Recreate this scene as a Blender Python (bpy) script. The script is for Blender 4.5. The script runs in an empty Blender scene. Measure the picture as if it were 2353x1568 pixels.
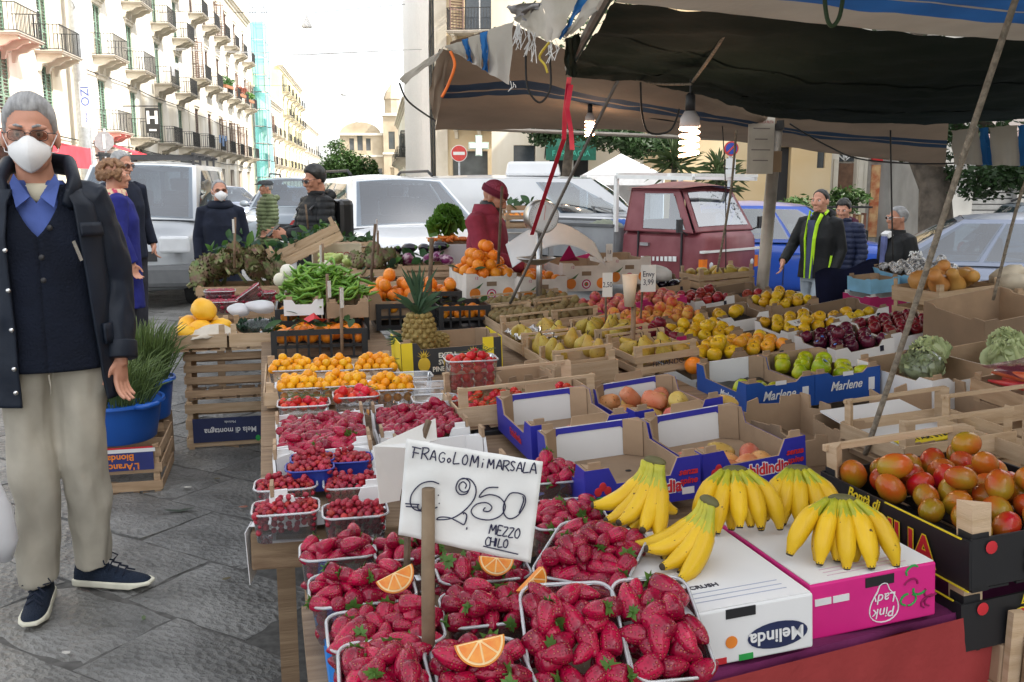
import bpy,bmesh,math,random
import numpy as np
from mathutils import Vector,Matrix,Euler,noise
random.seed(7);np.random.seed(7)
SC=bpy.context.scene
COL=SC.collection
R=math.radians
# ---------------- camera, sky, sun, exposure ----------------
F_,CX_,CY_,PITCH,CAMH=2114.,1176.5,784.,math.atan(357/2114.),1.5
cam=bpy.data.objects.new('camera',bpy.data.cameras.new('camera'));COL.objects.link(cam)
cam.location=(0,0,CAMH);cam.rotation_euler=(R(90)-PITCH,0,0)
cam.data.sensor_width=36;cam.data.lens=36*2114/2353;cam.data.clip_start=.05;cam.data.clip_end=3000
SC.camera=cam
SUN_AZ,SUN_EL=R(112),R(45)
wd=bpy.data.worlds.new('World');SC.world=wd;wd.use_nodes=True
nt=wd.node_tree;nt.nodes.clear()
o_=nt.nodes.new('ShaderNodeOutputWorld');b_=nt.nodes.new('ShaderNodeBackground');s_=nt.nodes.new('ShaderNodeTexSky')
h_=nt.nodes.new('ShaderNodeHueSaturation')
s_.sky_type='NISHITA';s_.sun_disc=False;s_.sun_elevation=SUN_EL;s_.sun_rotation=SUN_AZ
s_.air_density=1.2;s_.dust_density=2;s_.ozone_density=.8
h_.inputs['Saturation'].default_value=.22;h_.inputs['Value'].default_value=1.0
b_.inputs['Strength'].default_value=.15
nt.links.new(s_.outputs[0],h_.inputs['Color']);nt.links.new(h_.outputs[0],b_.inputs['Color']);nt.links.new(b_.outputs[0],o_.inputs['Surface'])
sl=bpy.data.lights.new('sun','SUN');so=bpy.data.objects.new('sun',sl);COL.objects.link(so)
sl.energy=3.2;sl.angle=R(1.2);sl.color=(1,.95,.87)
sd=Vector((math.sin(SUN_AZ)*math.cos(SUN_EL),math.cos(SUN_AZ)*math.cos(SUN_EL),math.sin(SUN_EL)))
so.rotation_euler=(-sd).to_track_quat('-Z','Y').to_euler()
SC.view_settings.view_transform='Standard';SC.view_settings.look='None'
SC.view_settings.exposure=1.52;SC.view_settings.gamma=1;SC.view_settings.use_curve_mapping=False
SC.cycles.max_bounces=8;SC.cycles.transparent_max_bounces=24;SC.cycles.diffuse_bounces=4
SC.cycles.glossy_bounces=3;SC.cycles.transmission_bounces=4;SC.cycles.use_denoising=True
SC.cycles.sample_clamp_indirect=6
try:SC.cycles.denoiser='OPENIMAGEDENOISE'
except Exception:pass
# ---------------- helpers ----------------
def ray(u,v):
 x=(u-CX_)/F_;y=(v-CY_)/F_;c,s=math.cos(PITCH),math.sin(PITCH)
 return Vector((x,c-y*s,-s-y*c))
def PZ(u,v,z):r=ray(u,v);return Vector((0,0,CAMH))+r*((z-CAMH)/r.z)
def PY(u,v,y):r=ray(u,v);return Vector((0,0,CAMH))+r*(y/r.y)
def gz(x,y):
 t=max(0.,min(1.,(y-6)/4.));return-.055*max(0.,x-.8)*t if y<60 else-.055*max(0.,min(x,8)-.8)
_S={}
def lin(c):
 if isinstance(c,str):c=[int(c[i:i+2],16)/255. for i in(0,2,4)];c=[x/12.92 if x<=.04045 else((x+.055)/1.055)**2.4 for x in c]
 return(*c[:3],1)
def mat(name,col,rough=.6,var=.12,scale=8.,bump=0.,bscale=40.,metal=0.,spec=.5,rnd=0.,hue=0.,col2=None,mix=(.35,.65),coat=0.,sheen=0.,trl=0.,detail=4,bdist=.01,wave=None):
 """procedural Principled material: noise-mixed colour, per-object variation, noise relief"""
 if name in _S:return _S[name]
 m=bpy.data.materials.new(name);m.use_nodes=True;_S[name]=m
 n=m.node_tree.nodes;L=m.node_tree.links;p=n['Principled BSDF']
 p.inputs['Roughness'].default_value=rough;p.inputs['Metallic'].default_value=metal
 p.inputs['Specular IOR Level'].default_value=spec
 if coat:p.inputs['Coat Weight'].default_value=coat;p.inputs['Coat Roughness'].default_value=.06
 if sheen:p.inputs['Sheen Weight'].default_value=sheen
 tc=n.new('ShaderNodeTexCoord');c1=lin(col)
 nz=n.new('ShaderNodeTexNoise');nz.inputs['Scale'].default_value=scale;nz.inputs['Detail'].default_value=detail
 L.new(tc.outputs['Object'],nz.inputs['Vector'])
 cr=n.new('ShaderNodeValToRGB');cr.color_ramp.elements[0].position,cr.color_ramp.elements[1].position=mix
 c2=lin(col2)if col2 else tuple(min(1,x*(1+var))for x in c1[:3])+(1,)
 cr.color_ramp.elements[0].color=c1 if col2 else tuple(x*(1-var)for x in c1[:3])+(1,);cr.color_ramp.elements[1].color=c2
 L.new(nz.outputs['Fac'],cr.inputs['Fac']);out=cr.outputs['Color']
 if rnd or hue:
  oi=n.new('ShaderNodeObjectInfo');hs=n.new('ShaderNodeHueSaturation')
  def ranged(lo,hi,mul):
   a=n.new('ShaderNodeMath');a.operation='MULTIPLY';a.inputs[1].default_value=mul;L.new(oi.outputs['Random'],a.inputs[0])
   f=n.new('ShaderNodeMath');f.operation='FRACT';L.new(a.outputs[0],f.inputs[0])
   q=n.new('ShaderNodeMapRange');q.inputs['To Min'].default_value=lo;q.inputs['To Max'].default_value=hi;L.new(f.outputs[0],q.inputs['Value']);return q.outputs[0]
  if rnd:L.new(ranged(1-rnd,1+rnd,7.3),hs.inputs['Value'])
  if hue:L.new(ranged(.5-hue,.5+hue,13.7),hs.inputs['Hue'])
  L.new(out,hs.inputs['Color']);out=hs.outputs[0]
 L.new(out,p.inputs['Base Color'])
 if bump:
  bn=n.new('ShaderNodeTexNoise');bn.inputs['Scale'].default_value=bscale;bn.inputs['Detail'].default_value=5
  L.new(tc.outputs['Object'],bn.inputs['Vector']);bp=n.new('ShaderNodeBump');bp.inputs['Strength'].default_value=bump;bp.inputs['Distance'].default_value=bdist
  src=bn.outputs['Fac']
  if wave:
   wv=n.new('ShaderNodeTexWave');wv.inputs['Scale'].default_value=wave[1];wv.bands_direction=wave[0];wv.inputs['Distortion'].default_value=wave[2]
   L.new(tc.outputs['Object'],wv.inputs['Vector']);ad=n.new('ShaderNodeMath');ad.operation='ADD';L.new(wv.outputs['Fac'],ad.inputs[0]);L.new(src,ad.inputs[1]);src=ad.outputs[0]
  L.new(src,bp.inputs['Height']);L.new(bp.outputs[0],p.inputs['Normal'])
 if trl:
  tr=n.new('ShaderNodeBsdfTranslucent');mx=n.new('ShaderNodeMixShader');mx.inputs[0].default_value=trl
  L.new(out,tr.inputs['Color']);L.new(p.outputs[0],mx.inputs[1]);L.new(tr.outputs[0],mx.inputs[2]);L.new(mx.outputs[0],n['Material Output'].inputs['Surface'])
 return m
def stretch(m,sc):
 n=m.node_tree.nodes;L=m.node_tree.links
 for l_ in[l_ for l_ in L if l_.from_node.type=='TEX_COORD']:mp=n.new('ShaderNodeMapping');mp.inputs['Scale'].default_value=sc;t_=l_.to_socket;f_=l_.from_socket;L.remove(l_);L.new(f_,mp.inputs['Vector']);L.new(mp.outputs[0],t_)
 return m
def clear_mat(name,tint=(.96,.97,1),gloss=.12,rough=.06,haze=0.,hazecol=(.8,.8,.82)):
 if name in _S:return _S[name]
 m=bpy.data.materials.new(name);m.use_nodes=True;_S[name]=m;n=m.node_tree.nodes;L=m.node_tree.links
 n.remove(n['Principled BSDF']);t=n.new('ShaderNodeBsdfTransparent');g=n.new('ShaderNodeBsdfGlossy');x=n.new('ShaderNodeMixShader');f=n.new('ShaderNodeFresnel')
 t.inputs['Color'].default_value=(*tint,1);g.inputs['Roughness'].default_value=rough;f.inputs['IOR'].default_value=1.45
 a=n.new('ShaderNodeMath');a.operation='MULTIPLY_ADD';a.inputs[1].default_value=1.2;a.inputs[2].default_value=gloss*.4;L.new(f.outputs[0],a.inputs[0])
 L.new(a.outputs[0],x.inputs[0]);L.new(t.outputs[0],x.inputs[1]);L.new(g.outputs[0],x.inputs[2]);o=x.outputs[0]
 if haze:
  dfs=n.new('ShaderNodeBsdfDiffuse');dfs.inputs['Color'].default_value=(*hazecol,1);y=n.new('ShaderNodeMixShader');y.inputs[0].default_value=haze
  L.new(o,y.inputs[1]);L.new(dfs.outputs[0],y.inputs[2]);o=y.outputs[0]
 L.new(o,n['Material Output'].inputs['Surface']);return m
def emit_mat(name,col,s):
 m=bpy.data.materials.new(name);m.use_nodes=True;p=m.node_tree.nodes['Principled BSDF']
 p.inputs['Base Color'].default_value=lin(col);p.inputs['Emission Color'].default_value=lin(col);p.inputs['Emission Strength'].default_value=s;return m
class MB:
 def __init__(s):s.v=[];s.f=[]
 def add(s,vs,fs):
  b=len(s.v);s.v+=[tuple(x)for x in vs];s.f+=[tuple(i+b for i in f)for f in fs];return s
 def box(s,c,d,rz=0,rx=0,ry=0,taper=1.):
  x,y,z=d[0]/2,d[1]/2,d[2]/2
  P=[(-x,-y,-z),(x,-y,-z),(x,y,-z),(-x,y,-z),(-x*taper,-y*taper,z),(x*taper,-y*taper,z),(x*taper,y*taper,z),(-x*taper,y*taper,z)]
  if rz or rx or ry:E_=Euler((rx,ry,rz)).to_matrix();P=[E_@Vector(p)for p in P]
  return s.add([(p[0]+c[0],p[1]+c[1],p[2]+c[2])for p in P],[(0,3,2,1),(4,5,6,7),(0,1,5,4),(1,2,6,5),(2,3,7,6),(3,0,4,7)])
 def bx(s,x0,x1,y0,y1,z0,z1):return s.box(((x0+x1)/2,(y0+y1)/2,(z0+z1)/2),(x1-x0,y1-y0,z1-z0))
 def hexa(s,P):return s.add(P,[(0,3,2,1),(4,5,6,7),(0,1,5,4),(1,2,6,5),(2,3,7,6),(3,0,4,7)])
 def beam(s,a,b,w,h,up=(0,0,1)):
  a,b=Vector(a),Vector(b);t=(b-a).normalized();x=t.cross(Vector(up));x=x.normalized()if x.length>1e-6 else Vector((1,0,0));y=x.cross(t)
  P=[]
  for q in(a,b):P+=[q-x*w/2-y*h/2,q+x*w/2-y*h/2,q+x*w/2+y*h/2,q-x*w/2+y*h/2]
  return s.add(P,[(0,1,2,3),(7,6,5,4),(0,4,5,1),(1,5,6,2),(2,6,7,3),(3,7,4,0)])
 def loft(s,rings,closed=True,caps=True):
  n=len(rings[0]);b=len(s.v);s.v+=[tuple(p)for r in rings for p in r];m=n if closed else n-1
  for i in range(len(rings)-1):
   for j in range(m):k=(j+1)%n;s.f.append((b+i*n+j,b+i*n+k,b+(i+1)*n+k,b+(i+1)*n+j))
  if caps and closed:s.f.append(tuple(b+j for j in range(n-1,-1,-1)));e=b+(len(rings)-1)*n;s.f.append(tuple(e+j for j in range(n)))
  return s
 def tube(s,pts,r,n=8,caps=True,flat=1.):
  pts=[Vector(p)for p in pts];m=len(pts);rs=r if isinstance(r,(list,tuple))else[r]*m;rings=[];pu=None
  for i,p in enumerate(pts):
   t=(pts[min(i+1,m-1)]-pts[max(i-1,0)]).normalized()
   if pu is None:u=t.cross(Vector((0,0,1)));u=u if u.length>.05 else t.cross(Vector((1,0,0)))
   else:u=pu-t*pu.dot(t)
   u.normalize();pu=u;w=t.cross(u)
   rings.append([p+(u*math.cos(2*math.pi*k/n)+w*flat*math.sin(2*math.pi*k/n))*rs[i]for k in range(n)])
  return s.loft(rings,True,caps)
 def lathe(s,prof,n=12,c=(0,0,0),M=None,sx=1.,sy=1.):
  rings=[[(r*sx*math.cos(2*math.pi*k/n),r*sy*math.sin(2*math.pi*k/n),z)for k in range(n)]for r,z in prof]
  if M is not None:rings=[[M@Vector(p)for p in q]for q in rings]
  return s.loft([[(p[0]+c[0],p[1]+c[1],p[2]+c[2])for p in q]for q in rings])
 def ball(s,c,r,nu=10,nv=6,M=None):
  r=r if isinstance(r,(tuple,list))else(r,r,r);P=[(0,0,-1)];fs=[]
  for i in range(1,nv):
   a=math.pi*i/nv
   P+=[(math.sin(a)*math.cos(2*math.pi*k/nu),math.sin(a)*math.sin(2*math.pi*k/nu),-math.cos(a))for k in range(nu)]
  P.append((0,0,1));T=len(P)-1
  for k in range(nu):
   q=(k+1)%nu;fs.append((0,1+q,1+k));fs.append((T,T-nu+k,T-nu+q))
   for i in range(nv-2):a=1+i*nu;fs.append((a+k,a+q,a+nu+q,a+nu+k))
  P=[Vector((p[0]*r[0],p[1]*r[1],p[2]*r[2]))for p in P]
  if M is not None:P=[M@p for p in P]
  return s.add([p+Vector(c)for p in P],fs)
 def grid(s,fn,nu,nv):
  return s.add([fn(i/nu,j/nv)for i in range(nu+1)for j in range(nv+1)],[(i*(nv+1)+j,(i+1)*(nv+1)+j,(i+1)*(nv+1)+j+1,i*(nv+1)+j+1)for i in range(nu)for j in range(nv)])
 def quad(s,a,b,c,d):return s.add([a,b,c,d],[(0,1,2,3)])
 def prism(s,out,fr,th):
  """outline of (x, y) in the frame fr = (origin, ex, ey); thickness th along ex x ey"""
  o,ex,ey=(Vector(q)for q in fr);nn=ex.cross(ey).normalized()*th;n=len(out);P=[o+ex*x+ey*y for x,y in out]
  return s.add(P+[p+nn for p in P],[tuple(range(n-1,-1,-1)),tuple(range(n,2*n))]+[(i,(i+1)%n,n+(i+1)%n,n+i)for i in range(n)])
 def mesh(s,name,m,smooth=True):
  me=bpy.data.meshes.new(name);me.from_pydata(s.v,[],s.f)
  if m:me.materials.append(m)
  if smooth:me.polygons.foreach_set('use_smooth',[True]*len(me.polygons))
  return me
 def build(s,name,m,parent=None,smooth=False,auto=None,sub=0,bev=0,solid=0,disp=None):
  return place(name,s.mesh(name,m,smooth or auto is not None),parent,auto,sub,bev,solid,disp)
def fin(me,auto=None):
 bm=bmesh.new();bm.from_mesh(me);bmesh.ops.recalc_face_normals(bm,faces=bm.faces)
 if auto is not None:
  for e in bm.edges:
   if len(e.link_faces)==2 and e.calc_face_angle(0)>R(auto):e.smooth=False
 bm.to_mesh(me);bm.free()
def baked(ob):
 dg=bpy.context.evaluated_depsgraph_get();me=bpy.data.meshes.new_from_object(ob.evaluated_get(dg));old=ob.data;ob.modifiers.clear();ob.data=me
 me.name=old.name;bpy.data.meshes.remove(old)
def place(name,me,parent=None,auto=None,sub=0,bev=0,solid=0,disp=None):
 fin(me,auto);ob=bpy.data.objects.new(name,me);COL.objects.link(ob)
 if parent is not None:ob.parent=parent
 if bev:q=ob.modifiers.new('b','BEVEL');q.width=bev;q.segments=2;q.limit_method='ANGLE';q.angle_limit=R(40)
 if solid:q=ob.modifiers.new('s','SOLIDIFY');q.thickness=solid;q.offset=0
 if sub:q=ob.modifiers.new('u','SUBSURF');q.levels=q.render_levels=sub
 return ob
def remesh(mb,vox,it=4,jit=0.,js=10.):
 """weld overlapping closed shapes into one continuous surface"""
 me=mb.mesh('t',None);fin(me);ob=bpy.data.objects.new('t',me);COL.objects.link(ob)
 q=ob.modifiers.new('r','REMESH');q.mode='VOXEL';q.voxel_size=vox;q.use_smooth_shade=True
 if it:w=ob.modifiers.new('s','SMOOTH');w.factor=.5;w.iterations=it
 baked(ob);me=ob.data;bpy.data.objects.remove(ob)
 if jit:
  co=np.empty(len(me.vertices)*3);me.vertices.foreach_get('co',co);no=np.empty_like(co);me.vertices.foreach_get('normal',no);co=co.reshape(-1,3);no=no.reshape(-1,3)
  dsp=np.array([noise.noise(Vector((p[0]*js,p[1]*js,p[2]*js*.55)))+.5*noise.noise(Vector((p[0]*js*2.3+9,p[1]*js*2.3,p[2]*js*1.2)))for p in co])
  me.vertices.foreach_set('co',(co+no*(dsp*jit)[:,None]).ravel())
 return me
def tag(o,label,cat,group=None,kind=None):
 if label:o['label']=label
 if cat:o['category']=cat
 if group:o['group']=group
 if kind:o['kind']=kind
 return o
def struct(o):o['kind']='structure';return o
def thing(name,label,cat,loc=(0,0,0),rz=0,group=None,rx=0,ry=0):
 o=bpy.data.objects.new(name,None);COL.objects.link(o);o.location=loc;o.empty_display_size=.1
 o.rotation_mode='XYZ'
 if rx or ry:o.rotation_euler=(Matrix.Rotation(rz,3,'Z')@Matrix.Rotation(rx,3,'X')@Matrix.Rotation(ry,3,'Y')).to_euler()
 else:o.rotation_euler=(0,0,rz)
 return tag(o,label,cat,group)
def inst(name,me,loc,rot=(0,0,0),sc=1.,parent=None):
 o=bpy.data.objects.new(name,me);COL.objects.link(o);o.location=loc;o.rotation_euler=rot
 o.scale=sc if isinstance(sc,(tuple,list))else(sc,sc,sc)
 if parent is not None:o.parent=parent
 return o
def dup(root,loc,rz=None,label=None,group=None):
 r=root.copy();COL.objects.link(r);r.location=loc
 if rz is not None:r.rotation_euler=(0,0,rz)
 if label:r['label']=label
 if group:r['group']=group
 for ch in list(root.children):
  c=ch.copy();COL.objects.link(c);c.parent=r
  for g in ch.children:e=g.copy();COL.objects.link(e);e.parent=c
 return r
def text(txt,size,m,parent,M,ext=.0006,shear=0.,off=0.,sx=1.,name='lettering',al='CENTER',spacing=1.):
 """lettering in the frame M (x along the line, y up, z out of the surface)"""
 cu=bpy.data.curves.new('t','FONT');cu.body=txt;cu.size=size;cu.extrude=ext;cu.shear=shear;cu.offset=off;cu.align_x=al;cu.align_y='CENTER';cu.resolution_u=3;cu.space_character=spacing
 ob=bpy.data.objects.new('t',cu);COL.objects.link(ob);dg=bpy.context.evaluated_depsgraph_get();me=bpy.data.meshes.new_from_object(ob.evaluated_get(dg));bpy.data.objects.remove(ob);bpy.data.curves.remove(cu)
 me.materials.clear();me.materials.append(m);me.transform(M@Matrix.Diagonal((sx,1,1,1)));me.name=name
 o=bpy.data.objects.new(name,me);COL.objects.link(o)
 if parent is not None:o.parent=parent
 return o
def frame(o,ex,ey):
 ex=Vector(ex).normalized();ey=Vector(ey);ey=(ey-ex*ey.dot(ex)).normalized();ez=ex.cross(ey)
 return Matrix(((ex.x,ey.x,ez.x,o[0]),(ex.y,ey.y,ez.y,o[1]),(ex.z,ey.z,ez.z,o[2]),(0,0,0,1)))
def U(a,b):return random.uniform(a,b)
def lerp(a,b,t):return a+(b-a)*t
# ======================= GROUND =======================
def stone_mat(name,c1,c2,rough,bump,sc):
 m=mat(name,c1,rough,col2=c2,scale=3.5,mix=(.3,.7),rnd=.09,detail=8)
 n=m.node_tree.nodes;L=m.node_tree.links;p=n['Principled BSDF'];tc=n.new('ShaderNodeTexCoord')
 a=n.new('ShaderNodeTexNoise');a.inputs['Scale'].default_value=sc;a.inputs['Detail'].default_value=6;a.inputs['Roughness'].default_value=.65
 mp=n.new('ShaderNodeMapping');mp.inputs['Scale'].default_value=(1,1.5,1);L.new(tc.outputs['Object'],mp.inputs['Vector']);L.new(mp.outputs[0],a.inputs['Vector'])
 v=n.new('ShaderNodeTexVoronoi');v.inputs['Scale'].default_value=sc*1.6;L.new(mp.outputs[0],v.inputs['Vector'])
 ad=n.new('ShaderNodeMath');ad.operation='MULTIPLY_ADD';ad.inputs[1].default_value=.55;L.new(v.outputs['Distance'],ad.inputs[0]);L.new(a.outputs['Fac'],ad.inputs[2])
 bp=n.new('ShaderNodeBump');bp.inputs['Strength'].default_value=bump;bp.inputs['Distance'].default_value=.02;L.new(ad.outputs[0],bp.inputs['Height']);L.new(bp.outputs[0],p.inputs['Normal'])
 rr=n.new('ShaderNodeMapRange');rr.inputs['To Min'].default_value=rough-.14;rr.inputs['To Max'].default_value=rough+.2;L.new(a.outputs['Fac'],rr.inputs['Value']);L.new(rr.outputs[0],p.inputs['Roughness'])
 return m
m_slab=stone_mat('paving stone',(.08,.08,.076),(.235,.232,.222),.40,1.,19)
m_road=stone_mat('road stone',(.2,.2,.195),(.3,.3,.29),.6,.35,6)
xs=[-400,-150,-60,-30,-20,-14,-9,-6,-4,-2,-1,0,.8,2,3,4,6,8,11,16,24,40,80,200,500]
ys=[-60,-20,-8,0,2,3,4,5,6,7,8,9,10,12,15,20,28,36,44,60,80,120,200,320,800]
g=MB();g.add([(x,y,gz(x,y))for x in xs for y in ys],[(i*len(ys)+j,(i+1)*len(ys)+j,(i+1)*len(ys)+j+1,i*len(ys)+j+1)for i in range(len(xs)-1)for j in range(len(ys)-1)])
ground=struct(g.build('ground',m_road,smooth=True))
def slab_mesh(k,L_,W_):
 rnd=random.Random(k);nx,ny=9,6;b=MB();P={};idx=0;vs=[];fs=[]
 for i in range(nx+1):
  for j in range(ny+1):
   x=(i/nx-.5)*L_;y=(j/ny-.5)*W_;e=min(min(i,nx-i)/nx*L_,min(j,ny-j)/ny*W_)
   z=.0165+.004*noise.noise(Vector((x*7+k*9,y*7,k*3.1)))+.002*noise.noise(Vector((x*21+k*9,y*21,k*3.1)))
   if e<1e-4:z-=.008;x+=rnd.uniform(-.006,.006);y+=rnd.uniform(-.006,.006)
   vs.append((x,y,z))
 N=ny+1
 fs=[(i*N+j,(i+1)*N+j,(i+1)*N+j+1,i*N+j+1)for i in range(nx)for j in range(ny)]
 bd=[i*N for i in range(nx+1)]+[nx*N+j for j in range(1,N)]+[i*N+ny for i in range(nx-1,-1,-1)]+[j for j in range(ny-1,0,-1)]
 q=len(vs);vs+=[(vs[i][0],vs[i][1],-.03)for i in bd];n=len(bd)
 fs+=[(bd[i],q+i,q+(i+1)%n,bd[(i+1)%n])for i in range(n)]
 me=b.add(vs,fs).mesh('paving_slab',m_slab);fin(me,50);return me
MB().add([(-7.2,1.2,.002),(0,1.2,.002),(5,1.2,.002),(5,5.9,.002),(0,5.9,.002),(0,12.8,.002),(-7.2,12.8,.002)],[(0,1,4,5,6),(1,2,3,4)]).build('paving_bed',mat('joint dirt and stall shade',(.08,.077,.072),.9,var=.3,scale=30),ground)  # dark bed for the joints; under the stall its colour stands for shade
slabs=[slab_mesh(k,.60,.40)for k in range(8)]
sang=R(-30);ca,sa=math.cos(sang),math.sin(sang);cnt=0
for row in range(-2,42):
 for c_ in range(-18,12):
  lx=c_*.61+(.3 if row%2 else 0)+.09*math.sin(row*1.7);ly=row*.41
  x=-2.4+lx*ca-ly*sa;y=1.6+lx*sa+ly*ca
  if not(2.1<y<13 and-7.4<x<.0):continue
  d_=y*math.cos(PITCH)+1.5*math.sin(PITCH);u=CX_+F_*x/d_;v=CY_+F_*(1.5*math.cos(PITCH)-y*math.sin(PITCH))/d_
  if u<-160 or v>1720 or u>900 or(u>700 and v>800):continue
  if cnt>=285:break
  o=inst('paving_slab',slabs[(row*5+c_*3)%8],(x,y,-.004+U(-.003,.003)),(U(-.006,.006),U(-.006,.006),sang+(math.pi if(row+c_)%3==0 else 0)),(U(.992,1.),U(.985,.997),1),ground);cnt+=1
def leaf_cloud(mb,c,r,n,s,rnd,hollow=.35,clump=9,flat=.6):
 cl=[(rnd.gauss(0,.45),rnd.gauss(0,.45),rnd.gauss(0,.45))for _ in range(clump)]
 for i in range(n):
  k=cl[rnd.randrange(clump)];q=Vector((k[0]+rnd.gauss(0,.27),k[1]+rnd.gauss(0,.27),k[2]+rnd.gauss(0,.25)))
  if q.length>1.12:q=q.normalized()*rnd.uniform(.7,1.1)
  p=Vector((c[0]+q.x*r[0],c[1]+q.y*r[1],c[2]+q.z*r[2]));d1=Vector((rnd.gauss(0,1),rnd.gauss(0,1),rnd.gauss(0,flat))).normalized();d2=d1.cross(Vector((rnd.gauss(0,1),rnd.gauss(0,1),rnd.gauss(0,1)))).normalized();a=s*rnd.uniform(.6,1.3)
  mb.add([p-d1*a,p+d2*a*.42,p+d1*a,p-d2*a*.42],[(0,1,2,3)])
# ======================= BUILDINGS =======================
m_cream=mat('cream plaster',(.62,.53,.39),.85,col2=(.8,.75,.64),scale=.6,bump=.15,bscale=4,bdist=.03)
m_cream2=mat('pale plaster',(.60,.54,.43),.85,col2=(.82,.79,.72),scale=.6,bump=.15,bscale=4,bdist=.03)
[stretch(q_,(1,1,.3))for q_ in(m_cream,m_cream2)]
m_ochre=mat('ochre plaster',(.62,.45,.24),.85,col2=(.68,.55,.36),scale=.4,bump=.15,bscale=4)
m_tan=mat('tan plaster',(.52,.40,.24),.85,col2=(.6,.5,.34),scale=.45,bump=.15,bscale=4)
m_yellow=mat('yellow plaster',(.68,.6,.34),.85,scale=.3)
m_trim=mat('stone trim',(.55,.5,.4),.8,col2=(.66,.61,.52),scale=1.5,bump=.2,bscale=12)
m_green=mat('green shutter paint',(.17,.27,.2),.6,var=.15,scale=2)
m_brown=mat('brown shutter paint',(.13,.07,.05),.6,var=.2,scale=2)
m_dkshut=mat('dark shutter paint',(.09,.1,.1),.6,var=.2,scale=2)
m_iron=mat('wrought iron',(.035,.035,.035),.55,metal=.3)
m_pane=mat('window pane',(.05,.06,.07),.08,spec=.8)
m_slabst=mat('balcony marble',(.5,.45,.38),.7,scale=2,col2=(.4,.36,.3))
m_tile=mat('roof tile',(.35,.2,.13),.8,scale=3)
m_white=mat('white paint',(.78,.78,.76),.5,var=.04)
def shutter_mesh(w,h,m):
 b=MB();f=.07
 b.bx(0,w,0,.04,0,f).bx(0,w,0,.04,h-f,h).bx(0,f,0,.04,f,h-f).bx(w-f,w,0,.04,f,h-f).bx(f,w-f,0,.04,h*.36,h*.36+f)
 n=int(h/.14)
 for i in range(n):
  z=f+.07+(h-2*f-.08)*i/n
  if abs(z-h*.36-.03)>.08:b.box((w/2,.022,z),(w-2*f,.05,.018),rx=R(38))
 return b.mesh('shutter',m,False)
def balcony_meshes(w,dpt):
 s=MB();s.bx(-w/2,w/2,-dpt,0,-.09,0).bx(-w/2-.04,w/2+.04,-dpt-.04,.0,-.02,.02)
 k=MB()
 k.prism([(0,-.09),(-dpt*.92,-.09),(-dpt*.95,-.2),(-dpt*.7,-.26),(-dpt*.5,-.42),(-dpt*.2,-.5),(-.12,-.78),(0,-.8)],((-.08,0,0),(0,1,0),(0,0,1)),.16)
 r=MB();H=1.05
 for z in(.08,H):r.beam((-w/2,-dpt+.05,z),(w/2,-dpt+.05,z),.04,.03).beam((-w/2,-dpt+.05,z),(-w/2,0,z),.04,.03).beam((w/2,-dpt+.05,z),(w/2,0,z),.04,.03)
 n=int(w/.14)
 for i in range(n+1):r.box((-w/2+w*i/n,-dpt+.05,H/2+.04),(.022,.022,H-.06))
 m_=int(dpt/.14)
 for i in range(1,m_):
  for sx in(-1,1):r.box((sx*w/2,-dpt*i/m_,H/2+.04),(.022,.022,H-.06))
 return s.mesh('balcony',m_slabst,False),k.mesh('bracket',m_trim,False),r.mesh('railing',m_iron,False)
_bm={}
def facade(root,L,H,opens,m,thick=.35,name='wall'):
 """wall with real openings; opens = (x0, x1, z0, z1)"""
 X=sorted({0,L,*[o[0]for o in opens],*[o[1]for o in opens]});b=MB()
 for i in range(len(X)-1):
  x0,x1=X[i],X[i+1];xm=(x0+x1)/2;z=0
  for o in sorted([o for o in opens if o[0]<xm<o[1]],key=lambda o:o[2]):
   if o[2]>z:b.bx(x0,x1,0,thick,z,o[2])
   z=o[3]
  b.bx(x0,x1,0,thick,z,H)
 return b.build(name,m,root)
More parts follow.
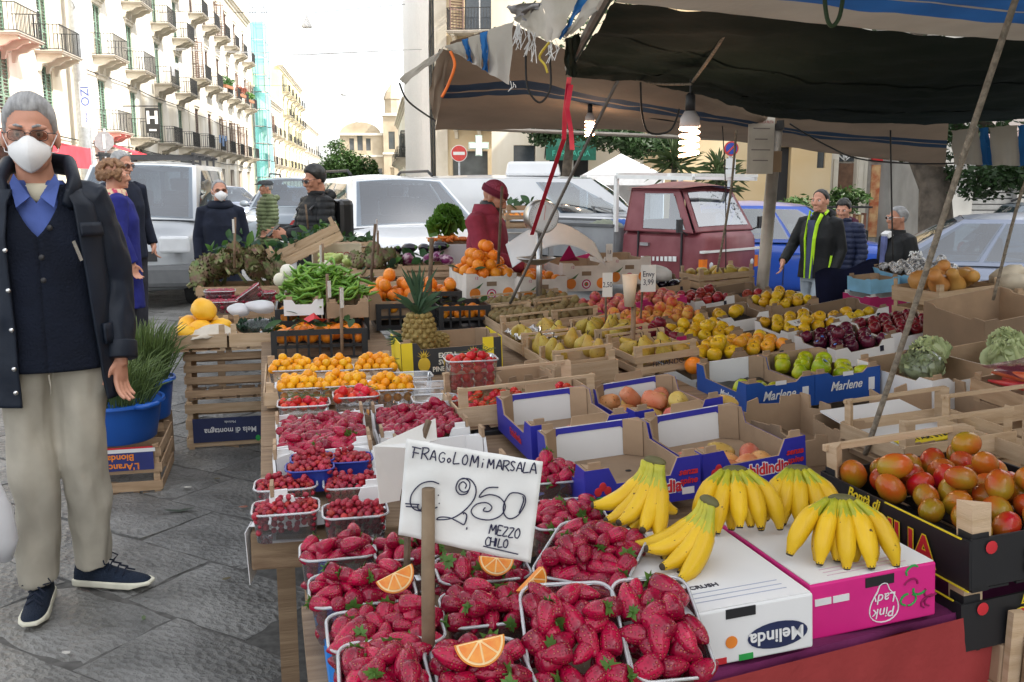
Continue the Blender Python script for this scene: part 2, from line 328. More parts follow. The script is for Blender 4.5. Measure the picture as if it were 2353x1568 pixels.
def palazzo(label,base,rz,L,H,floors,bays,wm,shut,win=(1.25,2.6),bal=(2.5,1.0),depth=12,bal_floors=None,ground_open=None,cor=True,detail=True,closed=.5,roof=None,side_wall=True):
 root=thing('palazzo',label,'building',base,rz,'old buildings around the market');rnd=random.Random(int(L*100))
 ops=[(x-win[0]/2,x+win[0]/2,z,z+win[1])for z in floors for x in bays]
 gops=ground_open if ground_open is not None else[(x-1.2,x+1.2,0,3.0)for x in bays]
 facade(root,L,H,ops+gops,wm)
 b=MB();b.bx(0,L,.36,depth,0,H-.02);b.build('wall',wm,root)
 if cor:
  b=MB();b.bx(-.3,L+.3,-.5,.3,H,H+.18).bx(-.2,L+.2,-.32,.3,H-.2,H).bx(-.1,L+.1,-.16,0,H-.45,H-.2);b.build('cornice',m_trim,root)
 if roof:b=MB();b.add([(-.3,-.6,H+.18),(L+.3,-.6,H+.18),(L+.3,depth/2,H+2.2),(-.3,depth/2,H+2.2),(-.3,depth,H+.18),(L+.3,depth,H+.18)],[(0,1,2,3),(3,2,5,4)]);b.build('roof',roof,root,solid=.12)
 key=(win,bal,id(shut))
 if key not in _bm:_bm[key]=(shutter_mesh(win[0]/2,win[1],shut),balcony_meshes(*bal))
 sh,(bs,bk,br)=_bm[key]
 pane=MB().bx(-win[0]/2,win[0]/2,.3,.33,0,win[1]).mesh('window',m_pane,False)
 fr=MB().bx(-.03,.03,.26,.30,0,win[1]).bx(-win[0]/2,win[0]/2,.26,.295,win[1]*.7,win[1]*.7+.05).mesh('window_frame',m_white,False)
 arc=MB().bx(-win[0]/2-.18,win[0]/2+.18,-.07,0,win[1]+.02,win[1]+.2).bx(-win[0]/2-.26,win[0]/2+.26,-.14,0,win[1]+.2,win[1]+.28).mesh('window_hood',m_trim,False)
 for fi,z in enumerate(floors):
  for x in bays:
   w=inst('window',pane,(x,0,z),parent=root)
   if detail:inst('window_frame',fr,(0,0,0),parent=w);inst('window_hood',arc,(x,0,z),parent=root)
   q=rnd.random()
   if q<closed:inst('shutter',sh,(x-win[0]/2,.06,z),parent=root);inst('shutter',sh,(x,.06,z),parent=root)
   else:
    a=R(rnd.uniform(96,165));inst('shutter',sh,(x-win[0]/2,-.02,z),(0,0,-a),parent=root);inst('shutter',sh,(x+win[0]/2,-.02,z),(0,0,math.pi+a),parent=root)
   if bal_floors is None or fi in bal_floors:
    k=inst('balcony',bs,(x,0,z),parent=root);inst('railing',br,(0,0,0),parent=k);[inst('bracket',bk,(q_,0,0),parent=k)for q_ in(-bal[0]/2+.25,0,bal[0]/2-.25)]
 for(x0,x1,z0,z1)in gops:
  b=MB();b.bx(x0,x1,.28,.32,z0,z1);b.build('shop_front',m_dkshut if rnd.random()<.5 else m_brown,root)
 return root
SA=R(8.2);rzL=R(90)+SA
def left_at(D):return(-14-.1445*D,D,0)
def lx(D):return(D-44.5)/math.cos(SA)
palazzo('cream corner palazzo with one iron balcony behind the masked man',left_at(26),rzL,18.2,17,[3.9,7.0,11],[3.2,10.0,14.8],m_cream,m_green,bal=(2.6,1.1),bal_floors=[1,2],closed=.9)
palazzo('cream palazzo with tall green louvred shutters and marble balconies',left_at(44.5),rzL,26.4,19,[4.2,7.9,11.6,15.2],[4.2,10.4,17.2,23.4],m_cream2,m_green,bal=(2.6,1.1),closed=1.)
palazzo('long pale palazzo with dark shutters and many small balconies before the scaffold',left_at(71),rzL,35,19.2,[4.4,9.6,14.4],[3,8.6,14.2,19.8,25.4,31.4],m_cream2,m_brown,win=(1.3,3.0),bal=(2.6,1.1),closed=.7)
palazzo('low cream house beyond the scaffold tower',left_at(107),rzL,33,12.5,[4.2,8.2],[4,10,16,22,28],m_cream,m_brown,closed=.8,detail=False)
palazzo('tall pale yellow house rising above the low one down the street',left_at(140.5),rzL,38,19,[4.2,8.2,12,15.5],[4,10.5,17,23.5,30,35],m_yellow,m_dkshut,closed=.8,detail=False)
palazzo('last cream house at the far end of the left side',left_at(179),rzL,46,13.5,[4.2,8.0],[5,12,19,26,33,40],m_cream2,m_dkshut,closed=.8,detail=False)
rnd=random.Random(17)
for k,(D,z,c,lb)in enumerate(((84,9.7,(.05,.14,.03),'row of potted green plants on a middle balcony of the long palazzo'),(92,9.7,(.35,.12,.08),'red flowering plants on a balcony near the scaffold'),(98,9.7,(.08,.2,.03),'bright green plants on the last balcony before the scaffold'))):
 p=left_at(D);b=MB();[leaf_cloud(b,(p[0]+1.05,p[1]+q*.5,z+.9),(.3,.35,.4),110,.1,rnd)for q in range(-2,3)];t=thing('balcony_plants',lb,'plants',(0,0,0));b.build('foliage',mat('balcony leaf %d'%k,c,.6,trl=.2),t);MB().box((p[0]+1.05,p[1],z+.4),(.3,2.2,.25)).build('planter',mat('terracotta',(.35,.14,.07),.8),t)
for k,(D,z,c,lb)in enumerate(((60,9.2,(.6,.6,.62),'white laundry hanging from a palazzo balcony'),(78,5.6,(.2,.3,.5),'blue laundry hanging from a low balcony'))):
 p=left_at(D);b=MB();[b.grid(lambda i,j:(p[0]+1.3+.04*math.sin(i*6+q),p[1]-1+q*.7+.55*i,z-.9*j*(.7+.3*math.sin(q*2.))),5,4)for q in range(3)];tag(b.build('laundry',mat('laundry %d'%k,c,.9,trl=.2),smooth=True),lb,'laundry',kind='stuff')
for z0,z1 in((3.7,3.5),(7.2,6.9)):a,c=left_at(27),left_at(105);tag(MB().tube([(lerp(a[0],c[0],q/12)+.12,lerp(a[1],c[1],q/12),lerp(z0,z1,q/12)-.12*(q%2))for q in range(13)],.03,5).build('facade_cable',m_iron),'black cable strung along the left facades %s'%('above the shops' if z0<5 else 'below the upper balconies'),'cable')
# drainpipe / lamp pole between the palazzi
b=MB();b.tube([(0,0,0),(0,0,22)],.28,12).tube([(0,0,9.3),(.3,-.9,9.5)],.05,6)
po=b.build('street_pole',mat('pale grey metal',(.5,.53,.56),.5),smooth=True);po.location=(-19.6,43.2,0);tag(po,'tall pale grey pole between the two cream palazzi','pole')
# red awning and shop signs on the left
def awning(label,loc,rz,w,dpt,z,m,drop=.35):
 t=thing('awning',label,'awning',loc,rz)
 b=MB();b.grid(lambda i,j:(-w/2+w*i,-dpt*j,z-.55*j-.05*math.sin(i*9)*j),12,4);b.build('canopy',m,t,smooth=True,solid=.02)
 b=MB();b.grid(lambda i,j:(-w/2+w*i,-dpt,z-.55-drop*j),12,1);b.build('valance',m,t,solid=.02)
 b=MB()
 for s in(-1,1):b.tube([(s*w/2,0,z-.9),(s*w/2,-dpt,z-.55)],.025,6)
 b.build('arm',m_iron,t);return t
m_red=mat('red awning cloth',(.62,.05,.07),.8,var=.15,scale=2);m_dkgr=mat('dark grey awning cloth',(.06,.065,.065),.8)
awning('red shop awning behind the masked man',left_at(33),rzL,8,2.6,3.5,m_red,.8)
awning('small red awning under the cream palazzo balconies',left_at(48),rzL,3.0,1.8,3.7,m_red,.3)
awning('dark grey awning under the cream palazzo',left_at(57),rzL,6,2.6,3.5,m_dkgr)
t=thing('hanging_sign','black and white hanging sign on the palazzo front','sign',(left_at(52.5)[0]+1.6,52.5,4.4))
MB().bx(-.38,.38,-.05,.05,0,1.35).build('board',m_iron,t)
text('H',.95,m_white,t,frame((0,-.055,.8),(1,0,0),(0,0,1)),ext=.004,off=.03);MB().bx(-.2,.2,-.065,-.045,.1,.2).build('stripe',m_white,t)
MB().beam((-1.6,0,1.45),(.4,0,1.45),.06,.06).build('arm',m_iron,t)
t=thing('banner_sign','blue and white vertical banner beside the tall pole','sign',(-18.35,40.8,4.0));MB().bx(-.24,.24,-.04,.04,0,1.9).build('board',m_white,t)
text('OZI',.5,mat('sign blue',(.05,.12,.42),.6),t,frame((.0,-.045,1.3),(0,0,1),(-1,0,0)),ext=.004)
text('PIANO 1',.16,_S['sign blue'],t,frame((.0,-.045,.5),(0,0,1),(-1,0,0)),ext=.004)
t=thing('road_sign','octagonal grey road sign back in front of the palazzo','sign',(-14.5,33.5,0));MB().tube([(0,0,0),(0,0,3.5)],.05,8).build('pole',po.data.materials[0],t)
MB().prism([(.36*math.cos(R(22.5+45*k)),.36*math.sin(R(22.5+45*k)))for k in range(8)],((0,-.06,3.05),(1,0,0),(0,0,1)),.03).build('plate',mat('sign back grey',(.3,.32,.33),.5),t);MB().bx(-.04,.04,-.1,-.09,2.8,3.3).build('bracket',m_white,t)
# scaffold tower with green net
t=thing('scaffold_tower','teal netted scaffold tower standing against the left facades','scaffold',left_at(107),rzL)
b=MB();HS=22.5
for x in(0,2.4,4.8):
 for y in(-.3,-1.6):b.tube([(x,y,0),(x,y,HS)],.05,6)
for k in range(12):
 z=1.9*k+.6
 for y in(-.3,-1.6):b.tube([(0,y,z),(4.8,y,z)],.04,6)
 for x in(0,2.4,4.8):b.tube([(x,-.3,z),(x,-1.6,z)],.04,6)
b.build('frame',mat('scaffold steel',(.35,.37,.4),.5,metal=.6),t)
net=clear_mat('teal net',(.55,.85,.85),.0,.9,.5,(.16,.5,.5))
for k in range(11):
 if k==10:continue
 b=MB();z=1.9*k+.6;b.grid(lambda i,j:(4.8*i,-1.66-.12*math.sin(i*7+k),z+1.8*j),8,3);b.build('net_panel',net,t,smooth=True)
 b=MB();b.grid(lambda i,j:(-.06-.1*math.sin(i*5+k),-.3-1.3*i,z+1.8*j),5,3);b.build('net_panel',net,t,smooth=True)
# church at the end of the street
t=thing('church','pale stone church with round gable and bell tower closing the street','church',(0,236,0))
def cu(u):return PY(u,400,236).x
m_ch=mat('church stone',(.35,.28,.19),.85,col2=(.46,.385,.275),scale=.3,bump=.2,bscale=2)
x0,x1=cu(783),cu(882)
ops=[(cu(u)-w/2,cu(u)+w/2,z,z+h)for u,w,z,h in((810,1.2,10.2,3),(829,1.4,10.2,4),(848,1.2,10.2,3),(826,1.6,3.8,2.4),(872,1.5,2.8,3))]
w_=facade(t,x1-x0,14,[(a-x0,b_-x0,c,d_)for a,b_,c,d_ in ops],m_ch);w_.location.x=x0
MB().bx(x0,x1,.36,20,0,13.9).build('wall',m_ch,t)
b=MB();cxg=cu(829);b.prism([(cxg+5.2*math.cos(a),14+3.2*math.sin(a))for a in np.linspace(0,math.pi,17)],((0,.3,0),(1,0,0),(0,0,1)),-.6);b.build('gable',m_ch,t)
MB().bx(x0-.4,x1,-.5,.3,13.9,14.5).bx(x0-.4,x1,-.4,.3,8.6,9.1).build('cornice',m_trim,t)
for a,b_,c,d_ in ops:MB().bx(a,b_,.3,.34,c,d_).build('window',m_pane,t)
tx0,tx1=cu(884),cu(922);tw=tx1-tx0;tm=(tx0+tx1)/2
twr=facade(t,tw,18.6,[(tw/2-.8,tw/2+.8,10.5,14.8),(tw/2-.5,tw/2+.5,4,6)],m_ch,name='bell_tower');twr.location=(tx0,-1.2,0)
MB().bx(tx0,tx1,-.8,3.4,0,18.5).build('bell_tower',m_ch,t)
MB().bx(tx0-.5,tx1+.5,-1.7,3.6,18.6,19.3).bx(tx0-.2,tx1+.2,-1.4,3.4,9.2,9.7).build('cornice',m_trim,t)
b=MB();b.lathe([(1.9,19.3),(1.9,22.6),(2.2,22.8),(1.6,24.5),(.5,26),(.0,26.8)],8,(tm,1,0));b.build('lantern',m_ch,t)
MB().bx(tm-.8,tm+.8,-1.0,-.85,10.5,14.8).build('belfry_opening',m_pane,t)
# right side of the street: sheeted building, corner building
rzR=R(-90)+SA
def right_at(D):return(3-.1445*D,D,0)
t=thing('sheeted_building','tall building wrapped in white scaffold sheeting at the street corner','building',right_at(86),rzR)
MB().bx(0,37.5,.6,12,0,26).build('wall',m_cream2,t)
b=MB();b.grid(lambda i,j:(37.5*i,.2*math.sin(i*31+j*3)+.1*math.sin(i*77+j*9)-.2,26*j+.3),60,14);b.build('sheeting',mat('white sheeting',(.88,.88,.88),.7,var=.03,trl=.15),t,smooth=True)
b=MB()
for i in range(16):b.tube([(37.5*i/15,.35,0),(37.5*i/15,.35,26)],.05,5)
for k in range(6):b.tube([(0,.35,2+k*4),(37.5,.35,2+k*4)],.04,5)
b.build('scaffold_frame',_S['scaffold steel']if 'scaffold steel' in _S else m_iron,t)
xa=PY(1003,400,47).x
pc=palazzo('tan corner building with ochre cornice behind the market canopy',(xa,47,0),R(-6),14,19.5,[4.6,8.8,13.0],[2.2,6.8,11.4],m_tan,m_brown,win=(1.5,3.0),bal=(2.8,1.1),ground_open=[(.8,2.6,0,3.2),(5.4,8,0,3.4),(10,12.6,0,3.4)],roof=m_tile,closed=.4)
b=MB()
for k in range(24):b.bx(4.2,4.9 if k%2 else 5.05,-.14,0,.4+k*.8,1.12+k*.8)
b.build('quoins',m_trim,pc);b=MB();b.bx(0,.6,-.12,0,0,19);b.build('pilaster',m_trim,pc)
palazzo('row of far cream houses along the right side of the street',right_at(128),rzR,40,9.5,[4.2],[5,13,21,29,36],m_cream2,m_dkshut,detail=False)
# back wall of the piazza, seen under the canopy
YB=30.
def wx(u):return PY(u,420,YB).x
def bigwall(label,u0,u1,H,m,ops=(),y=YB,dep=6.):
 a,c=PY(u0,420,y).x,PY(u1,420,y).x;t=thing('building',label,'building',(a,y,-.5),0,'low buildings at the back of the piazza')
 k=facade(t,c-a,H,[(PY(p[0],420,y).x-a,PY(p[1],420,y).x-a,p[2]+.5,p[3]+.5)for p in ops],m);MB().bx(0,c-a,.37,dep,0,H-.02).build('wall',m,t)
 return t,a
m_dark=mat('dark interior',(.02,.02,.022),.7);m_wood=mat('door wood',(.16,.085,.05),.6,var=.25,scale=6)
t,a=bigwall('cream shop building with a green bank awning behind the vans',1130,1545,10,m_cream,[(1262,1352,-.4,2.6),(1180,1230,.2,2.9),(1425,1470,.6,2.2)],y=33)
def lx_(u,y,a):return PY(u,420,y).x-a
MB().bx(lx_(1262,33,a),lx_(1352,33,a),.25,.3,.1,3.1).build('shop_front',m_dark,t)
for u in(1180,1425):MB().bx(lx_(u,33,a),lx_(u+48,33,a),.25,.3,.6,3.4).build('window',m_pane,t)
MB().bx(lx_(1300,33,a),lx_(1318,33,a),.18,.25,.1,3.0).build('door_frame',m_white,t)
aw=awning('dark green shop awning with pale lettering',(PY(1307,400,32.9).x,32.9,0),0,1.7,1.1,3.35,mat('green awning cloth',(.02,.16,.11),.7),.45)
text('FARMACIA',.27,mat('awning letters',(.1,.6,.45),.6),aw,frame((0,-1.125,2.57),(1,0,0),(0,0,1)),ext=.004)
t,a=bigwall('ochre wall with a small square window beyond the blue car',1545,1908,9,m_ochre,[(1770,1815,-.4,2.6),(1875,1893,2.0,2.65)],y=27.)
MB().bx(lx_(1770,27,a),lx_(1815,27,a),.25,.3,0,3.1).build('door',m_dark,t);MB().bx(lx_(1875,27,a),lx_(1893,27,a),.1,.14,2.4,3.2).build('window',m_pane,t)
t,a=bigwall('pale stone portal with arched brown door',1908,1992,8,m_cream2,[(1925,1968,-.4,2.95)],y=27.2)
x0,x1=lx_(1925,27.2,a),lx_(1968,27.2,a);xm=(x0+x1)/2
MB().bx(x0,x1,.3,.34,0,2.65).build('door',m_wood,t);b=MB();b.prism([(xm+(x1-x0)/2*math.cos(q),2.7+.75*math.sin(q))for q in np.linspace(0,math.pi,13)],((0,.31,0),(1,0,0),(0,0,1)),-.02);b.build('fanlight',m_pane,t)
b=MB()
for q in np.linspace(R(20),R(160),6):b.beam((xm,.28,2.72),(xm+.26*math.cos(q)*1.2,.28,2.72+.7*math.sin(q)),.03,.03)
b.build('fanlight_bars',m_white,t);MB().bx(x0-.16,x0-.02,-.06,0,0,2.75).bx(x1+.02,x1+.16,-.06,0,0,2.75).bx(x0-.2,x1+.2,-.09,0,3.5,3.62).build('door_surround',m_trim,t)
t,a=bigwall('grey shopfront with a long red lit sign and posters',1992,2140,8,mat('grey wall',(.42,.4,.36),.85),[(2035,2125,-.4,2.55)],y=27.4)
MB().bx(lx_(2035,27.4,a),lx_(2125,27.4,a),.3,.34,0,3.05).build('shop_front',m_dark,t);m_redsign=mat('red sign',(.55,.03,.03),.5)
MB().bx(lx_(1998,27.4,a),lx_(2138,27.4,a),-.16,0,2.7,3.0).build('sign_board',m_redsign,t)
text('&',.2,m_white,t,frame((lx_(2055,27.4,a),-.165,2.85),(1,0,0),(0,0,1)),ext=.004);[MB().bx(lx_(u,27.4,a),lx_(u+v,27.4,a),-.167,-.161,2.79,2.9).build('sign_stroke',m_white,t)for u,v in((2012,8),(2024,5),(2072,7),(2083,4),(2092,12),(2110,6))]
MB().bx(lx_(2081,27.4,a),lx_(2093,27.4,a),.2,.25,.6,2.3).build('menu_board',m_white,t)
po_=MB().bx(lx_(2000,27.4,a),lx_(2028,27.4,a),-.05,0,.5,2.6).build('poster',mat('poster warm',(.5,.13,.05),.5,col2=(.75,.5,.25),scale=5),t)
t,a=bigwall('dark grey building with a ribbed metal roller shutter',2140,4200,8,mat('grey plaster',(.3,.3,.29),.85,var=.2,scale=1),[(2238,2340,-.4,2.5)],y=24.)
b=MB()
for k in range(20):b.box(((lx_(2238,24,a)+lx_(2340,24,a))/2,.22,.1+k*.15),(lx_(2340,24,a)-lx_(2238,24,a),.05,.125),rx=R(12))
b.build('roller_shutter',mat('shutter metal',(.45,.46,.47),.35,metal=.7),t)
MB().bx(lx_(2240,24,a),lx_(2470,24,a),-.35,0,2.75,3.15).build('sign_board',m_redsign,t);[MB().tube([(lx_(u,24,a)+.05*math.cos(q),-.355,2.95+.09*math.sin(q))for q in np.linspace(.5,5.5,9)],.012,5).build('sign_stroke',m_white,t)for u in(2262,2282,2300,2316,2334)]
# unseen house beside the piazza, added and sized to keep the market in shade
palazzo('tall cream house added outside the view to shade the market',(14.5,14,0),R(-90),42,21,[4.4,9,13.6],[5+6*k for k in range(6)],m_cream,m_green,detail=False,bal_floors=[])
# ======================= TREES =======================
def leafm(name,c,v=.35):return mat(name,c,.5,var=v,scale=2.2,rnd=.0,trl=.25,spec=.4)
m_leaf=leafm('dark leaf',(.025,.055,.016));m_leaf2=leafm('mid leaf',(.05,.1,.025));m_bark=mat('bark',(.1,.08,.06),.9,var=.35,scale=6,bump=.6,bscale=14,bdist=.04)
def tree(label,base,trunk,crowns,n,s,m,seed=1,name='tree',tr=.22):
 rnd=random.Random(seed);t=thing(name,label,'tree',base,0,'trees round the piazza')
 b=MB();b.tube(trunk,[tr*(1-.5*i/max(1,len(trunk)-1))for i in range(len(trunk))],10)
 top=trunk[-1]
 for c,r in crowns:b.tube([top,((top[0]+c[0])/2+rnd.uniform(-.2,.2),(top[1]+c[1])/2,(top[2]+c[2])/2+.15),c],[tr*.5,tr*.3,tr*.1],7)
 b.build('trunk',m_bark,t,smooth=True);b=MB()
 for c,r in crowns:leaf_cloud(b,c,r,n,s,rnd)
 b.build('crown',m,t);return t
p=PY(800,427,120);tree('dense dark green trees at the end of the street',(p.x,120,0),[(0,0,0),(0,0,2)],[((-1.2,0,4.4),(2.4,2.4,2.6)),((1.0,0,3.4),(2.6,2.4,2.2)),((2.4,0,2.4),(1.8,2,1.6)),((-.4,.5,2.2),(3,2,2))],2600,.26,m_leaf2,3)
p=PY(950,427,90);tree('small round bush in front of the church',(p.x,90,0),[(0,0,0),(0,0,1)],[((0,0,1.7),(.9,.9,1.1)),((-1.6,3,1.2),(.9,.9,.5))],900,.16,m_leaf2,4)
p=PY(1300,400,24);tree('leafy street tree hanging below the canopy edge',(p.x,25.2,0),[(0,0,-.3),(.1,0,2),(.3,0,3.6),(.3,-.3,5)],[((-.3,-.6,2.95),(.75,.7,.45)),((1.2,-.6,2.75),(1.0,.7,.42)),((2.2,-.4,2.6),(.8,.7,.4)),((1.0,-.4,3.6),(2.2,1,.7)),((3.2,0,3.4),(1.2,1,.6)),((1.2,0,6.5),(3.5,3,2))],1500,.085,m_leaf,5,tr=.16)
p=PY(2160,427,17);tree('thick grey trunked tree before the roller shutter',(p.x,17,-.4),[(-.1,0,0),(0,0,1.0),(-.1,0,1.9),(-.55,0,2.8),(-.8,0,4)],[((-.2,-.2,2.65),(.9,.8,.35)),((.7,-.3,2.0),(.8,.7,.35)),((1.6,-.2,2.2),(.9,.7,.4)),((1.2,0,3.3),(1.8,1,.7)),((-.6,0,3.4),(1.6,1,.6)),((0,0,6),(4,3,2))],1300,.07,m_leaf,6,tr=.36)
p=PY(1880,440,22);tree('light green shrub growing by the ochre wall',(p.x,22,-.4),[(0,0,0),(0,0,.8)],[((0,0,1.35),(.9,.5,.5)),((.7,0,1.5),(.5,.4,.4)),((-.6,0,1.3),(.5,.4,.35))],700,.075,m_leaf2,8,'shrub',.06)
def spiky(label,u,v,y,n,L,m,seed,zb=-.3,name='yucca_plant'):
 rnd=random.Random(seed);p=PY(u,v,y);t=thing(name,label,'plant',(p.x,y,zb));h=p.z-zb
 MB().tube([(0,0,0),(.05,0,h)],.07,7).build('trunk',m_bark,t);b=MB()
 for i in range(n):
  a=rnd.uniform(0,6.28);e=rnd.uniform(-.3,1.4);d_=Vector((math.cos(a)*math.cos(e),math.sin(a)*math.cos(e),math.sin(e)));s=d_.cross(Vector((0,0,1))).normalized()*.028;o=Vector((.05,0,h+rnd.uniform(-.25,.15)));l=L*rnd.uniform(.7,1.1)
  b.add([o-s,o+s,o+d_*l*.6+s-Vector((0,0,.04)),o+d_*l-Vector((0,0,.16)),o+d_*l*.6-s-Vector((0,0,.04))],[(0,1,2,3,4)])
 b.build('crown',m,t)
spiky('spiky palm behind the white tent',1545,372,21,90,.85,leafm('palm leaf',(.06,.09,.03)),3)
spiky('yucca plant beside the no parking sign',1645,392,19.5,70,.6,leafm('yucca leaf',(.09,.13,.05)),5)
spiky('second yucca plant lower by the ochre wall',1672,415,19.2,60,.5,_S['yucca leaf'],7)
# ======================= VEHICLES =======================
m_tyre=mat('tyre rubber',(.018,.018,.019),.8,var=.2,scale=20);m_alloy=mat('alloy rim',(.5,.5,.51),.3,metal=.9)
m_carglass=mat('car glass',(.02,.035,.06),.04,spec=.9,var=.05);m_blk=mat('black trim',(.02,.02,.022),.5);m_lens=mat('lamp lens',(.6,.62,.64),.12,spec=.8,var=.05);m_amber=mat('amber lens',(.8,.2,.02),.2)
m_inter=mat('car interior',(.035,.035,.038),.8);m_carclear=clear_mat('clear car glass',(.36,.46,.54),.5,.03,.05,(.16,.22,.3))
def paint(n,c,rough=.28,coat=.7,metal=0.):return mat(n,c,rough,var=.04,scale=1.5,coat=coat,metal=metal)
def wheel_mesh(r,w):
 b=MB();b.lathe([(r*.62,-w/2),(r*.93,-w/2),(r,-w/2+.03),(r,w/2-.03),(r*.93,w/2),(r*.62,w/2)],24,M=Matrix.Rotation(R(90),3,'Y'));ty=b.mesh('tyre',m_tyre)
 fin(ty,40);b=MB();Mx=Matrix.Rotation(R(90),3,'Y');b.lathe([(r*.63,-w*.3),(r*.63,w*.42),(r*.56,w*.42),(r*.52,w*.2),(.0,w*.2)],24,M=Mx)
 for k in range(7):a=2*math.pi*k/7;b.beam((w*.36,.03*math.cos(a),.03*math.sin(a)),(w*.40,r*.58*math.cos(a),r*.58*math.sin(a)),.055,.03,up=(1,0,0))
 b.lathe([(0,w*.3),(.05,w*.3),(.05,w*.45),(0,w*.46)],12,M=Mx)
 return ty,b.mesh('rim',m_alloy,False)
def patch(q,bulge):
 """bulged patch over the quad q = (p00, p10, p11, p01)"""
 q=[Vector(p)for p in q];nn=(q[1]-q[0]).cross(q[3]-q[0]).normalized()
 def f(s,t,off=0.):return(q[0]*(1-s)+q[1]*s)*(1-t)+(q[3]*(1-s)+q[2]*s)*t+nn*(bulge*(4*s*(1-s))*(1-(2*t-1)**2*.75)if False else bulge*math.sin(math.pi*s)*(.35+.65*math.sin(math.pi*t)))+nn*off
 return f
def holed(b,f,qs,nu=30,nv=20):
 o0=len(b.v);b.v+=[tuple(f(i/nu,j/nv))for i in range(nu+1)for j in range(nv+1)]
 for i in range(nu):
  for j in range(nv):
   s,tt=(i+.5)/nu,(j+.5)/nv;hole=False
   for q in qs:
    k_=(tt-q[0][1])/(q[3][1]-q[0][1])
    if 0<k_<1 and lerp(q[0][0],q[3][0],k_)<s<lerp(q[1][0],q[2][0],k_):hole=True
   if not hole:b.f.append((o0+i*(nv+1)+j,o0+(i+1)*(nv+1)+j,o0+(i+1)*(nv+1)+j+1,o0+i*(nv+1)+j+1))
def car(label,loc,rz,pm,L=4.1,W=1.76,H=1.48,belt=.9,hood=.92,nose=.72,ws=(1.15,1.95),roof_end=3.35,tail=4.0,wr=.29,axle=(.82,3.38),roofw=.62,cat='car',tailz=.95,bumper=None,name='car',hatch_sides=((.03,.33),(.37,.66),(.70,.95)),roof_m=None,glass=None,group='parked cars',van=False,rails=False,zlow=.2):
 t=thing(name,label,cat,loc,rz,group);w=W/2;glass=glass or m_carclear
 ST=[(0.0,.34,nose-.12,.74),(.06,.24,nose,.86),(.25,zlow,nose+.05,.95),(.6,zlow,lerp(nose,hood,.6),.985),(ws[0],zlow,hood,1.),(ws[1],zlow,belt+.02,1.),(L*.62,zlow,belt+.03,1.),(L*.82,zlow,belt+.05,1.),(L-.28,zlow+.02,tailz,.97),(L-.07,.28,tailz-.04,.9),(L,.36,tailz-.16,.8)]
 rings=[]
 for y,zl,zb,k in ST:
  ww=w*k;zm=zl+(zb-zl)*.55;half=[(ww*.86,zl),(ww*.97,zl+.07),(ww,zm),(ww*.985,zb-.10),(ww*.93,zb-.02),(ww*.55,zb+.015)]
  rings.append([(x,y,z)for x,z in half]+[(-x,y,z)for x,z in half[::-1]])
 b=MB();b.loft(rings);ob=b.build('body',pm,t,smooth=True,sub=2)
 cut=MB()
 for a in axle:cut.lathe([(wr*1.16,-W),(wr*1.16,W)],28,(0,a,wr),Matrix.Rotation(R(90),3,'Y'))
 cme=cut.mesh('c',m_blk);fin(cme);co=bpy.data.objects.new('c',cme);COL.objects.link(co)
 q=ob.modifiers.new('bo','BOOLEAN');q.object=co;q.operation='DIFFERENCE';q.solver='EXACT'
 try:baked(ob)
 finally:bpy.data.objects.remove(co)
 fin(ob.data,35)
# cabin
 zb=belt-.01;xb=w*.93;xr=W*roofw/2;A=(ws[0],hood-.02);B=(ws[1],H-.06);Cc=(roof_end,H-.05);D=(tail,tailz-.02)
 corners={'fl':(-xb,A[0],A[1]),'fr':(xb,A[0],A[1]),'rl':(-xb*.97,D[0],D[1]),'rr':(xb*.97,D[0],D[1]),'tfl':(-xr,B[0],B[1]),'tfr':(xr,B[0],B[1]),'trl':(-xr,Cc[0],Cc[1]),'trr':(xr,Cc[0],Cc[1])}
 K=corners
 pf=patch((K['fl'],K['fr'],K['tfr'],K['tfl']),.09);pr=patch((K['rr'],K['rl'],K['trl'],K['trr']),.07)
 psl=patch((K['rl'],K['fl'],K['tfl'],K['trl']),.05);psr=patch((K['fr'],K['rr'],K['trr'],K['tfr']),.05);pt=patch((K['tfl'],K['tfr'],K['trr'],K['trl']),.07)
 def rect(a,b_,c,d_,sl=.0):return((a+sl,c),(b_-sl,c),(b_-sl*2.2,d_),(a+sl*2.2,d_))
 wq={id(pf):[rect(.04,.96,.05,.93,.01)],id(pr):[rect(.08,.92,.2,.9)],id(psr):[((a,.1),(c,.1),(c,.88),(max(a,.14 if a<.1 else a),.88))for a,c in hatch_sides],id(psl):[((1-c,.1),(1-a,.1),(1-max(a,.14 if a<.1 else a),.88),(1-c,.88))for a,c in hatch_sides]}
 b=MB()
 for f in(pf,pr,psl,psr):holed(b,f,wq[id(f)])
 ob=b.build('pillar',pm,t,smooth=True)
 b=MB();b.bx(-w*.84,w*.84,ws[0]+.12,tail-.2,belt-.02,belt+.045).box((0,ws[0]+.5,belt+.06),(w*1.6,.35,.1));b.build('dashboard',m_inter,t)
 for y in(ws[1]+.3,min(roof_end-.35,ws[1]+1.2)):
  for s in(-1,1):b=MB();b.box((s*w*.45,y,belt+.1),(w*.5,.14,.42),rx=R(-8)).box((s*w*.45,y+.05,belt+.40),(w*.27,.09,.16));b.build('seat',m_inter,t,bev=.02)
 b=MB();b.tube([(w*.43+.17*math.cos(a),ws[0]+.78+.05*math.sin(a),belt+.12+.16*math.sin(a))for a in np.linspace(0,6.283,20)],.014,6);b.build('steering_wheel',m_blk,t,smooth=True)
 b=MB();b.grid(lambda i,j:pt(i,j,.004),14,14);b.build('roof',roof_m or pm,t,smooth=True)
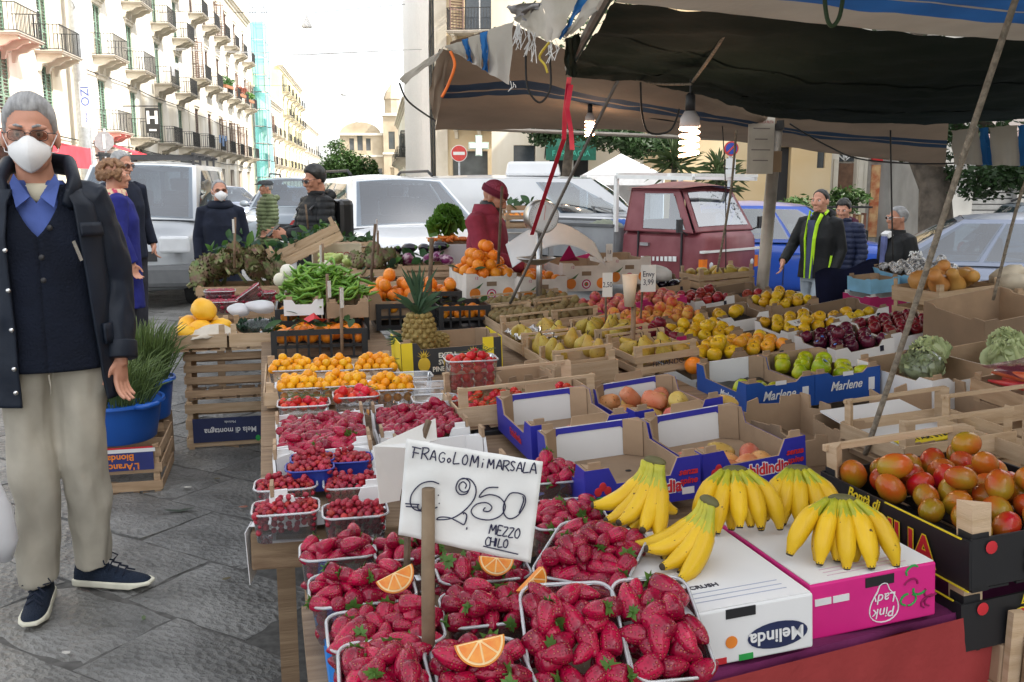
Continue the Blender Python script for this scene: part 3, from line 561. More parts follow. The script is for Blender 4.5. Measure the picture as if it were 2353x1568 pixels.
 def pane(nm,f,quad,parent=t,n=6,m=None):
  b=MB();qq=quad;b.grid(lambda i,j:f(lerp(lerp(qq[0][0],qq[1][0],i),lerp(qq[3][0],qq[2][0],i),j),lerp(lerp(qq[0][1],qq[1][1],i),lerp(qq[3][1],qq[2][1],i),j),.007),n,n);return b.build(nm,m or glass,parent,smooth=True)
 pane('windshield',pf,rect(.025,.975,.03,.955,.005),n=10);pane('rear_window',pr,rect(.06,.94,.17,.93))
 for a,c in hatch_sides:
  e=.012;a2=max(a,.14 if a<.1 else a)
  pane('side_window',psr,((a-e,.08),(c+e,.08),(c+e,.905),(a2-e,.905)),n=6)
  pane('side_window',psl,((1-c-e,.08),(1-a+e,.08),(1-a2+e,.905),(1-c-e,.905)),n=6)
 ty,rm=wheel_mesh(wr,.19)
 for a in axle:
  for s in(-1,1):
   wo=inst('wheel',ty,(s*(w-.11),a,wr),(0,0,0 if s>0 else math.pi),1,t);inst('rim',rm,(0,0,0),parent=wo)
 for s in(-1,1):
  b=MB();b.ball((s*w*.72,.13,nose-.06),(w*.21,.12,.085),14,8);b.build('headlight',m_lens,t,smooth=True)
  b=MB();b.ball((s*w*.86,L-.1,tailz-.16),(.09,.08,.12),10,6);b.build('tail_light',mat('red lens',(.4,.01,.01),.15),t,smooth=True)
  b=MB();b.ball((s*(w+.1),ws[0]+.42,belt+.07),(.1,.055,.07),12,8);mo=b.build('mirror',pm,t,smooth=True);MB().beam((s*w*.9,ws[0]+.44,belt+.01),(s*(w+.05),ws[0]+.43,belt+.03),.05,.03).build('mirror_arm',m_blk,mo)
  for y in(L*.49,L*.72):
   MB().box((s*w*1.0,y,belt-.14),(.03,.16,.03)).build('door_handle',m_blk if van else pm,t)
  for y in((ws[0]+.35),L*.535,L*.755):MB().box((s*(w*1.0-.002),y,.58),(.012,.01,.5)).build('door_seam',m_blk,t)
 b=MB();b.box((0,.06,nose-.2),(W*.5,.12,.12));b.build('grille',m_blk,t)
 b=MB();rg=[(x*1.012,y*.985-.012,z)for(x,y,z)in[]]
 b.bx(-w*.8,w*.8,-.025,.12,.3,.44).box((-w*.86,.14,.37),(.12,.26,.14),rz=R(24)).box((w*.86,.14,.37),(.12,.26,.14),rz=R(-24));b.build('bumper',bumper or pm,t,bev=.03)
 MB().bx(-.26,.26,-.045,-.026,.38,.49).build('number_plate',m_white,t)
 if rails:
  for s in(-1,1):b=MB();b.tube([(s*xr*.93,B[0]+.2,H),(s*xr*.93,B[0]+.35,H+.06),(s*xr*.93,Cc[0]-.25,H+.06),(s*xr*.93,Cc[0]-.1,H)],.02,6);b.build('roof_rail',m_blk,t,smooth=True)
 return t
p_grey=paint('silver grey paint',(.36,.38,.4),.32,.5,.25);p_white=paint('white car paint',(.74,.75,.76));p_blue=paint('bright blue paint',(.01,.09,.55));p_silver=paint('silver blue paint',(.27,.3,.38),.3,.6,.4);p_lblue=paint('light blue paint',(.3,.5,.62));p_steel=paint('steel grey paint',(.2,.23,.26),.3,.5,.3)
m_plast=mat('grey bumper plastic',(.11,.115,.12),.65,var=.1)
van=car('silver grey van with dark bumper and roof rack behind the blue coat',(-4.68,11.0,0),R(9),p_grey,L=4.0,W=1.68,H=1.83,belt=1.12,hood=1.08,nose=.86,ws=(.72,1.52),roof_end=3.8,tail=3.98,wr=.3,axle=(.66,3.2),roofw=.8,cat='van',tailz=1.1,bumper=m_plast,name='van',hatch_sides=((.04,.36),(.40,.66),(.7,.95)),group='vans',van=True)
b=MB()
for s in(-1,1):b.beam((s*.6,1.7,1.93),(s*.6,3.6,1.93),.03,.03)
for y in(1.75,2.3,2.9,3.5):b.beam((-.66,y,1.9),(.66,y,1.9),.035,.03).beam((-.6,y,1.78),(-.6,y,1.93),.03,.03).beam((.6,y,1.78),(.6,y,1.93),.03,.03)
b.build('roof_rack',m_blk,van)
MB().bx(-.86,.86,-.04,.3,.28,.56).build('lower_bumper',m_plast,van,bev=.06)
for s in(-1,1):MB().box((s*.63,.02,.80),(.36,.1,.2)).build('headlight',m_lens,van,bev=.03)
wht=car('white compact crossover with roof rails behind the man with the backpack',(-.62,10.3,0),R(27),p_white,L=4.25,W=1.8,H=1.63,belt=1.03,hood=1.02,nose=.84,ws=(1.15,1.85),roof_end=3.5,tail=4.15,wr=.33,axle=(.85,3.4),roofw=.66,tailz=1.05,rails=True,bumper=m_plast)
car('bright blue hatchback parked behind the red three wheeler',(6.15,13.7,-.24),R(82),p_blue,L=4.05,W=1.72,H=1.5,belt=.92,hood=.95,nose=.74,roof_end=3.3,tail=3.98,ws=(1.0,1.85))
car('silver grey hatchback parked behind the man in the lettered jacket',(8.3,9.6,-.30),R(68),p_silver,L=4.2,W=1.76,H=1.48,belt=.92,hood=.95,nose=.72,roof_end=3.3,tail=4.1,ws=(1.1,1.95))
car('blue grey estate car at the edge behind the silver hatchback',(11.3,13.2,-.3),R(75),p_steel,L=4.4,W=1.76,H=1.56,belt=.95,hood=.95,nose=.74,roof_end=3.8,tail=4.3,ws=(1.1,1.95),rails=True)
car('small light blue car parked far down the road',(-6.6,23.5,0),R(-118),p_lblue,L=3.6,W=1.64,H=1.5,belt=.9,tail=3.5,roof_end=3.0,axle=(.7,3.0),ws=(.8,1.6))
car('steel grey off-road car standing behind the green puffer jacket',(-4.6,18.6,0),R(6),p_steel,L=4.2,W=1.78,H=1.7,belt=1.05,hood=1.05,nose=.88,wr=.35,ws=(1.0,1.7),roof_end=3.8,tail=4.1,tailz=1.1,bumper=m_plast,rails=True)
for k,(x,y,a,pm,lb)in enumerate([(-6.4,29,30,p_white,'small white car in the far row, nearest the light blue one'),(-8.6,31,40,p_silver,'silver car in the far row at its left end'),(-5.4,37,8,p_white,'white car parked farther along the road by the facades'),(-4.0,33,5,p_steel,'dark grey car beyond the off-road car')]):
 car(lb,(x,y,0),R(a),pm,L=4.0,W=1.7,H=1.5,bumper=None)
# white refrigerated van in side view and the cab in front of it
wv=car('white delivery van with roof cooling unit behind the vendor',(3.0,17.2,-.1),R(86),p_white,L=5.0,W=1.9,H=1.78,belt=1.1,hood=1.08,nose=.85,ws=(.7,1.55),roof_end=4.85,tail=4.98,wr=.31,axle=(.75,3.9),roofw=.86,cat='van',tailz=1.1,name='van',hatch_sides=((.03,.3),),group='vans',van=True,zlow=.25)
b=MB();b.box((0,2.6,1.9),(1.1,1.0,.26),taper=.9);u_=b.build('cooling_unit',p_white,wv,bev=.05);MB().bx(.4,.56,2.2,3.0,1.86,1.88).build('stripe',mat('sign blue',(.05,.12,.42),.6),wv)
# red three-wheeled pickup
AX=2.83;AY=11.9
t=thing('three_wheeled_pickup','faded red three wheeled pickup with grey load bed and white rack','pickup',(AX,AY,gz(AX,AY)),R(43))
m_ape=mat('faded red paint',(.17,.028,.038),.45,col2=(.27,.085,.095),scale=3.5,mix=(.3,.75),bump=.05,bscale=20);m_bed=mat('grey painted steel',(.27,.28,.29),.5,var=.15,scale=2.5);m_bedg=m_bed
zr=1.63
def ring(y,wl,wu,z0,z1,zc):
 h=[(wl*.92,z0),(wl,z0+.15),(wl,zc),(wu,z1-.06),(wu*.88,z1)]
 return[(x,y,z)for x,z in h]+[(-x,y,z)for x,z in h[::-1]]
b=MB();b.loft([ring(-.02,.52,.50,.42,.98,.7),ring(.06,.62,.6,.34,1.02,.72),ring(.3,.66,.64,.32,1.03,.75),ring(1.25,.68,.66,.32,1.03,.75)]);b.build('body',m_ape,t,smooth=True,auto=45)
cab_b=MB()
b=MB();pt=patch(((-.6,.34,zr-.05),(.6,.34,zr-.05),(.61,1.26,zr-.05),(-.61,1.26,zr-.05)),.09);b.grid(lambda i,j:pt(i,j),10,10);b.grid(lambda i,j:tuple(Vector(pt(i,j))*1.0-Vector((0,0,.03))),10,10);b.build('roof',m_ape,t,smooth=True)
fw=patch(((-.64,.10,1.03),(.64,.10,1.03),(.54,.41,zr-.06),(-.54,.41,zr-.06)),.03)
def pn(nm,f,q,m,off=.012,n=5):
 b=MB();b.grid(lambda i,j:f(lerp(lerp(q[0][0],q[1][0],i),lerp(q[3][0],q[2][0],i),j),lerp(lerp(q[0][1],q[1][1],i),lerp(q[3][1],q[2][1],i),j),off),n,n);return b.build(nm,m,t,smooth=True)
holed(cab_b,fw,[((.07,.14),(.93,.14),(.92,.9),(.08,.9))],40,30);pn('windshield',fw,((.06,.12),(.94,.12),(.93,.92),(.07,.92)),m_carclear)
holed(cab_b,patch(((.67,1.24,1.02),(-.67,1.24,1.02),(-.57,1.2,zr-.05),(.57,1.2,zr-.05)),0),[((.25,.25),(.75,.25),(.75,.85),(.25,.85))])
for s in(-1,1):
 f=patch(((s*.665,.12,1.02),(s*.675,1.22,1.02),(s*.575,1.18,zr-.06),(s*.555,.43,zr-.06))if s>0 else((s*.675,1.22,1.02),(s*.665,.12,1.02),(s*.555,.43,zr-.06),(s*.575,1.18,zr-.06)),.0)
 q=((.10,.08),(.72,.08),(.72,.9),(.14,.9))if s>0 else((.28,.08),(.90,.08),(.86,.9),(.28,.9))
 holed(cab_b,f,[q],40,30);pn('side_window',f,q,m_carclear,.006)
 b=MB();b.bx(s*.672-.012,s*.672+.012,.28,.30,.36,1.03).bx(s*.672-.012,s*.672+.012,.98,1.0,.36,1.03);b.build('door_seam',m_blk,t)
 MB().bx(s*.685-.02,s*.685+.02,.8,.94,.84,.88).build('door_handle',m_alloy,t)
 b=MB();[b.bx(s*.681-.004,s*.681+.004,.36+.07*k,.36+.07*k+.055-.005*k,.66-.002*k,.70+.004*(6-k))for k in range(6)];b.bx(s*.681-.004,s*.681+.004,.8,.93,.665,.7);b.build('stripe_decal',m_white,t)
 MB().ball((s*.46,.02,.62),(.075,.05,.075),12,8).build('headlight',m_lens,t,smooth=True);MB().bx(s*.57-.05,s*.57+.05,-.01,.06,.55,.7).build('indicator',m_amber,t)
 b=MB();b.tube([(s*.66,.22,1.0),(s*.86,.16,1.06)],.012,6).box((s*.9,.16,1.12),(.1,.03,.16));b.build('mirror',m_blk,t)
cab_b.build('cab',m_ape,t,smooth=True,solid=.012);b=MB();b.tube([(.3+.15*math.cos(a),.42,1.12+.15*math.sin(a))for a in np.linspace(0,6.283,18)],.012,6);b.build('steering_wheel',m_blk,t)
MB().bx(-.66,.66,-.035,.02,.78,.81).build('trim_strip',m_white,t);MB().beam((-.3,.13,1.06),(.15,.16,1.13),.02,.02).build('wiper',m_blk,t)
b=MB();b.bx(-.42,.42,.55,.6,1.0,1.25);b.build('seat',m_blk,t)
b=MB();L0,L1=1.36,3.9
for s in(-1,1):b.bx(s*.72-.02,s*.72+.02,L0,L1,.62,1.06)
b.bx(-.70,.70,L0,L0+.04,.62,1.06).bx(-.70,.70,L1-.04,L1,.62,1.06).bx(-.70,.70,L0+.04,L1-.04,.62,.66);b.build('load_bed',m_bed,t,bev=.008)
b=MB()
for s in(-1,1):b.bx(s*.735-.03,s*.735+.03,L0,L1,1.062,1.10)
b.build('bed_rail',mat('dark grey rail',(.1,.105,.11),.5),t)
b=MB()
for s in(-1,1):b.beam((s*.7,L0,1.0),(s*.7,L0,1.74),.05,.05).beam((s*.7,L0,1.73),(s*.7,.12,1.70),.05,.05)
for y in(L0,.5,.12):b.beam((-.7,y,1.765-.02*(L0-y)),(.7,y,1.765-.02*(L0-y)),.05,.04)
b.build('rack',m_white,t)
ty,rm=wheel_mesh(.25,.14)
for x,y in((0,.32),(-.6,2.9),(.6,2.9)):wo=inst('wheel',ty,(x,y,.25),(0,0,0 if x>=0 else math.pi),1,t);inst('rim',rm,(0,0,0),parent=wo)
b=MB();b.bx(-.3,.3,.4,3.4,.34,.6);b.build('chassis',m_blk,t)
for k,c in enumerate(((.2,.22,.16),(.02,.1,.4))):
 b=MB();b.grid(lambda i,j:(-.55+.5*i+k*.3,1.6+.6*j,1.05+.1*math.sin(i*3.1)*math.sin(j*3.1)+.03*math.sin(i*14+j*9)-.03),10,8);o=b.build('tarpaulin',mat('tarp %d'%k,c,.8),t,smooth=True,solid=.02)
# white gazebo tent
p=PY(1425,440,23);t=thing('gazebo_tent','white gazebo tent with side walls behind the delivery van','tent',(p.x,23,-.15))
m_tent=mat('white tent cloth',(.7,.7,.71),.8,var=.06,trl=.15);b=MB();b.add([(-.9,-1,1.9),(.9,-1,1.9),(.9,1,1.9),(-.9,1,1.9),(0,0,2.42)],[(0,1,4),(1,2,4),(2,3,4),(3,0,4)]);b.build('roof',m_tent,t,solid=.01)
MB().bx(-.9,.9,-1.01,-1,1.66,1.89).build('valance',m_tent,t)
b=MB();b.grid(lambda i,j:(-.9+1.8*i,1+.03*math.sin(i*20),1.9*j),16,2);b.grid(lambda i,j:(-.9+.02*math.sin(i*20),-1+2*i,1.9*j),10,2);b.grid(lambda i,j:(.9,-1+2*i,1.9*j),10,2);b.build('side_wall',m_tent,t,smooth=True)
b=MB();[b.tube([(x,y,0),(x,y,1.9)],.025,6)for x in(-.9,.9)for y in(-1,1)];b.build('pole',m_white,t)
# ======================= PEOPLE =======================
def skin(n,c):return mat(n,c,.5,col2=tuple(x*1.18 for x in c),scale=14,bump=.06,bscale=120,spec=.35)
m_skinA=skin('light skin',(.50,.25,.17));m_skinB=skin('tanned skin',(.40,.19,.12));m_eyew=mat('eye white',(.7,.66,.62),.2);m_iris=mat('iris',(.03,.02,.015),.15)
def cloth(n,c,rough=.85,var=.18,sc=9,bump=.35,bs=26,**k):return mat(n,c,rough,var=var,scale=sc,bump=bump,bscale=bs,bdist=.012,spec=.25,**k)
m_lensd=clear_mat('tinted lens',(.66,.52,.44),.2)
def ell(z,hx,hy,cy=0.,n=28,cx=0.,e=.85):
 r=[]
 for k in range(n):
  a=2*math.pi*k/n;c,s=math.cos(a),math.sin(a)
  r.append((cx+hx*math.copysign(abs(c)**e,c),cy+hy*math.copysign(abs(s)**e,s),z))
 return r
def head_shapes(b,M,jaw=1.,neck=True,fat=1.):
 def B(c,r):b.ball(M@Vector(c),r,20,14,M.to_3x3())
 B((0,.018,.032),(.074*fat,.094,.086));B((0,-.016,-.02),(.066*fat,.076,.092));B((0,-.038,-.078*jaw),(.046*fat,.05,.038));B((0,-.01,-.066*jaw),(.058*fat,.06,.045))
 for s in(-1,1):
  B((s*.036,-.066,-.03),(.026,.024,.028));B((s*.034,-.086,.024),(.026,.012,.010));B((s*.078*fat,.012,-.012),(.011,.021,.033));B((s*.012,-.104,-.036),(.0105,.011,.009))
  B((s*.05,-.05,-.005),(.022,.03,.022))
 b.tube([M@Vector(p)for p in((0,-.088,.018),(0,-.103,-.008),(0,-.113,-.032),(0,-.098,-.044))],[.010,.0115,.0145,.010],10)
 B((0,-.092,-.064),(.023,.009,.0055));B((0,-.090,-.075),(.020,.009,.006));B((0,-.082,-.098*jaw),(.02,.014,.014))
 if neck:b.tube([M@Vector(p)for p in((0,.022,-.04),(0,.028,-.11))]+[],[.056,.058],14)
def hand_shapes(b,W,F,side,curl=.5,s=1.,spread=.12,up=None):
 """palm and five fingers from wrist W along F; thumb on side"""
 W=Vector(W);F=Vector(F).normalized();S=Vector(side);S=(S-F*S.dot(F)).normalized();N=F.cross(S)
 b.ball(W+F*.045*s,(.042*s,.05*s,.016*s),12,8,Matrix((S,F,N)).transposed());b.tube([W-F*.03*s,W+F*.03*s],[.027*s,.028*s],10)
 for k,(o,l)in enumerate(((.030,.072),(.010,.080),(-.011,.075),(-.031,.058))):
  p=W+F*.082*s+S*o*s;d_=(F+S*(spread*(1.5-k)/1.5)).normalized();pts=[p-F*.03*s,p];a=0
  for f in(.42,.32,.26):a+=curl*.8;q=d_*math.cos(a)+N*math.sin(a);p=p+q*l*f*s;pts.append(p)
  b.tube(pts,[.0095*s,.0098*s,.009*s,.0082*s,.0065*s],8)
 p=W+F*.02*s+S*.022*s;d_=(F*.62+S*.72+N*.25).normalized();b.tube([p,p+d_*.034*s,p+d_*.034*s+(F*.85+S*.4+N*.3).normalized()*.03*s,p+d_*.034*s+(F*.95+S*.15+N*.4).normalized()*.056*s],[.014*s,.0125*s,.0105*s,.008*s],8)
def hair_mesh(M,m,line=.35,side=-.02,back=-.09,th=.014,amp=.004,fr=40.,nm='hair',parent=None,front=.55,bulk=0.):
 """hair shell over the skull; its edge follows a hairline from the brow round the ears to the nape"""
 b=MB();nu,nv=48,26;Mi=M
 def f(i,j):
  a=2*math.pi*i;e=math.pi*.02+math.pi*.78*j;d_=Vector((math.sin(e)*math.sin(a),-math.sin(e)*math.cos(a),math.cos(e)))
  c=Vector((0,.016,.03));r=Vector((.076,.097,.088));p=c+Vector((d_.x*r.x,d_.y*r.y,d_.z*r.z));fw=-d_.y
  lim=lerp(lerp(back,side,min(1,max(0,(fw+.9)/.9))),.03+.055*front,max(0,min(1,(fw-.15)/.6)))
  q=(p.z-lim)/.026;t_=max(-.3,min(1,q));nz=noise.noise(Vector((p.x*fr,p.y*fr,p.z*fr*.5)))+.6*noise.noise(Vector((p.x*fr*2.2,p.y*fr*2.2,p.z*fr)))
  h=(th+bulk*max(0,d_.z)+amp*nz)*t_ if t_>0 else t_*.08
  return M@(p+Vector((d_.x,d_.y,d_.z*1.05))*h)
 b.grid(f,nu,nv);return b.build(nm,m,parent,smooth=True)
def eyes(M,t,closed=False):
 for s in(-1,1):
  b=MB();b.ball(M@Vector((s*.031,-.074,.004)),.0145,12,8);e=b.build('eye',m_eyew,t,smooth=True)
  MB().ball(M@Vector((s*.031,-.0868,.003)),(.0055,.003,.0055),10,6,M.to_3x3()).build('iris',m_iris,e,smooth=True)
def brows(M,t,m):
 for s in(-1,1):MB().tube([M@Vector(p)for p in((s*.014,-.099,.025),(s*.032,-.098,.031),(s*.05,-.084,.026))],[.004,.005,.003],6).build('eyebrow',m,t,smooth=True)
def glasses(M,t,m,lens=None,w=.024,h=.017,z=.002):
 b=MB()
 for s in(-1,1):
  pts=[M@Vector((s*.033+w*math.copysign(abs(math.cos(a))**.6,math.cos(a)),-.108+abs(s*.033+w*math.cos(a))*.18,z+h*math.copysign(abs(math.sin(a))**.6,math.sin(a))))for a in np.linspace(0,2*math.pi,20)]
  b.tube(pts,.0013,5);b.tube([M@Vector(p)for p in((s*.057,-.097,z+.008),(s*.079,-.06,z+.008),(s*.082,.01,z+.004))],.0016,5)
 b.tube([M@Vector(p)for p in((-.010,-.108,z+.006),(0,-.113,z+.008),(.010,-.108,z+.006))],.0015,5);o=b.build('glasses',m,t)
 for s in(-1,1):
  q=MB();q.prism([(w*.95*math.cos(a),h*.95*math.sin(a))for a in np.linspace(0,2*math.pi,15)[:-1]],(M@Vector((s*.033,-.1035,z)),M.to_3x3()@Vector((1,.18*s,0)),M.to_3x3()@Vector((0,0,1))),.0012);q.build('lens',lens or m_lensd,o)
m_mask=mat('white mask',(.78,.78,.78),.75,var=.03,bump=.12,bscale=90)
def mask(M,t):
 b=MB()
 def f(i,j):
  s=2*i-1;zt=.0-.034*abs(s)**1.3;zb=-.112+.055*abs(s)**1.5;z=lerp(zb,zt,j);k=1-(2*j-1)**2
  return M@Vector((.0625*s,-.076-.057*(1-abs(s)**1.7)*(.50+.5*k)-.006*(1-abs(s))+.012*(1-j)*(1-abs(s)),z))
 b.grid(f,26,16);o=b.build('face_mask',m_mask,t,smooth=True,solid=.003)
 for z in(-.052,):MB().tube([f(.02,z_)for z_ in()]or[f(i/20,.46)for i in range(21)],.0012,5).build('mask_seam',m_mask,o)
 MB().tube([f(.5,j/12)-M.to_3x3()@Vector((0,.001,0))for j in range(13)],.0014,5).build('mask_seam',m_mask,o)
 for s in(0.0,1.0):
  sg=-1 if s==0 else 1;b=MB();b.tube([f(s,.8),M@Vector((sg*.079,-.03,-.005)),M@Vector((sg*.084,.012,.012)),M@Vector((sg*.086,.028,-.012)),M@Vector((sg*.08,-.01,-.05)),f(s,.25)],.0016,5);b.build('ear_loop',m_mask,o)
 return o
def beanie(M,m,t,cuff=True,pom=None):
 b=MB();nu=40
 def f(i,j):
  a=2*math.pi*i;e=math.pi*.5*j*1.12;d_=Vector((math.sin(e)*math.sin(a),-math.sin(e)*math.cos(a),math.cos(e)));k=1+.012*math.sin(i*2*math.pi*26)*math.sin(e)
  return M@(Vector((0,.018,.038))+Vector((d_.x*.088,d_.y*.109,d_.z*.105))*k)
 b.grid(f,104,16);o=b.build('hat',m[0],t,smooth=True)
 if cuff:b=MB();b.lathe([(.086,.03),(.093,.03),(.095,.06),(.093,.078),(.086,.078)],40,(0,.018,-.005),sy=1.22);me=b.mesh('hat_cuff',m[1]);me.transform(M);place('hat_cuff',me,o)
 if pom:MB().ball(M@Vector((0,.018,.155)),.026,10,8).build('pompom',pom,o,smooth=True)
 return o
def shoe(b,s,A,d_,L=.29,up=True):
 """upper (or sole) of a shoe; A ankle on the ground, d_ heading"""
 d_=Vector(d_).normalized();x=Vector((-d_.y,d_.x,0));rings=[]
 prof=[(-.075,.030,.075),(-.06,.038,.10),(-.02,.040,.105),(.04,.041,.085),(.09,.046,.062),(.14,.047,.052),(.18,.040,.045),(.205,.022,.032)]
 for y,w,h in prof:
  c=Vector(A)+d_*y*L/.29
  if up:rings.append([c+x*(w*math.cos(a))+Vector((0,0,.022+(h-.022)*max(0,math.sin(a))**.75))for a in np.linspace(0,2*math.pi,15)[:-1]])
  else:rings.append([c+x*(w*1.08*k[0])+Vector((0,0,k[1]))for k in((1,.03),(1.0,.004+(.012 if y>.17 else 0)),(-1.0,.004+(.012 if y>.17 else 0)),(-1,.03))])
 b.loft(rings)
DEF=dict(hipL=(.09,0,.93),hipR=(-.09,0,.93),kneeL=(.10,-.015,.50),kneeR=(-.10,-.015,.50),ankL=(.11,.02,.09),ankR=(-.11,.02,.09),shL=(.185,.015,1.42),shR=(-.185,.015,1.42),elL=(.245,.04,1.13),elR=(-.245,.04,1.13),wrL=(.25,-.05,.89),wrR=(-.25,-.05,.89),head=(0,-.005,1.635),hyaw=0,htilt=0,handL=(0,-.25,-1),handR=(0,-.25,-1),lean=0)
def person(label,loc,rz,H,coat,trou,hairm=None,skinm=None,pose=None,hem=.78,vox=.008,puffy=0.,extra=None,hairkw=None,shoes=None,group='people at the market',coatw=1.,face=True,collar=True,sleeve=1.,jit=.006,curl=.5):
 P=dict(DEF);P.update(pose or{});skinm=skinm or m_skinA;shoes=shoes or m_blk
 t=thing('person',label,'person',loc,rz,group);k=H/1.75;t.scale=(k,k,k)
 V={q:Vector(v)for q,v in P.items()if isinstance(v,tuple)}
 M=Matrix.Translation(V['head'])@Matrix.Rotation(R(P['hyaw']),4,'Z')@Matrix.Rotation(R(P['htilt']),4,'X')
 ln=P['lean'];LY=lambda z:ln*(-.35)*max(0,z-.95)**1.2
 def tor(rows):return[[(x,y+LY(z),z_)for x,y,z_ in ell(z,hx,hy,cy)]for z,hx,hy,cy in rows]
 b=MB();head_shapes(b,M);nb=Vector((0,.02+LY(1.44),1.44));b.tube([nb,M@Vector((0,.026,-.09)),M@Vector((0,.02,-.03))],[.062,.056,.05],12)
 b.loft(tor([(.86,.15,.10,0),(1.05,.135,.095,0),(1.28,.16,.115,0),(1.42,.155,.09,.01),(1.47,.08,.07,.02)]))
 for s in 'LR':
  b.tube([V['sh'+s],V['el'+s],V['wr'+s]],[.052,.042,.028],10);hd=V['hand'+s];sd_=Vector((-1 if s=='L' else 1,-1.2,0))if abs(hd.z)>.6 else Vector((0,0,1));hand_shapes(b,V['wr'+s],hd,sd_,curl*(1 if s=='R' else-1)*(1))
  b.tube([V['hip'+s],V['knee'+s],V['ank'+s]],[.085,.058,.042],10)
 me=remesh(b,vox,2);me.materials.append(skinm);place('body',me,t)
 b=MB();w=coatw
 rows=[(hem,.19*w,.145*w,0),(hem+.12,.185*w,.14*w,0),(1.05,.172*w,.13*w,0),(1.26,.185*w,.14*w,0),(1.40,.172*w,.112*w,.01),(1.475,.10,.09,.02)]
 b.loft(tor(rows))
 for s in 'LR':
  e=V['el'+s];a,c=V['sh'+s],V['wr'+s];r=.062*sleeve*w
  b.tube([a+Vector((-.05 if s=='L' else.05,0,.0)),a,lerp(a,e,.5),e,lerp(e,c,.5),lerp(e,c,.97)],[r*1.05,r*1.08,r,r*.95,r*.88,r*.78],12)
 if collar:b.tube([(0,.02+LY(1.46),1.45),(0,.022+LY(1.5),1.52)],[.082,.078],14)
 me=remesh(b,vox*1.25,3,jit,11.)
 if puffy:
  n_=len(me.vertices);co=np.empty(n_*3);me.vertices.foreach_get('co',co);co=co.reshape(-1,3);no=np.empty(n_*3);me.vertices.foreach_get('normal',no);no=no.reshape(-1,3)
  co+=no*(np.abs(np.sin(co[:,2]*math.pi/.062))**.6*puffy)[:,None];me.vertices.foreach_set('co',co.ravel())
 me.materials.append(coat);me.name='jacket';cj=place('jacket',me,t)
 b=MB();b.loft([ell(.80,.165,.125),ell(.93,.165,.125),ell(1.02,.15,.11)])
 for s in 'LR':b.tube([V['hip'+s]+Vector((0,0,.03)),lerp(V['hip'+s],V['knee'+s],.4),V['knee'+s],lerp(V['knee'+s],V['ank'+s],.5),V['ank'+s]+Vector((0,0,-.02))],[.098,.092,.075,.068,.062],14)
 me=remesh(b,vox*1.25,2,.006,9.);me.materials.append(trou);me.name='trousers';place('trousers',me,t)
 for s in 'LR':
  A=V['ank'+s];A=Vector((A.x,A.y,0));dr=Vector((.12 if s=='L' else-.12,-1,0));b=MB();shoe(b,1,A,dr);so_=b.build('shoe',shoes,t,smooth=True);b=MB();shoe(b,1,A,dr,up=False);b.build('sole',m_blk,so_)
 if face:eyes(M,t)
 if hairm:hair_mesh(M,hairm,parent=t,**(hairkw or{}))
 if extra:extra(t,M,V,P)
 return t
m_hgrey=mat('grey hair',(.30,.30,.30),.6,var=.3,scale=60,bump=.5,bscale=90);m_hwhite=mat('white hair',(.25,.25,.25),.6,var=.3,scale=60,bump=.5,bscale=90);m_hblk=mat('black hair',(.012,.011,.01),.45,bump=.4,bscale=90);m_hbrn=mat('curly brown hair',(.16,.075,.035),.6,col2=(.28,.15,.07),scale=40,bump=.9,bscale=60)
[stretch(q_,(1,.12,.35))for q_ in(m_hgrey,m_hwhite,m_hblk)]
m_navy=cloth('navy coat cloth',(.012,.016,.03));m_black=cloth('black jacket cloth',(.012,.013,.014),.6);m_bluec=cloth('royal blue coat cloth',(.018,.022,.16));m_olive=cloth('olive puffer cloth',(.13,.16,.075),.5);m_dtrou=cloth('dark trousers cloth',(.035,.035,.045));m_jean=cloth('pale jeans cloth',(.30,.34,.38));m_burg=cloth('burgundy hoodie cloth',(.26,.035,.06));m_khaki2=cloth('beige trousers cloth',(.3,.25,.18));m_navyp=cloth('navy puffer cloth',(.018,.025,.06),.5);m_bjack=cloth('blue jacket cloth',(.01,.09,.42))
def at_px(u,vtop,D,H):p=PY(u,vtop,D);return(p.x,D,p.z-H)
# woman in blue coat
def ex(t,M,V,P):
 rnd=random.Random(5);b=MB()
 for i in range(240):
  a=rnd.uniform(0,6.28);e=math.acos(rnd.uniform(-.55,1));d_=Vector((math.sin(e)*math.cos(a),math.sin(e)*math.sin(a),math.cos(e)))
  if d_.y<-.45 and d_.z<.45:continue
  c=M@(Vector((0,.03,.02))+Vector((d_.x*.098,d_.y*.115,d_.z*.108)));b.ball(c,rnd.uniform(.016,.027),7,5)
 me=remesh(b,.006,1);me.materials.append(m_hbrn);me.name='hair';place('hair',me,t)
 b=MB();b.lathe([(.07,1.42),(.105,1.43),(.11,1.47),(.1,1.51),(.075,1.525)],24,(0,.02,0));me=b.mesh('scarf',mat('patterned scarf',(.5,.05,.12),.8,col2=(.7,.55,.35),scale=28,mix=(.45,.55)));place('scarf',me,t)
 b=MB();b.ball((.27,-.02,.92),(.07,.16,.17),12,8);b.tube([(.2,.02,1.45),(.3,.0,1.2),(.3,-.02,1.0)],.012,6);b.build('shoulder_bag',mat('dark green bag',(.04,.05,.045),.6),t,smooth=True)
person('woman with curly brown hair, royal blue coat and patterned scarf',at_px(262,372,7.6,1.66),R(122),1.66,m_bluec,m_dtrou,None,m_skinA,dict(elL=(.27,.02,1.13),wrL=(.24,-.12,.92)),hem=.5,extra=ex,coatw=1.2)
def ex(t,M,V,P):glasses(M,t,m_blk);hair_mesh(M,m_hgrey,parent=t,nm='beard',th=.006,back=-.3,side=-.11,front=-3.2)if False else MB().ball(M@Vector((0,-.05,-.085)),(.05,.05,.04),14,10,M.to_3x3()).build('beard',m_hgrey,t,smooth=True)
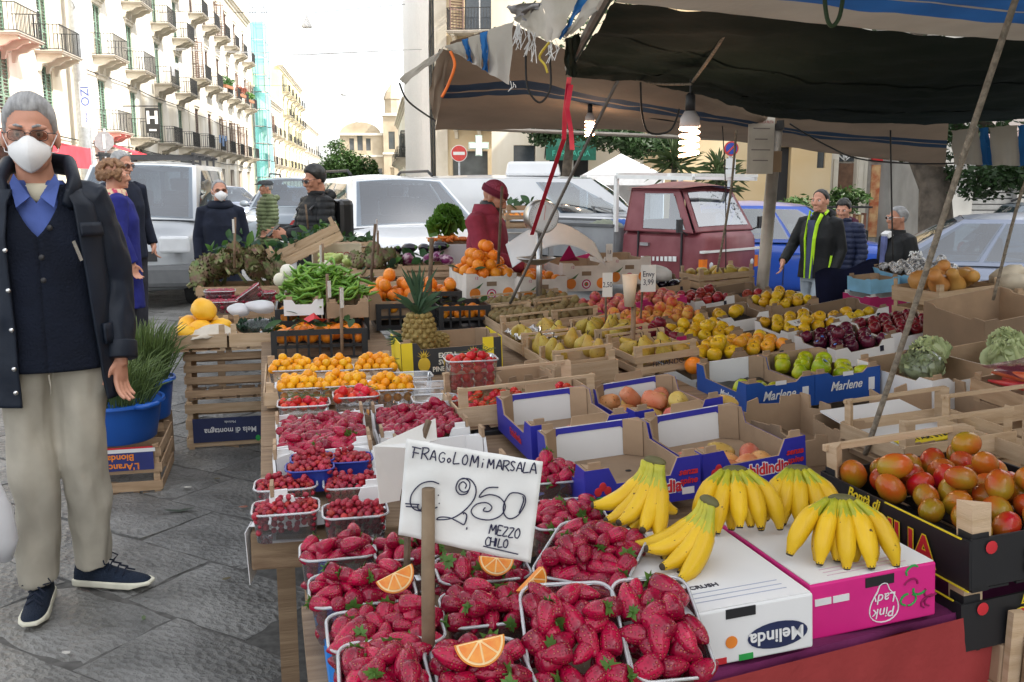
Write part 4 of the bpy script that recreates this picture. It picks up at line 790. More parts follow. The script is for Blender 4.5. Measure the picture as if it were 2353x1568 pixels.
person('man with glasses and short beard beside the curly haired woman',at_px(277,348,8.6,1.76),R(60),1.76,m_navy,m_dtrou,m_hgrey,m_skinA,dict(hyaw=10,htilt=12),extra=ex,hairkw=dict(th=.005,front=1.05))
def ex(t,M,V,P):mask(M,t);glasses(M,t,m_blk);MB().lathe([(.075,1.42),(.14,1.44),(.15,1.48),(.11,1.53),(.08,1.5)],20,(0,.04,0)).build('hood',m_navy,t,smooth=True)
person('grey haired man in white mask and long dark navy coat',at_px(503,414,9.4,1.62),R(18),1.62,m_navy,m_dtrou,m_hwhite,m_skinA,dict(hyaw=8),hem=.42,extra=ex,hairkw=dict(th=.003,front=1.2),coatw=1.08)
def ex(t,M,V,P):
 b=MB();b.lathe([(.105,.05),(.108,.075),(.09,.115),(.04,.13),(0,.132)],24,(0,-.005,0),sy=1.22);b.box((0,-.14,.062),(.15,.07,.012),rx=R(14));me=b.mesh('flat_cap',mat('dark grey wool',(.05,.055,.06),.9));me.transform(M);place('flat_cap',me,t,40)
 b=MB();b.tube([(-.1,.05,1.42),(-.09,.14,1.46),(0,.17,1.47),(.09,.14,1.46),(.1,.05,1.42)],[.03,.05,.055,.05,.03],10);b.build('hood',m_olive,t,smooth=True)
person('man in olive green puffer jacket and dark flat cap',at_px(611,416,14.6,1.64),R(-62),1.64,m_olive,m_dtrou,m_hgrey,m_skinB,dict(wrL=(.2,-.1,.95)),hem=.72,puffy=.022,extra=ex,hairkw=dict(th=.005),coatw=1.18,sleeve=1.15)
def ex(t,M,V,P):
 b=MB();b.box((.0,-.43,1.17),(.075,.012,.15),rx=R(-50));b.build('phone',m_blk,t)
 b=MB();b.box((0,.25,1.22),(.31,.17,.46));b.build('backpack',mat('black leather',(.012,.012,.013),.28),t,bev=.05)
 b=MB();[b.tube([(s*.11,.17,1.42),(s*.13,.02,1.50),(s*.14,-.13,1.36),(s*.15,-.02,1.08),(s*.13,.16,1.02)],.018,6,flat=.4)for s in(-1,1)];b.build('strap',m_blk,t);MB().tube([(-.1,.345,1.05),(-.12,.35,1.25),(-.06,.33,1.42)],.006,5).build('zip',m_alloy,t)
 b=MB();b.tube([(-.1,.06,1.44),(-.08,.13,1.49),(0,.15,1.5),(.08,.13,1.49),(.1,.06,1.44)],[.03,.045,.05,.045,.03],10);b.build('hood',m_black,t,smooth=True);glasses(M,t,m_blk,m_blk)
person('dark haired man in black jacket with backpack looking at phone',at_px(722,384,8.5,1.70),R(-52),1.70,m_black,m_dtrou,m_hblk,m_skinB,dict(elL=(.27,-.05,1.15),wrL=(.07,-.33,1.13),elR=(-.27,-.05,1.15),wrR=(-.07,-.33,1.13),handL=(-.3,-1,.1),handR=(.3,-1,.1),htilt=14),hem=.86,puffy=.012,extra=ex,hairkw=dict(th=.016,front=.9,bulk=.012),coatw=1.1)
m_bean=mat('burgundy knit',(.2,.015,.04),.9,bump=.9,bscale=60,col2=(.3,.06,.1),scale=60);m_bean2=mat('burgundy knit cuff',(.14,.01,.03),.9,bump=.5,bscale=80)
def ex(t,M,V,P):
 beanie(M,(m_bean,m_bean2),t);MB().ball(M@Vector((0,-.042,-.075)),(.057,.062,.05),16,10,M.to_3x3()).build('beard',mat('dark beard',(.03,.02,.016),.8,bump=.6,bscale=150),t,smooth=True)
 b=MB();b.lathe([(.085,1.43),(.115,1.45),(.12,1.49),(.1,1.55),(.085,1.55)],24,(0,-.02,.0));b.build('hood',m_burg,t,smooth=True);MB().lathe([(.07,1.47),(.084,1.5),(.083,1.56),(.07,1.58)],24,(0,-.05,.0)).build('neck_warmer',m_blk,t,smooth=True)
person('market vendor in burgundy hoodie and knitted beanie looking down',at_px(1112,418,6.9,1.58),R(74),1.60,m_burg,m_dtrou,None,m_skinB,dict(head=(0,-.09,1.60),htilt=26,elL=(.25,-.09,1.14),wrL=(.12,-.36,1.06),elR=(-.25,-.08,1.14),wrR=(-.12,-.37,1.06),handL=(-.3,-1,-.2),handR=(.3,-1,-.2),lean=.35),hem=.82,extra=ex,coatw=1.14,sleeve=1.12)
def ex(t,M,V,P):beanie(M,(m_blk,m_white),t,pom=m_blk)
person('man in bright blue jacket and striped bobble hat by the tent',at_px(1413,440,21.5,1.62),R(70),1.62,m_bjack,m_dtrou,None,m_skinB,dict(htilt=15,wrL=(.15,-.3,1.0)),extra=ex,vox=.011)
m_neon=mat('neon yellow',(.5,.85,.02),.6)
def ex(t,M,V,P):
 b=MB();b.tube([(.02,-.15,.84),(.03,-.155,1.05),(.045,-.165,1.25),(.05,-.13,1.4),(.065,-.07,1.5)],.022,6,flat=.35);b.tube([(-.05,-.15,.84),(-.05,-.155,1.05),(-.06,-.165,1.25),(-.06,-.13,1.4),(-.075,-.06,1.53)],.022,6,flat=.35);b.build('jacket_lining',m_neon,t)
 b=MB();b.tube([(.19,-.06,1.08),(.185,-.08,.95),(.18,-.09,.88)],.012,6);b.build('pocket_zip',m_neon,t);MB().box((.0,-.152,1.14),(.075,.02,.6)).build('shirt',cloth('slate shirt',(.06,.07,.13)),t)
 b=MB();b.tube([(-.1,.05,1.46),(-.08,.12,1.5),(0,.14,1.52),(.08,.12,1.5),(.1,.05,1.46)],[.03,.04,.045,.04,.03],10);hd=b.build('hood',m_black,t,smooth=True);MB().tube([(-.07,-.02,1.5),(-.055,.06,1.53),(0,.09,1.54),(.055,.06,1.53),(.07,-.02,1.5)],.016,6).build('hood_lining',m_neon,hd)
person('walking man in black jacket with neon yellow lining and pale jeans',at_px(1887,436,9.7,1.76),R(-48),1.76,m_black,m_jean,m_hblk,m_skinA,dict(kneeL=(.1,-.16,.52),ankL=(.1,-.1,.1),kneeR=(-.1,.05,.5),ankR=(-.1,.3,.16),elR=(-.29,-.02,1.16),wrR=(-.26,-.24,1.0),wrL=(.24,-.1,.9)),hem=.84,extra=ex,hairkw=dict(th=.003,front=1.25),coatw=1.04)
def ex(t,M,V,P):b=MB();b.tube([(-.1,.05,1.44),(-.08,.13,1.48),(0,.15,1.5),(.08,.13,1.48),(.1,.05,1.44)],[.03,.045,.05,.045,.03],10);b.build('hood',cloth('plum hood',(.08,.02,.04)),t,smooth=True)
person('person in navy quilted jacket walking behind the neon lined jacket',at_px(1940,458,10.6,1.70),R(-50),1.70,m_navyp,m_khaki2,m_hblk,m_skinA,dict(htilt=14,kneeL=(.1,-.12,.5),ankR=(-.1,.2,.1),hyaw=14),hem=.78,puffy=.015,extra=ex,hairkw=dict(th=.010,amp=.006),coatw=1.02,sleeve=1.02)
def ex(t,M,V,P):
 glasses(M,t,m_white);text('AWR',.07,m_white,t,frame((.298,.02,1.29),(0,-1,0),(0,0,1)),ext=.003,off=.001);MB().box((.306,.025,1.22),(.008,.07,.035)).build('sleeve_patch',m_white,t)
 b=MB();b.box((0,-.14,1.3),(.07,.03,.3));b.build('shirt',cloth('blue shirt',(.12,.14,.3)),t);MB().box((.0,-.11,1.47),(.11,.06,.05),rx=R(30)).build('shirt_collar',m_white,t)
person('white haired man with glasses in black lettered jacket',at_px(2064,476,9.2,1.68),R(-76),1.68,m_black,m_dtrou,m_hwhite,m_skinB,dict(elL=(.26,.05,1.14),wrL=(.24,-.02,.92)),hem=.8,extra=ex,hairkw=dict(th=.008,front=.95),coatw=1.06,sleeve=1.08)
# ---- the man in the foreground ----
m_jk=cloth('navy rain jacket cloth',(.010,.015,.026),.5,sc=5,bump=.25,bs=18);m_pull=cloth('navy pullover knit',(.006,.009,.019),.9,bump=.5,bs=120);m_kh=cloth('khaki cotton cloth',(.37,.34,.28),.85,sc=4,bump=.25,bs=16);m_shirt=cloth('blue shirt cloth',(.07,.11,.33),.8);m_shoe=cloth('navy shoe knit',(.010,.017,.033),.85,bump=.6,bs=150);m_sole=mat('cream rubber',(.6,.58,.47),.6,var=.12,scale=12);m_metal=mat('steel fitting',(.6,.6,.6),.25,metal=1)
t=thing('person','old man in white mask and glasses, navy jacket and khaki trousers','person',(-1.625,3.2,.012),R(20),'people at the market');k=1.775/1.75;t.scale=(k*.93,k*.95,k)
Hd=Matrix.Translation((-.008,-.03,1.632))@Matrix.Rotation(R(3),4,'Z')@Matrix.Rotation(R(3),4,'X')@Matrix.Scale(1.06,4)
ank={'L':Vector((.082,.06,.085)),'R':Vector((-.10,-.05,.085))};kn={'L':Vector((.078,0,.50)),'R':Vector((-.095,-.02,.5))}
shp={'L':(Vector((.168,.02,1.405)),Vector((.228,.05,1.13)),Vector((.232,-.03,.87))),'R':(Vector((-.178,.02,1.405)),Vector((-.26,.05,1.13)),Vector((-.27,-.05,.87)))}
b=MB();head_shapes(b,Hd,fat=1.04);b.tube([(0,.02,1.43),Hd@Vector((0,.026,-.09)),Hd@Vector((0,.02,-.03))],[.068,.06,.054],16)
b.loft([ell(z,hx,hy,cy)for z,hx,hy,cy in[(.86,.16,.11,0),(1.05,.13,.09,0),(1.28,.135,.085,0.01),(1.40,.12,.07,.02),(1.46,.07,.062,.02)]])
for s in 'LR':
 a,e,w=shp[s];b.tube([a,e,w],[.05,.042,.029],12);hand_shapes(b,w,(.0,-.18,-1),(-.55 if s=='L' else.55,-1,0),.38*(-1 if s=='L' else 1),1.06);b.tube([Vector((.09 if s=='L' else-.09,0,.92)),kn[s],ank[s]],[.08,.055,.042],12)
me=remesh(b,.0048,3);me.materials.append(m_skinA);place('body',me,t)
eyes(Hd,t);brows(Hd,t,m_hgrey);glasses(Hd,t,m_blk,w=.026,h=.0155,z=0);mask(Hd,t)
hair_mesh(Hd,m_hgrey,parent=t,th=.008,front=.85,amp=.0025,fr=75,bulk=.008,side=-.015)
MB().lathe([(.066,1.41),(.083,1.42),(.080,1.468),(.068,1.475)],24,(0,.008,0)).build('undershirt',mat('cream cotton',(.6,.55,.42),.9),t,smooth=True)
rows=[(.70,.218,.158),(.86,.212,.158),(1.0,.204,.158),(1.15,.202,.155),(1.3,.20,.15),(1.4,.18,.128),(1.45,.14,.112),(1.5,.105,.098)]
def ringat(z):
 z=max(rows[0][0],min(rows[-1][0],z))
 for i in range(len(rows)-1):
  if z<=rows[i+1][0]:q=(z-rows[i][0])/(rows[i+1][0]-rows[i][0]);q=q*q*(3-2*q)*.5+q*.5;return lerp(rows[i][1],rows[i+1][1],q),lerp(rows[i][2],rows[i+1][2],q)
 return rows[-1][1:]
def shell(th0,th1,zb,zt,infl,nu,nv,seed=0.,amp=.006,fs=9.):
 """garment shell round the trunk; angle 0 faces front"""
 def f(i,j):
  a=lerp(th0(j)if callable(th0)else th0,th1(j)if callable(th1)else th1,i);z=lerp(zb(a),zt(a),j);hx,hy=ringat(z);c,s=math.sin(a),-math.cos(a)
  p=Vector(((hx+infl)*math.copysign(abs(c)**.85,c),(hy+infl)*math.copysign(abs(s)**.85,s)+.008,z));fold=noise.noise(Vector((p.x*fs+seed,p.y*fs,p.z*fs*.5)))+.5*noise.noise(Vector((p.x*fs*2.4+seed,p.y*fs*2.4,p.z*fs*1.3)))
  return p+Vector((c,s,0))*fold*amp
 return MB().grid(f,nu,nv)
vz=lambda a:1.47-.17*max(0,1-abs(((a+math.pi)%(2*math.pi))-math.pi)/.62)
shell(0,2*math.pi,lambda a:1.1,lambda a:1.485-.075*max(0,1-abs(((a+math.pi)%(2*math.pi))-math.pi)/.35),-.034,60,30,2.,.004).build('shirt',m_shirt,t,smooth=True)
po=shell(0,2*math.pi,lambda a:.845,vz,-.016,90,50,5.,.004).build('pullover',m_pull,t,smooth=True,solid=.006)
for kk,z in enumerate((1.235,1.16,1.33)):MB().ball((.012+(.03 if kk==2 else 0),-.165 if kk<2 else-.135,z),(.010,.006,.010),12,8).build('button',m_blk,po,smooth=True)
b=MB()
for s in(-1,1):b.add([(s*.016,-.106,1.43),(s*.066,-.072,1.505),(s*.080,-.078,1.475),(s*.060,-.122,1.395)],[(0,1,2,3)])
b.build('shirt_collar',m_shirt,po,solid=.006)
op=lambda j:lerp(.92,.62,min(1,j*1.25))
jb=shell(op,lambda j:2*math.pi-lerp(.36,.42,j),lambda a:.735,lambda a:1.455,.012,110,70,9.,.010,7.).build('jacket',m_jk,t,smooth=True,solid=.010)
for s in 'LR':
 a,e,w=shp[s];sg=1 if s=='L' else-1;b=MB();b.ball(a+Vector((-sg*.03,0,-.005)),(.10,.088,.085),16,10);b.tube([a+Vector((-sg*.06,0,-.03)),a,lerp(a,e,.35),lerp(a,e,.7),e,lerp(e,w,.35),lerp(e,w,.7),lerp(e,w,1.02)],[.085,.082,.079,.075,.072,.068,.064,.060],16)
 me=remesh(b,.008,2,.011,13.);me.materials.append(m_jk);me.name='sleeve';so_=place('sleeve',me,jb)
 MB().tube([lerp(e,w,.80),lerp(e,w,1.03)],[.067,.065],20).build('cuff',m_jk,so_,smooth=True,bev=.004)
b=MB();b.tube([(.10,-.10,1.40),(.125,-.04,1.475),(.105,.06,1.535),(0,.10,1.55),(-.105,.06,1.535),(-.125,-.04,1.475),(-.10,-.10,1.40)],[.016,.024,.028,.03,.028,.024,.016],12,flat=1.6);b.build('collar',m_jk,jb,smooth=True)
for z in(.79,.87,1.0,1.13,1.26):
 q=ringat(z);aa=2*math.pi-.46;MB().ball(((q[0]+.022)*math.sin(aa)*1.02,-(q[1]+.022)*math.cos(aa)*1.02,z),(.0085,.006,.0085),12,8).build('snap_button',m_metal,jb,smooth=True)
for a0,a1 in((.95,1.5),(2*math.pi-1.5,2*math.pi-.9)):shell(a0,a1,lambda a:.93,lambda a:1.0,.022,12,3,9.,.004,7.).build('pocket_flap',m_jk,jb,smooth=True,solid=.012)
MB().box((.128,-.172,1.255),(.012,.007,.07),ry=R(-20),rz=R(30)).build('zip',m_metal,jb);MB().box((-.155,-.165,1.02),(.014,.008,.055),rz=R(-40)).build('zip',m_metal,jb)
for a0,a1 in((.64,1.25),(2*math.pi-1.25,2*math.pi-.54)):shell(a0,a1,lambda a:1.30,lambda a:1.345,.020,14,3,9.,.004,7.).build('storm_flap',m_jk,jb,smooth=True,solid=.008)
b=MB();b.loft([ell(.86,.172,.132,.005),ell(.92,.172,.13,.005),ell(1.02,.16,.12)])
for s in 'LR':b.tube([Vector((.093 if s=='L' else-.093,0,.95)),lerp(Vector((.095 if s=='L' else-.095,0,.92)),kn[s],.4),kn[s],lerp(kn[s],ank[s],.5),ank[s]+Vector((0,0,.0))],[.100,.094,.082,.077,.072],18)
me=remesh(b,.009,2,.019,8.5);me.materials.append(m_kh);me.name='trousers';tr_=place('trousers',me,t)
b=MB();b.tube([(.0,-.142,.84),(.003,-.138,.80),(.0,-.12,.77)],.003,6);b.build('fly_seam',m_kh,tr_)
for s,dr in(('L',(.93,-.45,0)),('R',(-.05,-1,0))):
 A=Vector((ank[s].x,ank[s].y,0));b=MB();shoe(b,1,A,dr,.325);so_=b.build('shoe',m_shoe,t,smooth=True,sub=1);b=MB();shoe(b,1,A,dr,.335,False);b.build('sole',m_sole,so_,bev=.006)
 d_=Vector(dr).normalized();x=Vector((-d_.y,d_.x,0));b=MB()
 for q in range(4):c=A+d_*(.045+.028*q);z=.098-.011*q;b.tube([c-x*.03+Vector((0,0,z-.012)),c+Vector((0,0,z+.006)),c+x*.03+d_*.02+Vector((0,0,z-.012))],.0035,5)
 for q in(-1,1):c=A+d_*.05+Vector((0,0,.10));b.tube([c,c+x*.03*q+Vector((0,0,.02)),c+x*.05*q+d_*.02,c+x*.02*q+d_*.02-Vector((0,0,.005))],.003,5)
 b.build('laces',m_navy,so_)
# white plastic bag at the frame's edge
t=thing('plastic_bag','white plastic shopping bag hanging at the edge beside the khaki trousers','bag',PY(-28,1190,2.95));b=MB()
b.lathe([(.02,.17),(.045,.13),(.085,.03),(.095,-.08),(.07,-.15),(.0,-.16)],20,sy=.6);me=b.mesh('bag',None);b.v=[(x*(1+.12*noise.noise(Vector((x*20,y*20,z*14)))),y,z)for x,y,z in b.v];b.build('sack',mat('white film',(.72,.72,.74),.4,var=.05,trl=.35),t,smooth=True)
MB().tube([(-.02,0,.16),(-.03,0,.24),(.03,0,.25),(.03,0,.16)],.012,6,flat=.4).build('handle',_S['white film'],t)
# ======================= STALL: CANOPY =======================
m_beige=mat('beige awning canvas',(.50,.47,.42),.85,col2=(.40,.37,.31),scale=3,bump=.25,bscale=45,trl=.42);m_brown2=mat('brown canvas',(.25,.185,.13),.9,col2=(.19,.14,.10),scale=2.2,bump=.25,bscale=40,trl=.16)  # back panels: canvas mottled between two browns
m_bstripe=mat('blue awning stripe',(.02,.14,.38),.85,var=.15,scale=5,bump=.25,bscale=45,trl=.45);m_gtarp=mat('dark green tarpaulin',(.011,.022,.018),.85,col2=(.02,.032,.027),scale=1.2,bump=.3,bscale=4,bdist=.03,spec=.06);m_wstripe=mat('white awning thread',(.6,.6,.58),.85)
m_dstripe=mat('navy awning stripe',(.012,.035,.075),.9,var=.15,scale=5,bump=.25,bscale=45,trl=.1)
def poly_at(pl,t):
 n=len(pl)-1;x=t*n;i=min(int(x),n-1);return pl[i].lerp(pl[i+1],x-i)
def px(*pts):return[PY(u,v,y)for u,v,y in pts]
canopy=thing('market_canopy','patched market awning of beige striped canvas and dark green tarpaulin','awning',(0,0,0))
def cloth_panel(nm,near,far,m,t0=0.,t1=1.,nu=40,nv=14,sag=.05,rip=.012,seed=0.,parent=None):
 def f(i,j):
  t=lerp(t0,t1,j);p=poly_at(near,i).lerp(poly_at(far,i),t);s=math.sin(math.pi*t)*math.sin(math.pi*i)
  return p+Vector((0,0,-sag*s+rip*(noise.noise(Vector((p.x*4+seed,p.y*4,0)))+.6*noise.noise(Vector((p.x*9+seed,p.y*9,3))))))
 return MB().grid(f,nu,nv).build(nm,m,parent or canopy,smooth=True)
ne=px((1412,5,2.75),(1650,30,2.9),(1900,58,3.05),(2150,80,3.2),(2440,103,3.4))
fe=px((1306,172,4.35),(1500,193,5.0),(1640,226,5.6),(1760,271,6.7),(2100,288,7.1),(2440,268,7.2))
cloth_panel('tarpaulin',ne,fe,m_gtarp,sag=.04,rip=.02,nu=70,nv=36)
for t_ in(.33,.68):cloth_panel('seam',[p-Vector((0,0,.006))for p in ne],[p-Vector((0,0,.006))for p in fe],m_gtarp,t_,t_+.012,70,1,.04,.02)
n0=[p+Vector((.25,-1.5,.10))for p in ne]
m_bg2=mat('shaded beige canvas',(.42,.37,.3),.85,col2=(.34,.3,.24),scale=3,bump=.25,bscale=45,trl=.2);m_bs2=mat('shaded blue stripe',(.015,.1,.3),.85,var=.15,scale=5,trl=.25)  # darker copies of the awning canvas and stripe, shade put into their colours
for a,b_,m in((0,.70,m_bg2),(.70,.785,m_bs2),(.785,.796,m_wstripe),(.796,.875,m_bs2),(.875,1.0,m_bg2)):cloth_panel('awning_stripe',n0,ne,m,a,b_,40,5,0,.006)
nb_=px((1035,98,5.0),(1180,55,4.7),(1310,120,4.5),(1500,176,5.1),(1760,250,6.8),(2180,280,7.3));fb=px((1000,298,7.3),(1230,297,7.3),(1450,301,7.4),(1760,332,7.9),(1960,360,8.1),(2172,384,8.2))
for a,b_,m in((0,.40,m_brown2),(.40,.47,m_dstripe),(.47,.485,m_brown2),(.485,.55,m_dstripe),(.55,1.0,m_brown2)):cloth_panel('awning_stripe',nb_,fb,m,a,b_,46,6,.02,.012,4.)
# ragged flaps along the awning's outer edge
def flap(nm,quad,m,nu=10,nv=10,rip=.02,parent=canopy,seed=1.,solid=0):
 q=[PY(*p)for p in quad]
 def f(i,j):p=q[0].lerp(q[1],i).lerp(q[3].lerp(q[2],i),j);return p+Vector((rip*noise.noise(Vector((i*3+seed,j*3,0))),rip*1.6*math.sin(i*9+seed)*j,rip*.5*noise.noise(Vector((i*4,j*4+seed,5)))))
 return MB().grid(f,nu,nv).build(nm,m,parent,smooth=True,solid=solid)
def flap_striped(quad,cuts,seed=1.):
 (a,b_,c,d_)=quad
 L_=lambda p,q,t:tuple(lerp(x,y,t)for x,y in zip(p,q))
 for t0,t1,m in cuts:flap('awning_flap',(L_(a,b_,t0),L_(a,b_,t1),L_(d_,c,t1),L_(d_,c,t0)),m,6,8,.02,seed=seed)
flap_striped(((1022,108,4.9),(1182,48,4.6),(1170,196,4.5),(1040,118,4.9)),((0,.26,m_beige),(.26,.34,m_bstripe),(.34,.52,m_beige),(.52,.62,m_bstripe),(.62,1,m_beige)))
flap('awning_flap',((918,182,5.6),(1022,106,4.9),(1010,130,5.0),(930,194,5.6)),m_beige);flap('awning_flap',((1010,112,5.0),(1040,118,4.95),(1000,296,7.3),(985,205,6.2)),m_brown2,nv=14)
flap_striped(((1246,-12,3.6),(1420,-12,2.8),(1312,80,3.5),(1258,98,3.7)),((0,.52,m_beige),(.52,.66,m_bstripe),(.66,1,m_beige)),4.)
flap('awning_flap',((1180,46,4.6),(1250,8,3.7),(1262,96,3.7),(1224,80,4.2)),m_beige,seed=6.)
flap('awning_flap',((1168,12,4.6),(1250,4,3.8),(1235,30,3.9),(1188,48,4.6)),mat('grey torn canvas',(.2,.19,.19),.9,var=.3,scale=8),rip=.05,seed=9.)
flap('awning_flap',((1297,90,3.6),(1330,75,3.5),(1322,180,4.3),(1300,172,4.3)),m_gtarp,seed=2.)
flap_striped(((2185,300,6.4),(2440,280,6.0),(2440,384,6.0),(2196,378,6.4)),((0,.25,m_beige),(.25,.34,m_bstripe),(.34,.6,m_beige),(.6,.7,m_bstripe),(.7,1,m_beige)),7.)
rnd=random.Random(4);b=MB()
for u0,v0,n_,L_ in((1195,58,14,60),(1222,75,12,75),(1268,98,10,50),(1172,190,3,22)):
 for i in range(n_):u=u0+rnd.uniform(-10,10);l=L_*rnd.uniform(.5,1);b.tube([PY(u,v0+rnd.uniform(-6,6),4.0),PY(u+rnd.uniform(-9,9),v0+l*.5,4.0),PY(u+rnd.uniform(-12,8),v0+l,4.0)],.0016,4)
o=b.build('frayed_threads',m_wstripe,canopy);o['kind']='stuff'
# awning frame: rafters and poles
m_pole=mat('weathered steel pole',(.32,.29,.25),.5,var=.25,scale=6,metal=.5);m_rod=mat('brown stick',(.12,.08,.05),.8,var=.3,scale=30,bump=.3,bscale=60);m_rope=mat('grey rope',(.24,.2,.15),.9,bump=.8,bscale=200,var=.3,scale=60);m_cable=mat('black cable',(.012,.012,.012),.5)
b=MB();b.tube([fe[0]+Vector((0,0,.03)),fe[5]+Vector((0,0,.06))],.02,8);b.build('rafter',m_pole,canopy);b=MB();b.tube([ne[0]+Vector((0,0,.05)),fe[0]+Vector((0,0,.03))],.018,8);b.build('rafter',m_pole,canopy)
b=MB();b.tube([fb[0]+Vector((0,0,.02)),fb[3]+Vector((0,0,.03)),fb[5]+Vector((0,0,.03))],.016,8);b.build('rafter',m_pole,canopy)
b=MB();b.tube([PY(1752,655,6.95)+Vector((-.03,0,-1.0)),PY(1752,655,6.95),PY(1786,278,6.95)],[.047,.046,.044],14);o=b.build('canopy_pole',m_pole,smooth=True);tag(o,'thick weathered metal pole holding up the awning behind the apples','pole')
MB().tube([PY(1786,278,6.95),PY(1787,300,6.95)],.05,12).build('pole_cap',m_blk,o)
def strand(label,pts,r,m,cat='rope',name='rope',n=6,group=None):
 P_=px(*pts);
 if len(P_)>2:
  Q=[]
  for i in range(len(P_)-1):
   p0,p1,p2,p3=P_[max(i-1,0)],P_[i],P_[i+1],P_[min(i+2,len(P_)-1)]
   for k_ in range(6):s=k_/6;Q.append(.5*((2*p1)+(p2-p0)*s+(2*p0-5*p1+4*p2-p3)*s*s+(3*p1-p0-3*p2+p3)*s**3))
  P_=Q+[P_[-1]]
 o=MB().tube(P_,r,n).build(name,m,smooth=True);return tag(o,label,cat,group)
strand('thick worn rope slanting from the awning down to the crates',((2340,-20,2.3),(2200,400,2.4),(2090,740,2.5),(1988,1045,2.6)),.008,m_rope);strand('thin dark rope at the edge beside the butternut squash',((2400,330,4.4),(2345,450,4.5),(2282,690,4.6)),.008,m_rope)
strand('thin cord hanging before the red cab and the pole',((1692,300,6.2),(1678,450,6.2),(1648,625,6.3)),.008,m_rope);strand('thin black cord in front of the red windscreen',((1660,290,6.6),(1667,430,6.6),(1668,620,6.6)),.004,m_cable)
strand('long thin rod slanting from the awning to the kiwis',((1424,176,5.0),(1300,430,5.25),(1172,698,5.5)),.009,mat('grey rod',(.12,.11,.1),.5));strand('rope from the awning to the big lit bulb',((1706,2,2.9),(1650,105,3.4),(1592,188,3.88)),.007,m_rope)
strand('rope sagging along the tarpaulin edge to the big bulb',((1435,176,4.9),(1500,192,4.4),(1588,194,3.88)),.006,m_rope)
for lb,pts in(('black cable looping under the torn flaps',((1208,118,4.8),(1212,200,4.8),(1240,236,4.8),(1265,200,4.8),(1262,120,4.8))),('black cable running from the ribbon to the small bulb and along the awning',((1325,178,5.4),(1356,218,5.9),(1400,250,6.3),(1560,280,6.6),(1690,275,6.7))),('black cable hanging in a deep loop beside the big bulb',((1472,190,5.2),(1475,260,5.4),(1492,305,5.5),(1540,300,5.6),(1562,250,5.6))),('black cable hanging from the tip of the awning flap',((918,192,5.6),(940,235,5.9),(1000,278,6.8))),('black cable draped under the awning past the pole',((1815,285,6.8),(1900,335,7.0),(1990,368,7.2),(2200,375,6.6),(2420,330,6.0))),('green cord looping down from the striped canvas',((1892,-30,2.6),(1900,40,2.6),(1913,60,2.6),(1930,35,2.6),(1940,-30,2.6))),('thin black wire hanging straight before the dark shop door',((2046,300,7.0),(2048,420,7.0),(2052,600,7.0)))):strand(lb,pts,.006,m_cable if 'green' not in lb else mat('green cord',(.03,.06,.02),.7),'cable','cable')
strand('short rope end dangling from the awning edge',((1658,200,5.0),(1675,205,5.0)),.005,m_cable,'cable','cable')
strand('bright orange cord hanging from the awning corner',((1035,118,4.88),(1045,150,4.88),(1030,195,4.9),(1015,224,4.9)),.008,mat('orange cord',(.75,.16,.02),.6),n=5);strand('yellow knotted string under the torn canvas',((1262,98,3.65),(1240,130,3.7),(1252,150,3.7),(1258,168,3.7)),.005,mat('yellow string',(.6,.45,.05),.7))
m_rib=mat('red ribbon',(.6,.02,.07),.45,var=.1);
for lb,pts in(('long red ribbon hanging from the awning down to the scale',((1308,178,4.4),(1298,260,4.45),(1296,320,4.5),(1255,440,5.0),(1222,540,5.4))),('short red ribbon beside the long one',((1312,195,4.4),(1303,250,4.4),(1312,300,4.4),(1315,345,4.4)))):
 P_=px(*pts);b=MB()
 for i in range(len(P_)-1):
  a,c=P_[i],P_[i+1];w=Vector((.011,.004,0));b.add([a-w,a+w,c+w,c-w],[(0,1,2,3)])
 tag(b.build('ribbon',m_rib,solid=.002),lb,'ribbon')
# lit spiral bulbs
m_glow=emit_mat('bulb glow',(1,.60,.38),7.);m_bulbw=mat('bulb white',(.62,.56,.54),.4)
def bulb(label,u,v0,v1,Y,r):
 top=PY(u,v0,Y);bot=PY(u,v1,Y);h=top.z-bot.z;t=thing('light_bulb',label,'light bulb',(top.x,Y,bot.z),0,'lit spiral bulbs under the awning')
 MB().lathe([(r*.25,h*1.02),(r*.42,h*.98),(r*.46,h*.72)],14).build('socket',m_blk,t,smooth=True);MB().lathe([(r*.46,h*.74),(r*.85,h*.63),(r*.9,h*.5),(r*.7,h*.47)],18).build('housing',m_bulbw,t,smooth=True)
 b=MB();n=90;b.tube([(r*.8*math.cos(4.5*2*math.pi*i/n),r*.8*math.sin(4.5*2*math.pi*i/n),h*.48*(1-i/n)+.008)for i in range(n+1)],r*.13,8);b.build('spiral_tube',m_glow,t,smooth=True)
 ld=bpy.data.lights.new('bulb_light','POINT');ld.energy=1.6;ld.color=(1,.72,.5);ld.shadow_soft_size=r;lo=bpy.data.objects.new('bulb_light',ld);COL.objects.link(lo);lo.parent=t;lo.location=(0,-.0,-.06)
 MB().tube([(0,0,h),(0,0,h+.06)],.006,6).build('cord',m_cable,t);return t
bulb('large lit spiral bulb hanging on a rope under the tarpaulin',1587,217,364,3.9,.047);bulb('small lit spiral bulb hanging behind the red ribbon',1356,240,316,6.1,.036)
